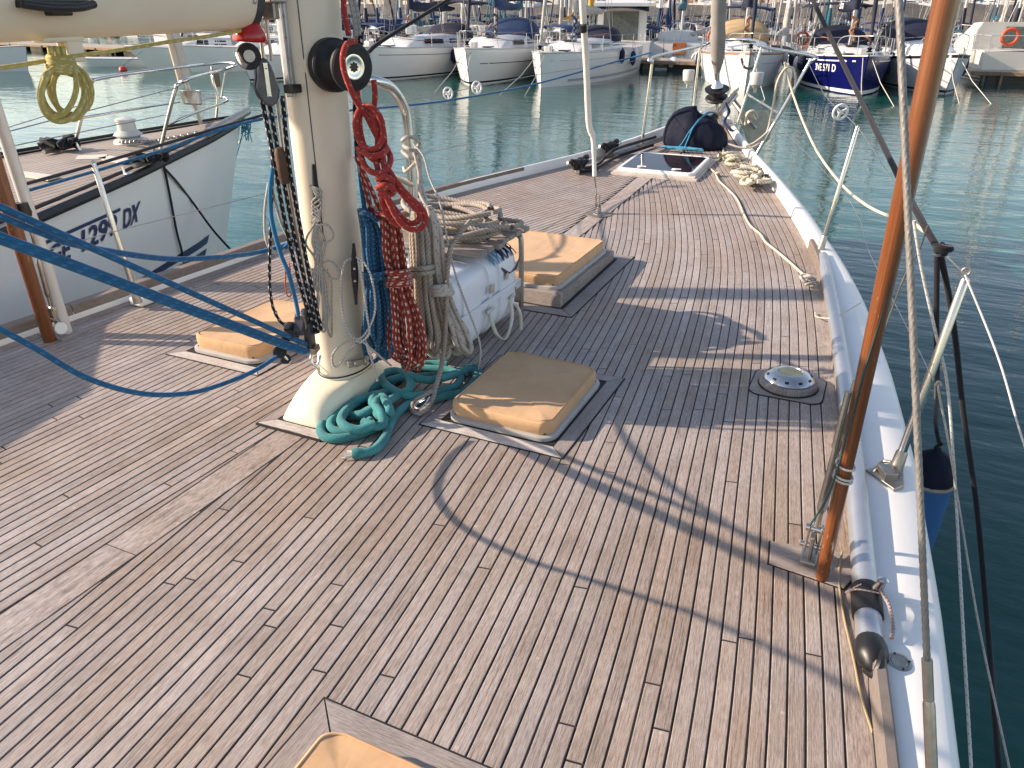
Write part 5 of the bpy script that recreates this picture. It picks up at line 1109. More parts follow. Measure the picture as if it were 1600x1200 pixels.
pts = cr([Wf(1122, 172, Fz-.1), Wf(1132, 160, Fz), Wf(1142, 150, Fz+.1), Wf(1152, 140, Fz+.2)], 4)
for i, p in enumerate(pts):
    a = V3((1, 0, 0)) if i % 2 else V3((0, .7, .7)); d_ = V3((.3, .3, .3)); m.tube([p+(a*.017*math.cos(A)+V3((.35, .2, .3))*.05*math.sin(A)) for A in np.linspace(0, 6.28, 9)], .006, 5)
tag(m.obj('anchor_chain', STEELD), 'rusty anchor chain leading over the bow roller', 'chain')
m = MB(); m.box((bowp[0]+.2, 7.3, zd(7.3)+.05), (.12, .9, .06), rot2(R(14))); tag(m.obj('bow_roller', STEELD, None, 0, bevel=.01), 'steel bow roller channel beside the furler drum', 'bow roller')
rope('blue_rope', 'bunched dark blue cord at the foot of the furler', [[Q(1134, 160+k, 9.1), Q(1138+k, 175, 9.1), Q(1133-k, 190, 9.05), Q(1140, 200+k, 9.0), Q(1146, 205, 9.0)] for k in range(3)], .012, ropemat('dark blue cord', (.03, .05, .12), None))
# two bow lamps on the pulpit
LMP = M('frosted lamp plastic', (.50, .49, .47), .45, var=.08)
for px, F, lab in (((1076, 118), Fof(bl2)+.1, 'pale bow lamp on the port side of the pulpit'), ((1182, 123), Fof(br2), 'pale bow lamp on the starboard side of the pulpit')):
    c = Wf(*px, F); t = empty('navigation_lamp', c, lab, 'lamp'); m = MB(); m.lathe([(.03, -.1), (.045, -.085), (.07, -.06), (.078, .05), (.07, .07), (.0, .075)], c, n=20); m.obj('lamp_housing', LMP, t, 40); m = MB(); m.lathe([(.02, -.15), (.02, -.09)], c, n=10); m.obj('lamp_stem', STEELD, t)
# port foredeck cleat with black warp
for i, (px, lab) in enumerate((((953, 236), 'steel cleat wound with black rope at the port rail near the pulpit'), ((905, 262), 'steel cleat wound with black rope at the port rail, aft of the other wound cleat'))):
    c = D(*px, .06); t = empty('mooring_cleat', c, lab, 'cleat'); dr_ = V3((.42, .9, .03)); dr_ /= np.linalg.norm(dr_)
    m = MB(); m.tube(cr([c-dr_*.16+V3((0, 0, .07)), c-dr_*.08+V3((0, 0, .055)), c+dr_*.08+V3((0, 0, .055)), c+dr_*.16+V3((0, 0, .07))], 5), .016, 10); m.obj('horns', STEEL, t); m = MB(); m.box(c+V3((0, 0, .0)), (.05, .12, .1)); m.obj('cleat_base', STEEL, t, 0, bevel=.01)
    P = []
    for k in range(5): P.append([c+dr_*(.09*math.cos(A+.6*k)*(1+.15*k))+V3((.05*math.sin(A), .0, .03+.03*math.sin(2*A)+.008*k)) for A in np.linspace(0, 6.2, 11)])
    rope('black_warp', ('black rope turns on the cleat near the pulpit', 'black rope turns on the cleat aft of the other wound cleat')[i], P, .0165, BLKR)
rope('black_warp', 'black rope lying between the two wound port cleats and the windlass cover', [[D(1024, 214, .1), D(990, 224, .12), D(960, 234, .13), D(945, 246, .04), D(935, 256, .03), D(920, 262, .03), D(905, 262, .08)], [D(1020, 226, .03), D(990, 236, .03), D(962, 246, .03), D(940, 258, .03), D(925, 266, .03), D(905, 268, .03), D(898, 262, .03)]], .0165, BLKR)
# ================================================================ neighbouring yacht on the port side
def neighbour():
    T = V3((-4.78, 4.55, 0)); hd = V3((-.2, .98, 0)); hd /= np.linalg.norm(hd); sb = V3((hd[1], -hd[0], 0))
    bt = [(0, .02), (.5, .19), (1.3, .44), (3, .86), (4.5, 1.15), (6.5, 1.42), (9, 1.55)]
    def bw(d): return float(np.interp(d, [a for a, b in bt], [b for a, b in bt]))
    def zs(d): return .455-.012*d
    def S_(d, v, side=1, off=0.):
        """hull surface: d metres aft of the stem at the sheer, v 0 sheer .. 1 waterline"""
        dd = d+v*1.05*max(0, 1-d/7); b = bw(d)*(1-.06*v-.10*v*v)+off*1.
        z = zs(d)+(WATER-.25-zs(d))*v
        return T-hd*dd+sb*side*b+V3((0, 0, z))
    t = empty('moored_yacht', T-hd*3+V3((0, 0, WATER)), 'white yacht with black rubbing strake and blue hull lettering moored close to port', 'yacht')
    HW = M('neighbour white hull', (.70, .70, .68), .22, var=.025, scale=1.5)
    ds = np.concatenate([np.linspace(0, 2, 14), np.linspace(2.3, 9, 18)])
    m = MB()
    for side in (1, -1): m.loft([[S_(d, v, side) for v in np.linspace(0, 1, 10)] for d in ds], closed=False, flip=side > 0)
    m.obj('hull_shell', HW, t, 60)
    # inverse: pixel -> (d, v)
    gd = np.linspace(0, 8, 160); gv = np.linspace(0, 1, 80); grid = np.array([[S_(d, v) for v in gv] for d in gd])
    q = grid-CAM; X = q[..., :2]@RT; Y = q[..., :2]@FW; dz = Y*CT-q[..., 2]*ST; px = 800+FPX*X/dz; py = 600-FPX*(Y*ST+q[..., 2]*CT)/dz
    def inv(x, y):
        e = (px-x)**2+(py-y)**2; i, j = np.unravel_index(np.argmin(e), e.shape); return gd[i], gv[j]
    NB = M('navy hull lettering', (.012, .022, .09), .4, var=.1)
    def quad(name, pts, n=14):
        a, b, c, d_ = [np.array(inv(*p)) for p in pts]; m = MB(); r1 = [S_(*(a+(b-a)*i/n), 1, .006) for i in range(n+1)]; r2 = [S_(*(d_+(c-d_)*i/n), 1, .006) for i in range(n+1)]; m.loft([r1, r2], closed=False); m.obj(name, NB, t, 0)
    for wd_, pts in (('GE', ((78, 417), (108, 401), (75, 385), (108, 369))), ('1299', ((128, 392), (184, 363), (126, 359), (184, 331))), ('DX', ((194, 357), (217, 345), (194, 326), (218, 314)))):
        BL, BR, TL, TR = [np.array(inv(*p)) for p in pts]
        def place(u, v, BL=BL, BR=BR, TL=TL, TR=TR):
            p = (BL*(1-u)+BR*u)*(1-v)+(TL*(1-u)+TR*u)*v; return S_(p[0], p[1], 1, .008)
        text_mesh(wd_, 'hull_lettering', place, NB, t, bold=.035, fit=True)
    quad('over_stripe', [(63, 383), (187, 322), (187, 328), (63, 389)]); quad('over_stripe', [(196, 318), (219, 306), (217, 311), (194, 323)])
    quad('hull_stripe', [(105, 498), (326, 367), (322, 380), (125, 498)]); quad('hull_stripe', [(180, 470), (322, 388), (318, 402), (200, 470)])
    # rubbing strake, deck
    m = MB()
    for side in (1, -1):
        m = MB(); m.tube([S_(d, .0, side, .012)+V3((0, 0, -.035)) for d in ds], .034, 8); m.obj('rubbing_strake', RUBBER, t)
        m = MB(); m.tube([S_(d, .0, side, -.03)+V3((0, 0, .02)) for d in ds], .014, 8); m.obj('toe_rail', RUBBER, t)
    mt, nt, b = base('striped teak deck', .6, 0, .3); uv = nt.nodes.new('ShaderNodeUVMap'); sp = nt.nodes.new('ShaderNodeSeparateXYZ'); nt.links.new(uv.outputs[0], sp.inputs[0])
    f = math_(nt, 'LESS_THAN', math_(nt, 'FRACT', math_(nt, 'MULTIPLY', sp.outputs[1], 1/.062)), .12)
    col = mixc(nt, f, ramp(nt, noise(nt, coords(nt), 3, 6), [(.3, (.30, .24, .19)), (.7, (.42, .36, .30))]), (.02, .018, .016)); nt.links.new(col, b.inputs['Base Color'])
    m = MB(); vs = []; fs = []; uvs = []
    K = 8
    for i, d in enumerate(ds):
        L_, R_ = S_(d, 0, -1, -.03), S_(d, 0, 1, -.03); 
        for k in range(K+1): p = L_+(R_-L_)*k/K+V3((0, 0, -.02+.03*math.sin(math.pi*k/K))); vs.append(p)
    for i in range(len(ds)-1):
        for k in range(K):
            q4 = (i*(K+1)+k, i*(K+1)+k+1, (i+1)*(K+1)+k+1, (i+1)*(K+1)+k); fs.append(q4[::-1]); uvs.append([(float((vs[w]-T)@hd), float((vs[w]-T)@sb)) for w in q4[::-1]])
    m.add(vs, fs, uvs); m.obj('deck', mt, t, 60)
    zk = lambda x, y, dz=0: Wz(x, y, .425+dz)
    PALE = M('pale flush hatch', (.62, .58, .48), .5, var=.08)
    for P in ([(122, 245), (168, 243), (165, 250), (118, 251)], [(172, 245), (212, 252), (190, 256), (152, 249)], [(22, 268), (95, 277), (75, 283), (22, 274)]):
        m = MB(); A_ = [zk(*p) for p in P]; m.loft([A_, [p+V3((0, 0, .012)) for p in A_]]); m.obj('flush_hatch', PALE, t, 0)
    # windlass
    c = zk(207, 226); m = MB(); m.lathe([(.15, 0), (.16, .02), (.15, .05), (.07, .07)], c, n=24); m.lathe([(.10, .07), (.13, .09), (.10, .12), (.085, .13), (.08, .2), (.09, .21), (.09, .23), (.02, .25)], c+V3((-.03, 0, 0)), n=24); m.obj('windlass', M('pale grey casting', (.52, .54, .50), .4, var=.08), t, 40)
    m = MB(); pts = cr([zk(190, 222, .05), zk(215, 221, .06), zk(240, 221, .02), zk(270, 215, .02), zk(312, 207, .03)], 8)
    for i, p in enumerate(pts): a = V3((0, 0, 1)) if i % 2 else sb; m.tube([p+a*.013*math.cos(A)+hd*.026*math.sin(A) for A in np.linspace(0, 6.28, 8)], .006, 5)
    m.obj('anchor_chain', STEELD, t)
    # furler and stay
    Fb_ = Fof(S_(.75, 0, 1))+.25
    m = MB(); m.lathe([(.0, -.08), (.085, -.075), (.10, -.06), (.108, .055), (.114, .062), (.114, .07), (.104, .072), (.1, .06), (.03, .02)], Wf(299, 152, Fb_), (-.2, 0.1, 1), 30); m.obj('furler_drum', STEELD, t, 40)
    m = MB(); m.tube([Wf(317, 200, Fb_), Wf(305, 168, Fb_), Wf(298, 148, Fb_), Wf(290, 125, Fb_)], .022, 10); m.obj('furler_link', STEELD, t)
    m = MB(); m.tube([Wf(284, 128, Fb_-.02), Wf(266, 62, Fb_-.05), Wf(240, -30, Fb_-.1)], .038, 10); m.obj('sail_sunstrip', M('beige sun strip', (.55, .46, .36), .8), t)
    m = MB(); m.tube([Wf(292, 127, Fb_), Wf(276, 62, Fb_-.02), Wf(252, -30, Fb_-.05), Wf(150, -420, Fb_-.5)], .048, 12); m.obj('furled_sail', M('dirty white sail roll', (.50, .47, .42), .8, var=.12, scale=8), t)
    # pulpit
    def tube(px, F, r, nm, mat=STEEL): m = MB(); m.tube(cr([Wf(x, y, F+dF) for x, y, dF in px], 7), r, 10); m.obj(nm, mat, t, 60)
    Fsb = Fof(zk(250, 237)); Fpt = Fof(zk(125, 236)); Fbw = Fof(S_(.1, 0, 1))
    tube([(249, 240, 0), (262, 185, 0), (274, 140, 0), (279, 131, .02), (300, 122, .2), (345, 110, (Fbw-Fsb)), (366, 103, Fbw-Fsb+.05), (366, 99, Fbw-Fsb+.12), (345, 98, Fbw-Fsb+.2), (318, 101, Fbw-Fsb+.2)], Fsb, .016, 'pulpit_rail')
    tube([(127, 238, 0), (119, 222, 0), (122, 205, 0), (135, 155, 0), (144, 128, 0), (150, 124, .02), (200, 115, .5), (265, 107, 1.0), (318, 101, Fbw-Fpt+.2)], Fpt, .016, 'pulpit_rail')
    tube([(258, 197, 0), (300, 178, .25), (345, 162, Fbw-Fsb), (356, 156, Fbw-Fsb), (348, 152, Fbw-Fsb+.1), (318, 154, Fbw-Fsb+.1)], Fsb, .012, 'middle_rail')
    tube([(128, 184, 0), (200, 172, .5), (280, 159, Fbw-Fpt)], Fpt, .012, 'middle_rail')
    tube([(336, 202, 0), (340, 155, 0), (333, 125, 0), (331, 105, .1)], Fbw-.1, .014, 'pulpit_post'); tube([(346, 152, 0), (352, 112, 0)], Fbw-.05, .010, 'pulpit_post')
    m = MB(); m.lathe([(.045, -.09), (.05, .0), (.045, .09)], Wf(336, 122, Fbw), (0, 0, 1), 14); m.obj('bow_light', M('dark bronze lamp', (.12, .09, .06), .3, .5), t)
    m = MB(); m.tube([zk(325, 208, .05), S_(.02, 0, 1)+V3((0, 0, .05))+hd*.15], .045, 10); m.obj('bow_roller', STEELD, t)
    for a, b_ in (((0, 209), (276, 137)), ((0, 232), (256, 180))):
        m = MB(); m.tube([Wf(*a, Fof(zk(0, 330))), Wf(*b_, Fsb)], .004, 6); m.obj('lifeline', STEELD, t)
    for a, b_ in (((0, 203), (140, 160)),): m = MB(); m.tube([Wf(*a, Fpt-.6), Wf(*b_, Fpt)], .004, 6); m.obj('lifeline', STEELD, t)
    # cleats and black mooring turns
    for px_, sc in (((95, 232), 1.), ((235, 253), .8)):
        c = zk(*px_, .03); m = MB(); g_ = random.Random(4)
        for k in range(5): m.tube(cr([c+V3((g_.uniform(-.17, .17)*sc, g_.uniform(-.12, .12), g_.uniform(0, .1)*sc)) for _ in range(6)], 4), .022, 7)
        m.obj('mooring_turns', BLKR, t, 70)
        m = MB(); m.tube([c-hd*.2, c+hd*.2], .02, 8); m.obj('mooring_cleat', STEELD, t)
    for P in ([(192, 262), (196, 272), (205, 270)],): m = MB(); m.tube(cr([zk(*p, .05) for p in P], 4), .01, 8); m.obj('deck_loop', STEEL, t)
    # dark lines down the topsides
    for lab, P in (('black mooring line hanging straight down the neighbouring topsides', [(254, 258), (262, 300), (272, 360), (281, 397), (286, 432)]), ('black mooring line slanting off the neighbouring topsides to the water', [(256, 264), (275, 285), (300, 318), (335, 362), (370, 400)])):
        m = MB(); m.tube(cr([S_(*inv(*p), 1, .02) if p[0] < 320 and k < 5 and p[1] < 398 else Wf(*p, Fof(S_(*inv(300, 330)))-.1) for k, p in enumerate(P)], 5), .011, 7); tag(m.obj('mooring_line', BLKR), lab, 'rope')
    # coachroof, mast and boom further aft, beyond the picture's edge
    mc = T-hd*4.65; m = MB(); m.lathe([(.1, .4), (.1, 15)], mc, n=16); m.obj('mast_tube', CREAM, t)
    bz = 3.05; m = MB(); m.tube([mc+V3((0, 0, bz)), mc-hd*4.2+V3((0, 0, bz))], .08, 12); m.obj('boom', ALU, t)
    m = MB(); m.loft([[T-hd*d+sb*y*w_+V3((0, 0, z if abs(y) < .9 else .38)) for y in (-1, -.88, 0, .88, 1)] for d, z, w_ in ((4.75, .5, .55), (5.2, .68, .75), (6.0, .86, .9), (9, .9, .95))], closed=False); m.obj('coachroof', HW, t, 0)
    # light blue line tied at the stem
    Fz_ = Fof(S_(.1, 0, 1))
    g_ = random.Random(9); m = MB()
    for k in range(6): m.tube(cr([Wf(385+g_.uniform(-9, 9), 192+g_.uniform(-4, 30), Fz_+g_.uniform(-.05, .05)) for _ in range(6)], 4), .006, 6)
    m.tube(cr([Wf(380, 205, Fz_), Wf(372, 235, Fz_), Wf(352, 300, Fz_-.2), Wf(330, 352, Fz_-.4), Wf(318, 378, Fz_-.5)], 6), .006, 6)
    tag(m.obj('light_blue_rope', LBLUE), 'tangled light blue line tied at the neighbouring bow', 'rope')
    m = MB(); m.tube([Wf(378, 215, Fz_), Wf(350, 262, Fz_)], .008, 6); tag(m.obj('boat_hook_wire', STEELD), 'short steel wire strop hanging from the neighbouring bow', 'wire')
neighbour()

# ================================================================ boats across the water
BWHITE = M('far white gelcoat', (.70, .70, .68), .3, var=.04, scale=.8, dirt=((.5, .48, .44), .62, .3))
BCREAM = M('far cream gelcoat', (.68, .64, .55), .4, var=.06, scale=.8)
BDECK = M('far deck', (.58, .56, .51), .55, var=.08, scale=1.2, dirt=((.45, .42, .36), .6, .4))
BLUEH = M('dark blue hull', (.003, .005, .07), .2, var=.1, scale=.8, spec=.25)
GREYH = M('grey hull', (.32, .35, .38), .3, var=.05, scale=.8)
ANTI = M('dark antifouling', (.02, .022, .03), .7); ANTR = M('red antifouling', (.14, .02, .018), .7)
BOOTB = M('black boot stripe', (.012, .012, .016), .4)
GLASS = M('dark tinted window', (.02, .025, .03), .08, var=.2)
COVN = M('far navy canvas', (.006, .010, .032), .8, var=.3, scale=3, bmp=.3, bscale=12); COVB = M('far blue canvas', (.008, .032, .10), .8, var=.3, scale=3, bmp=.3, bscale=12); COVT = M('far teal canvas', (.01, .10, .14), .8, var=.3, scale=3); COVG = M('far grey canvas', (.4, .38, .34), .8, var=.2, scale=3); COVY = M('far yellow canvas', (.62, .33, .02), .7, var=.1, scale=3); COVW = M('far tan canvas', (.48, .33, .18), .8, var=.15, scale=3)
SPAR = M('far silver spar', (.55, .55, .54), .4, .4, var=.08); SPARD = M('far dark spar', (.03, .03, .04), .5); WOODS = M('far varnished wood', (.28, .11, .04), .4, var=.2)
THINW = M('far rigging wire', (.35, .34, .33), .4, .6)
RINGO = M('orange lifebuoy', (.62, .09, .03), .5, var=.1)
class Boat:
    def __init__(s, name, label, cat, P0, bd, group=None):
        s.o = V3(P0); b = V3((bd[0], bd[1], 0)); s.b = b/np.linalg.norm(b); s.s = V3((s.b[1], -s.b[0], 0)); s.t = empty(name, s.o, label, cat, group)
    def p(s, d, y, z): return s.o-s.b*d+s.s*y+V3((0, 0, z))
    def part(s, m, nm, mat, sm=40, bevel=0): return m.obj(nm, mat, s.t, sm, bevel=bevel)
    def tube(s, nm, pts, r, mat, n=6, sm=60): m = MB(); m.tube([s.p(*q) for q in pts], r, n); return s.part(m, nm, mat, sm)
    def hull(s, L, B, FB, mats, rake=.45, stern=.82, boot=.1, sheer=.2, full=.6, flare=.18):
        def bw(d): 
            k = min(1, max(0, d/(full*L))); v = (1-(1-k)**2.2)**.85
            if d > full*L: v = 1-(1-stern)*((d-full*L)/((1-full)*L))**2
            return B/2*v
        def zs(d): return FB*(1+sheer*(1-min(1, d/(.8*L)))**2)
        s.bw, s.zs, s.L = bw, zs, L
        def S_(d, v, side, off=0):
            z = zs(d)*(1-v) if v <= 1 else -.5*(v-1); dd = d-rake*(1-v)*max(0, 1-d/(.4*L)) if v <= 1 else d+.8*(v-1)*max(0, 1-d/(.4*L))
            return s.p(dd, side*(max(.012, bw(d)*(1-flare*min(v, 1)**1.5*(1-.55*d/L))-(.35*bw(d)*(v-1) if v > 1 else 0))+off), z)
        s.S = S_
        ds = np.concatenate([np.linspace(0, .25*L, 10), np.linspace(.3*L, L, 9)]); bv = 1-boot/FB; vs_ = [0, .12, .3, .5, .7, bv, 1-.035/FB, 1.0, 1.5]
        m = MB()
        for side in (1, -1):
            for i in range(len(vs_)-1):
                mi = 0 if vs_[i+1] <= bv+1e-6 else (1 if i == len(vs_)-4 else (0 if i == len(vs_)-3 else 2))
                rg_ = [[S_(d, vs_[i], side), S_(d, vs_[i+1], side)] for d in ds]; m.loft(rg_, closed=False, flip=side > 0, mi=mi)
        tr = [S_(L, v, 1) for v in vs_]+[S_(L, v, -1) for v in vs_[::-1]]; m.add(tr, [tuple(range(len(tr)))[::-1]], None, 0)
        m.obj('hull_shell', mats, s.t, 50)
        m = MB(); m.loft([[s.p(d-rake*max(0, 1-d/(.4*L)), -bw(d)*.985, zs(d)-.01), s.p(d-rake*max(0, 1-d/(.4*L)), 0, zs(d)+.04), s.p(d-rake*max(0, 1-d/(.4*L)), bw(d)*.985, zs(d)-.01)] for d in ds], closed=False, flip=True); m.obj('deck', BDECK, s.t, 60)
        for side in (1, -1): m = MB(); m.tube([S_(d, 0, side, .01) for d in ds], .022, 6); m.obj('gunwale', BWHITE if mats[0] is not BWHITE else SPAR, s.t)
    def stripe(s, nm, v0, v1, d0, d1, mat, off=.008):
        for side in (1, -1): m = MB(); m.loft([[s.S(d, v0, side, off), s.S(d, v1, side, off)] for d in np.linspace(d0, d1, 16)], closed=False, flip=side > 0); m.obj(nm, mat, s.t, 0)
    def cabin(s, d0, d1, w0, w1, hgt, mat=None, win=3, slope=.9):
        m = MB(); z0 = lambda d: s.zs(d)-.02; rings = []
        for k, (d, h_, wv) in enumerate(((d0, .02, w0*.8), (d0+slope*.35, hgt*.5, w0*.92), (d0+slope, hgt*.85, w0), (d0+(d1-d0)*.55, hgt, (w0+w1)/2), (d1, hgt*1.02, w1), (d1+.02, .0, w1))):
            rings.append([s.p(d, -wv, z0(d)), s.p(d, -wv*.97, z0(d)+h_*.55), s.p(d, -wv*.8, z0(d)+h_*.94), s.p(d, 0, z0(d)+h_*1.08), s.p(d, wv*.8, z0(d)+h_*.94), s.p(d, wv*.97, z0(d)+h_*.55), s.p(d, wv, z0(d))])
        m.loft(rings, closed=False, flip=True); m.obj('cabin_top', mat or BWHITE, s.t, 45)
        for side in (1, -1):
            for k in range(win):
                a = d0+slope+.15+k*(d1-d0-slope-.2)/win; b_ = a+(d1-d0-slope-.2)/win*.78; wv = lambda d: (w0+(w1-w0)*(d-d0)/(d1-d0))
                m = MB(); m.loft([[s.p(a+.08, side*(wv(a)*.985+.006), z0(a)+hgt*.34), s.p(b_, side*(wv(b_)*.985+.006), z0(b_)+hgt*.34)], [s.p(a+.14, side*(wv(a)*.93+.01), z0(a)+hgt*.72), s.p(b_, side*(wv(b_)*.93+.01), z0(b_)+hgt*.72)]], closed=False); m.obj('window', GLASS, s.t, 0)
        m = MB(); dm = d0+slope*.55; m.box(s.p(dm+.5, 0, z0(dm)+hgt*.98), (.5, .5, .05), rot2(math.atan2(s.b[1], s.b[0]))); m.obj('deck_hatch', GLASS, s.t, 0, bevel=.01)
    def rig(s, dm, H, boomL, cover, r=.075, bz=1.5, spar=None, furl=None, spread=2):
        sp = spar or SPAR; z0 = s.zs(dm); s.tube('mast', [(dm, 0, z0), (dm, 0, z0+H*.5), (dm, 0, z0+H)], [r, r, r*.7], sp, 10)
        if boomL:
            s.tube('boom', [(dm+.05, 0, z0+bz), (dm+boomL, 0, z0+bz+.12)], .055, sp, 8)
            if cover:
                m = MB(); N = 9; m.tube([s.p(dm+.02+(boomL)*k/N, .02*math.sin(k*2.), z0+bz+.22-.012*k+.015*math.sin(k*3)) for k in range(N+1)], [.16]+[.25-.016*k+.012*math.sin(k*2.3) for k in range(1, N)]+[.05], 10)
                c = s.p(dm, 0, z0+bz+.2); m.obj('sail_cover', cover, s.t, 60)
                m = MB(); m.tube([s.p(dm-.02, 0, z0+bz+.1), s.p(dm-.0, 0, z0+bz+.8), s.p(dm, 0, z0+bz+1.4)], [.16, .15, .10], 8); m.obj('mast_cover', cover, s.t, 60)
        s.tube('forestay', [(-.25, 0, s.zs(0)+.05), (dm*.97, 0, z0+H*.97)], .012, THINW, 5)
        if furl: m = MB(); a = s.p(-.2, 0, s.zs(0)+.35); b_ = s.p(dm*.9, 0, z0+H*.9); m.tube([a+(b_-a)*k/10 for k in range(11)], [.04]+[.075]*4+[.065]*3+[.05]*2+[.03], 8); m.obj('furled_sail', furl, s.t, 60); m = MB(); m.lathe([(.09, 0), (.1, .03), (.05, .05), (.1, .13), (.02, .16)], s.p(-.24, 0, s.zs(0)+.12), n=12); m.obj('furler_drum', BLACK, s.t)
        for side in (1, -1):
            s.tube('shroud', [(dm+.1, side*s.bw(dm)*.96, s.zs(dm)), (dm, side*s.bw(dm)*.4, z0+H*.55), (dm, side*.05, z0+H*.98)], .009, THINW, 4)
            s.tube('lower_shroud', [(dm+.45, side*s.bw(dm)*.95, s.zs(dm)), (dm, side*.05, z0+H*.5)], .008, THINW, 4)
            s.tube('spreader', [(dm, 0, z0+H*.55), (dm+.1, side*s.bw(dm)*.42, z0+H*.555)], .025, sp, 6)
        s.tube('backstay', [(s.L-.05, 0, s.zs(s.L)), (dm, 0, z0+H)], .009, THINW, 4)
    def rails(s, n=4, h_=.6):
        L = s.L; zb = s.zs(0)
        w1 = s.bw(1.3)*.93
        m = MB(); m.tube(cr([s.p(1.5, -s.bw(1.5)*.93, s.zs(1.5)), s.p(1.15, -s.bw(1.15)*.95, s.zs(1.2)+h_*.97), s.p(.3, -s.bw(.3)*.9-.08, zb+h_), s.p(-.42, 0, zb+h_+.03), s.p(.3, s.bw(.3)*.9+.08, zb+h_), s.p(1.15, s.bw(1.15)*.95, s.zs(1.2)+h_*.97), s.p(1.5, s.bw(1.5)*.93, s.zs(1.5))], 5), .016, 6); m.obj('pulpit_rail', SPAR, s.t, 60)
        for side in (1, -1):
            s.tube('pulpit_post', [(.35, side*s.bw(.35)*.85, s.zs(.35)), (.3, side*(s.bw(.3)*.9+.08), zb+h_)], .014, SPAR, 6)
            D_ = [1.3+(L-2.2)*k/n for k in range(1, n+1)]
            for d in D_: s.tube('stanchion', [(d, side*s.bw(d)*.95, s.zs(d)), (d, side*s.bw(d)*.96, s.zs(d)+h_)], .013, SPAR, 6)
            for hh in (1., .5): s.tube('lifeline', [(1.2, side*s.bw(1.2)*.95, s.zs(1.2)+h_*hh)]+[(d, side*s.bw(d)*.96, s.zs(d)+h_*hh) for d in D_], .006, THINW, 4)
    def hood(s, d, wv, hgt, mat, ln=1.3):
        m = MB(); rings = []
        for k, hh, sc in ((0, .05, .92), (.25, hgt*.62, .97), (.55, hgt*.95, 1), (1, hgt, 1.)):
            z0 = s.zs(d)+.25; rings.append([s.p(d+ln*k, wv*sc*math.cos(A), z0+hh*math.sin(A)**.6 if math.sin(A) > 0 else z0) for A in np.linspace(math.pi, 0, 12)])
        m.loft(rings, closed=False, flip=True); o = m.obj('sprayhood', mat, s.t, 60); so = o.modifiers.new('thick', 'SOLIDIFY'); so.thickness = .02
    def bimini(s, d0, d1, wv, z, mat):
        m = MB(); rings = [[s.p(d, wv*math.cos(A), s.zs(d)+z+.18*math.sin(A)-.08*abs(2*(d-d0)/(d1-d0)-1)**3) for A in np.linspace(math.pi, 0, 9)] for d in np.linspace(d0, d1, 6)]
        m.loft(rings, closed=False, flip=True); o = m.obj('bimini', mat, s.t, 60); so = o.modifiers.new('thick', 'SOLIDIFY'); so.thickness = .03
        for d in (d0, d1):
            for side in (1, -1): s.tube('bimini_post', [((d0+d1)/2, side*wv*.98, s.zs(d)), (d, side*wv, s.zs(d)+z-.05)], .015, SPAR, 6)
    def fender(s, d, side, mat, r=.13, ln=.6, zc=.1):
        m = MB(); c = s.S(d, .35, side, r*.9); m.lathe([(.02, -ln/2-.04), (r*.6, -ln/2+.02), (r, -ln/2+.12), (r, ln/2-.12), (r*.6, ln/2-.02), (.02, ln/2+.04)], c+V3((0, 0, zc)), n=14); m.obj('fender', mat, s.t, 50)
        m = MB(); m.tube([c+V3((0, 0, zc+ln/2)), s.S(d, 0, side, 0)+V3((0, 0, .3))], .01, 5); m.obj('fender_line', THINW, s.t)
    def outboard(s, d, y=0):
        m = MB(); c = s.p(d, y, s.zs(s.L)+.1); rr = rot2(math.atan2(s.b[1], s.b[0])); m.box(c+V3((0, 0, .25)), (.45, .32, .4), rr, taper=.8); m.box(c+V3((0, 0, -.4)), (.16, .1, .9), rr); m.obj('outboard_motor', BLACK, s.t, 0, bevel=.05)
def moor(b, out=3.2, sp=.5):
    for side in (1, -1): b.tube('mooring_line', [(.05, side*.12, b.zs(0)+.02), (-out*.45, side*(sp*.6), b.zs(0)*.42), (-out, side*sp, -.05)], .014, CREAMW, 5)
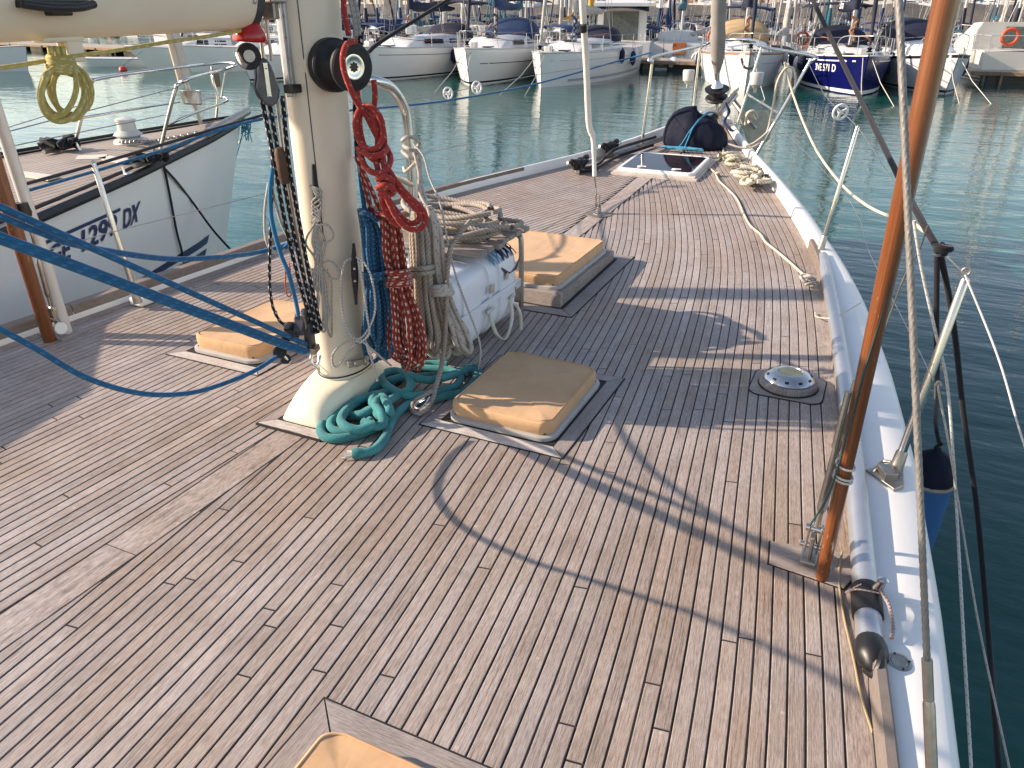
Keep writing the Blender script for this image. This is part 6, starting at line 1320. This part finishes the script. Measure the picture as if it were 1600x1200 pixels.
def gear(b, dm, H, seed):
    g = random.Random(seed); z0 = b.zs(dm); rr = rot2(math.atan2(b.b[1], b.b[0]))
    for k in range(3): b.tube('halyard', [(dm-.09+.03*k, .07*(k-1), z0+.3), (dm-.08, .09*(k-1), z0+1.2), (dm-.07, .06*(k-1), z0+H*.9)], .014, (SPARD, THINW, COVB)[k], 5)
    m = MB(); m.tube(cr([b.p(dm-.16+g.uniform(-.05, .05), g.uniform(-.14, .14), z0+.5+.12*k) for k in range(8)], 4), .05, 7); m.obj('halyard_coil', g.choice([SPARD, COVB, WOODS]), b.t, 70)
    m = MB(); m.box(b.p(.75, 0, b.zs(.7)+.12), (.35, .28, .2), rr); m.obj('windlass', SPAR, b.t, 0, bevel=.04)
    for k in range(2): m = MB(); m.box(b.p(1.7+.0*k, (-.35, .35)[k], b.zs(1.7)+.06), (.45, .4, .05), rr); m.obj('deck_hatch', GLASS, b.t, 0, bevel=.02)
    for side in (1, -1):
        b.tube('handrail', [(dm+.3, side*.75, z0+.5), (dm+.4, side*.76, z0+.58), (dm+2.2, side*.85, z0+.6), (dm+2.3, side*.85, z0+.52)], .02, WOODS, 6)
        b.tube('lazy_jack', [(dm+.1, side*.05, z0+H*.45), (dm+1.6, side*.12, z0+1.8)], .008, THINW, 4)
        b.tube('jib_sheet', [(.2, side*.05, b.zs(0)+.5), (dm-.6, side*b.bw(dm)*.7, z0+.25), (dm+3, side*b.bw(dm)*.85, z0+.12)], .012, g.choice([COVB, SPARD, ANTR]), 5)
        for k in range(2): b.fender(dm+.8+2.1*k+g.uniform(-.3, .3), side, g.choice([BWHITE, COVN, COVB]), .12, .55, g.uniform(-.05, .2))
    b.tube('spinnaker_pole', [(1.2, b.bw(1.2)*.7, b.zs(1.2)+.1), (dm+.8, b.bw(dm)*.82, z0+.1)], .045, SPAR, 8)
    m = MB(); c = b.p(b.L-.2, b.bw(b.L)*.8, b.zs(b.L)+.45); m.tube([c+b.s*.25*math.cos(A)+V3((0, 0, .25*math.sin(A))) for A in np.linspace(0, 6.28, 18)], .06, 7); m.obj('lifebuoy', RINGO, b.t, 60)
CREAMW = M('far mooring rope', (.5, .47, .4), .9)
def bdir(phi): a = R(phi); return -FW*math.cos(a)-RT*math.sin(a)
def px_water(x, y): return Wz(x, y, WATER)
# --- sailing boats of the near row, bows towards us
b = Boat('moored_sailboat', 'white sailboat with curved side windows and blue bimini, behind the mast winch', 'sailboat', px_water(566, 127), bdir(24))
b.hull(11, 3.7, 1.12, [BWHITE, BOOTB, ANTI], .35); b.cabin(2.6, 8, .95, 1.25, .5, win=2); b.rig(4.3, 14.5, 4.2, COVN, furl=COVN, bz=1.45); b.rails(); b.bimini(7.6, 10.3, 1.35, 1.85, COVN); b.stripe('cove_stripe', .22, .24, .3, 10.5, BOOTB); b.fender(5.5, -1, BWHITE); b.hood(7, 1.15, .75, COVN)
moor(b)
gear(b, 4.3, 14.5, 0)
for k in range(2): m = MB(); m.box(b.p(3.6+.35*k, -.3, b.zs(4)+.72), (.3, .4, .36), rot2(.4)); tag(m.obj('fender_box', BWHITE, b.t, 0, bevel=.04), '', '') if False else m.obj('white_locker', BWHITE, b.t, 0, bevel=.04)
b = Boat('moored_sailboat', 'white sailboat with blue sprayhood and bow stripe, stem nearest the two lifeline discs', 'sailboat', px_water(734, 133), bdir(13))
b.hull(11.5, 3.9, 1.14, [BWHITE, BOOTB, ANTI], .5); b.cabin(2.4, 8, 1.0, 1.3, .48, win=2); b.rig(4.4, 15, 4.4, COVB, furl=COVN, bz=1.5); b.rails(); b.hood(6.6, 1.25, 1.0, COVB, 1.6); b.stripe('cove_stripe', .40, .425, .5, 10.5, BOOTB); b.fender(4.6, -1, BWHITE, .14, .75, .1); b.bimini(8.6, 11, 1.4, 1.9, COVN)
moor(b)
gear(b, 4.4, 15, 1)
m = MB(); m.box(b.S(3.6, .4, -1, .01), (.25, .03, .1), rot2(math.atan2(b.s[1], b.s[0])+1.9)); m.obj('name_plate', GREYH, b.t, 0)
b = Boat('moored_sailboat', 'white sailboat with grey-cream mast cover, just left of the white-sleeved inner stay', 'sailboat', px_water(846, 137), bdir(22))
b.hull(10.5, 3.6, 1.14, [BWHITE, BWHITE, ANTI], .18, sheer=.1); b.cabin(2.4, 7.4, .95, 1.2, .42, win=3); b.rig(4.1, 14, 4.2, COVG, furl=COVG, bz=1.35); b.rails(); b.stripe('cove_stripe', .22, .235, .3, 10, GREYH); b.stripe('dark_hull_patch', .80, .88, 1.2, 9.5, GREYH); b.hood(6.3, 1.1, .7, COVN); b.fender(7.4, -1, BWHITE)
moor(b)
gear(b, 4.1, 14, 2)
b = Boat('moored_sailboat', 'white sailboat with tan sprayhood and bow anchor seen beyond the pulpit', 'sailboat', px_water(1164, 141), bdir(12))
b.hull(9.6, 3.5, 1.12, [BWHITE, BWHITE, BOOTB], .4); b.cabin(2.3, 6.8, .95, 1.2, .42, win=2); b.rig(3.9, 13, 3.9, COVN, furl=COVN, bz=1.55); b.rails(); b.hood(5.6, 1.2, 1.0, COVW, 1.5); b.bimini(7.0, 9, 1.3, 1.6, COVB); b.stripe('cove_stripe', .30, .315, .3, 9, GREYH); b.stripe('rubbing_strake', .03, .07, .0, 9.4, WOODS, .02)
moor(b)
gear(b, 3.9, 13, 3)
m = MB(); c = b.p(-.45, 0, b.zs(0)); m.tube([c+V3((0, 0, .1)), c-V3((0, 0, .45))], .03, 8); m.obj('anchor_shank', DARKM, b.t); m = MB(); m.tube(cr([c+b.s*.3-V3((0, 0, .2)), c+b.s*.18-V3((0, 0, .48)), c-V3((0, 0, .55)), c-b.s*.18-V3((0, 0, .48)), c-b.s*.3-V3((0, 0, .2))], 4), .045, 8); m.obj('anchor_fluke', DARKM, b.t)
b = Boat('moored_sailboat', 'dark blue sailboat with white registration lettering on its bow', 'sailboat', px_water(1343, 150), bdir(12))
b.hull(9.2, 3.4, 1.1, [BLUEH, BWHITE, ANTI], .3, boot=.14); b.cabin(2.2, 6.5, .95, 1.15, .36, BWHITE, win=2); b.rig(3.7, 13, 3.8, COVN, furl=COVN, bz=1.5, ); b.rails(); b.stripe('white_cove_stripe', .115, .15, .35, 8.6, BWHITE); b.hood(5.4, 1.1, .8, COVN); b.bimini(6.6, 9, 1.35, 1.75, COVN); b.fender(3.6, 1, COVN, .17, .6, .15); b.fender(5, 1, COVN, .17, .6, .15); b.fender(4.4, -1, COVB, .17, .65, .15)
moor(b)
gear(b, 3.7, 13, 4)
LW = M('white lettering', (.75, .75, .74), .5)
def on_hull(bo, d0, v0, sz, side, flip=1):
    L_ = float(np.linalg.norm(bo.S(d0, v0, side)-bo.S(d0+1, v0, side))); return lambda u, v: bo.S(d0-flip*u*sz/L_, v0-v*sz/bo.zs(d0), side, .012)
text_mesh('3VE 571 D', 'registration_lettering', on_hull(b, 2.55, .43, .24, 1, 1), LW, b.t, bold=.03)
text_mesh('3', 'bow_emblem', on_hull(b, .85, .26, .2, 1, 1), LW, b.t, bold=.05)
def cov_text(bo, dm, bz, dd):
    z0 = bo.zs(dm)
    return lambda u, v: bo.p(dm+dd-u*.36, .30, z0+bz+.12+v*.30)
text_mesh('Libra', 'cover_lettering', cov_text(b, 3.7, 1.5, 2.0), LW, b.t, shear=.25, bold=.02)
m = MB(); m.lathe([(.03, -.02), (.03, .02)], b.p(-.3, 0, b.zs(0)+.02), b.s, 10); m.obj('bow_roller', DARKM, b.t)
b = Boat('moored_motorboat', 'grey-white cabin cruiser with navy canopy behind the varnished pole', 'motorboat', px_water(1476, 147), bdir(10))
b.hull(7.2, 2.9, 1.05, [M('light grey hull', (.55, .58, .6), .3, var=.05), BOOTB, GREYH], .6, sheer=.3); b.cabin(1.8, 4.6, .85, 1.05, .55, win=2); b.rails(3); b.hood(3.6, 1.1, 1.1, COVN, 2.6); b.fender(3.4, -1, COVN, .18, .7, .05); b.stripe('rubbing_strake', .02, .09, .0, 7, BOOTB, .02); b.outboard(7.4)
moor(b)
# --- small craft on the left
b = Boat('moored_motorboat', 'blue-white boat hull at the quay under the boom, left of the yellow coil', 'motorboat', px_water(44, 111), bdir(-78)); b.hull(8, 2.8, .95, [BWHITE, BWHITE, COVN], .25); b.cabin(2.5, 5.5, .8, 1., .6, win=2); b.rails(3)
b = Boat('dinghy', 'low white dinghy at the quay behind the yellow coil', 'dinghy', px_water(128, 104), bdir(80)); b.hull(4.6, 1.8, .38, [BWHITE, BWHITE, BWHITE], .3); b.outboard(4.7)
b = Boat('moored_motorboat', 'white cuddy motorboat with raked bow beside the red mooring buoy', 'motorboat', px_water(232, 107), bdir(72)); b.hull(7, 2.6, .9, [BWHITE, BWHITE, BOOTB], .9); b.cabin(1.4, 4.2, .9, 1.05, .55, win=2); b.rails(3, .45); b.outboard(7.1)
b = Boat('moored_sailboat', 'white sailboat with red bottom paint lying between the neighbouring furler and the mast', 'sailboat', px_water(300, 112), bdir(66)); b.hull(8.6, 2.9, 1.0, [BWHITE, BWHITE, ANTR], .7); b.cabin(2.2, 6, .8, 1., .5, win=3); b.rig(3.4, 11, 3.4, COVB, furl=COVN); b.rails(3)
b = Boat('moored_motorboat', 'white open boat stern half hidden by the cream mast', 'motorboat', px_water(392, 128), bdir(20)); b.hull(6.5, 2.5, .9, [BWHITE, BOOTB, ANTR], .5); b.cabin(1.5, 4, .8, .95, .5, win=2); b.rails(3)
m = MB(); c = px_water(193, 112)+V3((0, 0, .08)); m.lathe([(.02, -.2), (.16, -.12), (.2, .0), (.16, .12), (.03, .19)], c, n=18); t = empty('mooring_buoy', c, 'small red mooring buoy floating by the motorboat bow', 'buoy'); m.obj('float', M('red buoy plastic', (.55, .05, .03), .4), t); m = MB(); m.tube([c+V3((0, 0, .18)), c+V3((.5, .9, .8))], .012, 5); m.obj('buoy_line', THINW, t)
# --- motor cruisers moored stern-to behind the pontoon
def cruiser(label, px, phi, L=9.5, B=3.4, aw=COVN, ring=False, col=BWHITE, group=None, low=False):
    b = Boat('motor_cruiser', label, 'motor cruiser', px_water(*px)+V3((*(bdir(phi)*L), 0)), bdir(phi), group); b.hull(L, B, 1.15, [col, BOOTB, ANTI], .7, stern=.95, flare=.1)
    m = MB(); z0 = b.zs(L*.7); rings = []; K = .62 if low else 1.
    for d, hh, wv in ((2.0, .05, 1.), (3.4, .9, 1.25), (4.6, 1.65, 1.3), (L-2.2, 1.75, 1.35), (L-2.1, 1.75, 1.35)):
        hh *= K; rings.append([b.p(d, -wv, z0-.05), b.p(d, -wv*.98, z0+hh*.7), b.p(d, -wv*.85, z0+hh), b.p(d, wv*.85, z0+hh), b.p(d, wv*.98, z0+hh*.7), b.p(d, wv, z0-.05)])
    m.loft(rings, closed=True, flip=True); m.obj('cabin', col, b.t, 40)
    m = MB(); a = L-2.06; m.loft([[b.p(a, -.2 if low else -1., z0-.1), b.p(a, .9, z0-.1)], [b.p(a, -.2 if low else -1., z0+1.45*K), b.p(a, .9, z0+1.45*K)]], closed=False); m.obj('saloon_door', M('grey saloon glass', (.10, .12, .12), .15, var=.3), b.t, 0)
    if not low:
        m = MB(); m.loft([[b.p(a-1.5, -1.45, z0+1.82), b.p(a-1.5, 1.45, z0+1.82)], [b.p(a+1.5, -1.45, z0+1.7), b.p(a+1.5, 1.45, z0+1.7)]], closed=False); o = m.obj('flybridge_deck', col, b.t, 0); so = o.modifiers.new('thick', 'SOLIDIFY'); so.thickness = .16
        m = MB(); m.loft([[b.p(a+.2, y, z0+1.66+.05*math.cos(y)) for y in np.linspace(-1.4, 1.4, 9)], [b.p(a+1.7, y, z0+1.42+.2*math.cos(y)) for y in np.linspace(-1.45, 1.45, 9)]], closed=False); o = m.obj('awning', aw, b.t, 60); so = o.modifiers.new('thick', 'SOLIDIFY'); so.thickness = .04
        m = MB(); m.tube(cr([b.p(a+1.3, -1.3, z0+1.9), b.p(a+1.3, -1.3, z0+2.6), b.p(a+1.3, 0, z0+2.65), b.p(a+1.3, 1.3, z0+2.6), b.p(a+1.3, 1.3, z0+1.9)], 5), .025, 6); m.obj('flybridge_rail', SPAR, b.t)
        m = MB(); m.loft([[b.p(a-2.5, -1.1, z0+1.8), b.p(a-2.5, 1.1, z0+1.8)], [b.p(a-2.8, -1.0, z0+2.6), b.p(a-2.8, 1.0, z0+2.6)]], closed=False); o = m.obj('flybridge_screen', col, b.t, 0); so = o.modifiers.new('thick', 'SOLIDIFY'); so.thickness = .1
    else:
        for side in (1, -1): b.tube('stern_rail', [(L-2, side*1.4, z0), (L-2, side*1.45, z0+.6), (L-.1, side*1.4, z0+.6), (L-.1, side*1.4, z0)], .02, SPAR)
        b.tube('stern_rail', [(L-.1, -1.4, z0+.6), (L-.1, .2, z0+.6)], .02, SPAR)
        b.rails(3)
    m = MB(); rr = rot2(math.atan2(b.b[1], b.b[0])); m.box(b.p(L+.25, 0, .3), (.7, B*.85, .1), rr); m.obj('swim_platform', WOODS, b.t, 0, bevel=.02)
    if ring: m = MB(); c = b.p(L-.4, -.6, z0+.55); m.tube([c+b.s*.3*math.cos(A)+V3((0, 0, .3*math.sin(A))) for A in np.linspace(0, 6.28, 22)], .075, 8); m.obj('lifebuoy', RINGO, b.t, 60)
    return b
cruiser('white flybridge motor cruiser with navy awning, stern-to beyond the pontoon', (965, 103), 190)
cruiser('cream motor cruiser with orange lifebuoy on its stern rail, right of the varnished pole', (1590, 127), 190, 8., 3.3, COVN, True, BCREAM, low=True)
b = Boat('moored_sailboat', 'white boat with orange-brown cockpit panel behind the pontoon fenders', 'sailboat', px_water(1050, 103)+V3((*(bdir(195)*9), 0)), bdir(195)); b.hull(9, 3.1, 1.1, [BWHITE, BWHITE, ANTI], .4, stern=.9); b.cabin(2.4, 6, .9, 1.1, .5); b.rig(3.7, 12, 3.6, COVT); b.rails(); m = MB(); m.box(b.p(9.06, .3, .85), (.06, .7, .6), rot2(math.atan2(b.b[1], b.b[0]))); m.obj('orange_panel', M('orange brown panel', (.42, .13, .04), .5, var=.2), b.t, 0, bevel=.02)
# --- pontoons
CONC = M('pontoon concrete', (.36, .32, .27), .8, var=.15, scale=1.5, bmp=.3); PWOOD = M('pontoon timber', (.26, .17, .10), .75, var=.3, scale=4)
def pontoon(label, a, b_, wd):
    a, b_ = V3(a), V3(b_); d_ = b_-a; L = np.linalg.norm(d_); d_ /= L; s_ = V3((-d_[1], d_[0], 0)); t = empty('pontoon', (a+b_)/2, label, 'pontoon'); rr = np.column_stack([d_, s_, (0, 0, 1)]); c = (a+b_)/2
    m = MB(); m.box(c+V3((0, 0, .40)), (L, wd, .08), rr); m.obj('deck_slab', CONC, t, 0, bevel=.02)
    for k in (-1, 1): m = MB(); m.box(c+s_*k*(wd/2+.05)+V3((0, 0, .38)), (L, .1, .16), rr); m.obj('timber_waling', PWOOD, t, 0, bevel=.02)
    n = int(L/3)+1
    for k in range(n):
        m = MB(); m.box(a+d_*(L*(k+.5)/n)+V3((0, 0, .1)), (1.5, wd*.8, .55), rr); m.obj('float', BOOTB, t, 0, bevel=.05)
    for k in range(int(L/2.2)):
        p = a+d_*(1.1+2.2*k)-s_*(wd/2+.12)+V3((0, 0, .3)); m = MB(); m.tube([p+V3((0, 0, .12)), p-V3((0, 0, .6))], .05, 6); m.obj('post', PWOOD, t)
    return t
pontoon('timber-edged pontoon beyond the pulpit with round fenders', (-14.5, 39.2, WATER), (-6.3, 38.4, WATER), 2.2)
pontoon('timber-edged pontoon behind the varnished pole at the cream cruiser', (4.6, 37.6, WATER), (26, 38.6, WATER), 2.4)
pontoon('long low quay pontoon behind the boats under the boom', (-75, 41, WATER), (-24, 33.5, WATER), 2.6)
m = MB(); c = px_water(1051, 110)+V3((0, 0, .28)); m.lathe([(.02, -.34), (.2, -.28), (.33, -.1), (.34, .05), (.24, .24), (.06, .33)], c, n=20); tag(m.obj('ball_fender', BWHITE, None, 60), 'round white ball fender hung on the pontoon beyond the pulpit', 'fender')
m = MB(); c = px_water(1034, 108)+V3((0, 0, .22)); m.lathe([(.02, -.4), (.12, -.34), (.16, -.2), (.16, .2), (.12, .34), (.02, .4)], c, V3((*RT, 0)), 16); tag(m.obj('cylinder_fender', BWHITE, None, 60), 'white cylindrical fender lying along the pontoon beyond the pulpit', 'fender')
# --- far rows: a few types, copied
def copy_tree(o, parent=None):
    c = o.copy(); C.objects.link(c); c.parent = parent
    for ch in o.children: copy_tree(ch, c)
    return c
types = []
def proto(kind):
    name, lab, cov, hullc, L, H = kind; b = Boat('far_sailboat', lab, 'sailboat', (0, 0, WATER), (0, -1), 'sailboats moored in the far rows')
    b.hull(L, L*.33, 1.15, hullc, .35); b.cabin(2.2, L*.7, L*.085, L*.11, .45, win=2); b.rig(L*.39, H, L*.38, cov, r=.09, bz=1.4, furl=cov); b.rails(3); b.hood(L*.6, L*.1, .8, cov)
    m = MB(); c = b.p(L-.1, L*.1, 1.65); m.tube([c+b.s*.25*math.cos(A)+V3((0, 0, .25*math.sin(A))) for A in np.linspace(0, 6.28, 14)], .06, 6); m.obj('lifebuoy', RINGO if cov in (COVN, COVT) else BWHITE, b.t, 60)
    b.tube('stern_rail', [(L-.6, -L*.13, 1.15), (L-.6, -L*.13, 1.8), (L, 0, 1.8), (L-.6, L*.13, 1.8), (L-.6, L*.13, 1.15)], .02, SPAR)
    b.tube('boarding_ladder', [(L+.05, .4, .3), (L+.05, .4, 1.7)], .03, SPAR); b.tube('flag_staff', [(L, -.6, 1.2), (L+.3, -.6, 2.6)], .02, WOODS)
    m = MB(); m.box(b.p(L*.9, 0, 1.5), (.5, 1.1, .5)); m.obj('cockpit_locker', WOODS if cov is COVG else GREYH, b.t, 0, bevel=.05)
    
    if cov is not COVG: b.bimini(L*.76, L*.97, L*.12, 1.8, cov)
    return b.t
protos = [proto(k) for k in (('a', 'white sailboat with navy covers moored in the far rows', COVN, [BWHITE, BOOTB, ANTI], 10.5, 14), ('b', 'white sailboat with blue covers moored in the far rows', COVB, [BWHITE, BWHITE, ANTI], 9.5, 12.5), ('c', 'cream sailboat with grey covers moored in the far rows', COVG, [BCREAM, BOOTB, ANTR], 11.5, 15), ('d', 'white sailboat with teal covers moored in the far rows', COVT, [BWHITE, BWHITE, ANTR], 9, 12))]
used = set(); rg = random.Random(77)
def put(x, y, ang):
    k = rg.choice([0, 0, 1, 1, 2, 3]); 
    if k in used: o = copy_tree(protos[k])
    else: o = protos[k]; used.add(k)
    o.location = (x, y, WATER); o.rotation_euler = (0, 0, ang)
x = -46.
while x < 34:
    put(x+rg.uniform(-.3, .3), 52.5+rg.uniform(-1, 1), math.pi+rg.uniform(-.06, .06)); x += rg.uniform(3.7, 4.6)
for row, (y0, x0, x1, st_) in enumerate(((56, -64, 34, 3.9), (71, -84, 44, 4.1), (92, -100, 56, 4.4), (118, -120, 66, 5))):
    x = x0
    while x < x1:
        put(x+rg.uniform(-.4, .4), y0+.0*x+rg.uniform(-1, 1), (math.pi if row % 2 else 0)+rg.uniform(-.08, .08)); x += st_*rg.uniform(.9, 1.25)
pontoon('far concrete pontoon behind the first far row of sailboats', (-70, 64.8, WATER), (40, 64.8, WATER), 2.2)
# boats laid up ashore on the quay
for k in range(24):
    o = copy_tree(protos[rg.choice([0, 1, 2, 3])]); o.location = (-95+6.6*k+rg.uniform(-1, 1), 163+rg.uniform(0, 6), WATER+3.45); o.rotation_euler = (0, 0, rg.choice([0, math.pi, 1.2, -1.1])+rg.uniform(-.2, .2))
    o['label'] = o['label'].replace('moored in the far rows', 'laid up ashore on the quay'); o['group'] = 'sailboats laid up on the quay'
# yellow cover boat
b = Boat('far_sailboat', 'far sailboat under a large yellow tarpaulin', 'sailboat', px_water(905, 86), bdir(14)); b.hull(10, 3.4, 1.2, [BWHITE, BOOTB, ANTI], .4); b.rig(4, 13, 4, COVY); b.rails(3)
m = MB(); m.loft([[b.p(d, y*1.5, 2.1+.75*(1-abs(y))) for y in (-1.1, -1, -.5, 0, .5, 1, 1.1)] for d in (2.2, 4, 7, 9)], closed=False); o = m.obj('tarpaulin', COVY, b.t, 0); so = o.modifiers.new('thick', 'SOLIDIFY'); so.thickness = .03
# --- breakwater, quay buildings and hills
ROCK = M('breakwater rock', (.10, .09, .08), .9, var=.35, scale=.35, bmp=1., bscale=1.2)
m = MB(); rr_ = random.Random(5); rings = []
for x in np.linspace(-260, 240, 120): rings.append([V3((x, 150+rr_.uniform(-1.5, 1.5), WATER-.5)), V3((x, 153+rr_.uniform(-1, 1), WATER+1.6+rr_.uniform(-.4, .5))), V3((x, 156, WATER+3.+rr_.uniform(-.5, .6))), V3((x, 175, WATER+3.2))])
m.loft(rings, closed=False, flip=True); m.obj('breakwater', ROCK, None, 0, kind='structure')
PLASTER = [M('plaster %d' % i, c, .85, var=.08, scale=.3) for i, c in enumerate(((.60, .50, .40), (.62, .42, .30), (.55, .52, .47), (.66, .60, .50)))]; ROOF = M('terracotta roof', (.36, .14, .08), .8, var=.2, scale=.6)
SHUT = M('green shutter', (.05, .09, .07), .6)
for k, x in enumerate((-150, -121, -92, -70, -52, -30, -6, 20, 45, 72, 100, 128)):
    wd, hh, dp = rr_.uniform(12, 20), rr_.uniform(6.5, 12), 11; y = 215+rr_.uniform(-8, 25); z0 = WATER+3.2
    nst = max(2, int(hh/3)); col = k % 4
    t = empty('quay_house', (x, y, z0), ('tan', 'orange-pink', 'grey', 'pale cream')[col]+' plastered house with tiled roof on the far shore', 'house', 'houses on the far shore')
    m = MB(); m.box((x, y, z0+hh/2-1), (wd, dp, hh+2)); m.obj('wall', PLASTER[col], t, 0)
    m = MB(); m.loft([[V3((x-wd/2-.4, y-dp/2-.4, z0+hh)), V3((x-wd/2-.4, y, z0+hh+2.2)), V3((x-wd/2-.4, y+dp/2+.4, z0+hh))], [V3((x+wd/2+.4, y-dp/2-.4, z0+hh)), V3((x+wd/2+.4, y, z0+hh+2.2)), V3((x+wd/2+.4, y+dp/2+.4, z0+hh))]]); m.obj('roof', ROOF, t, 0)
    for i in range(nst):
        for j in range(int(wd/3.2)): m = MB(); m.box((x-wd/2+1.7+j*3.1, y-dp/2-.02, z0+1.6+i*3), (1., .12, 1.5)); m.obj('window', SHUT if (i+j+k) % 3 else GLASS, t, 0)
HILL = M('hillside scrub', (.10, .12, .075), .95, var=.35, scale=.02, dirt=((.30, .25, .18), .55, .6))
m = MB(); rings = []; n_ = 90
for j in range(10):
    rings.append([V3((-900+1800*i/n_, 330+j*45, WATER+max(0, (1-abs(j-6)/7))**1.2*(34+14*math.sin(i*.21)+9*math.sin(i*.53+1)+5*math.sin(i*1.3+j)))) for i in range(n_+1)])
m.loft(rings, closed=False, flip=True); m.obj('hills', HILL, None, 80, kind='structure')
m = MB(); m.add([(-700, 172, WATER+3.15), (700, 172, WATER+3.15), (700, 420, WATER+3.15), (-700, 420, WATER+3.15)], [(0, 1, 2, 3)]); m.obj('ground', M('quay ground', (.22, .2, .17), .9, var=.15, scale=.1), None, 0, kind='structure')
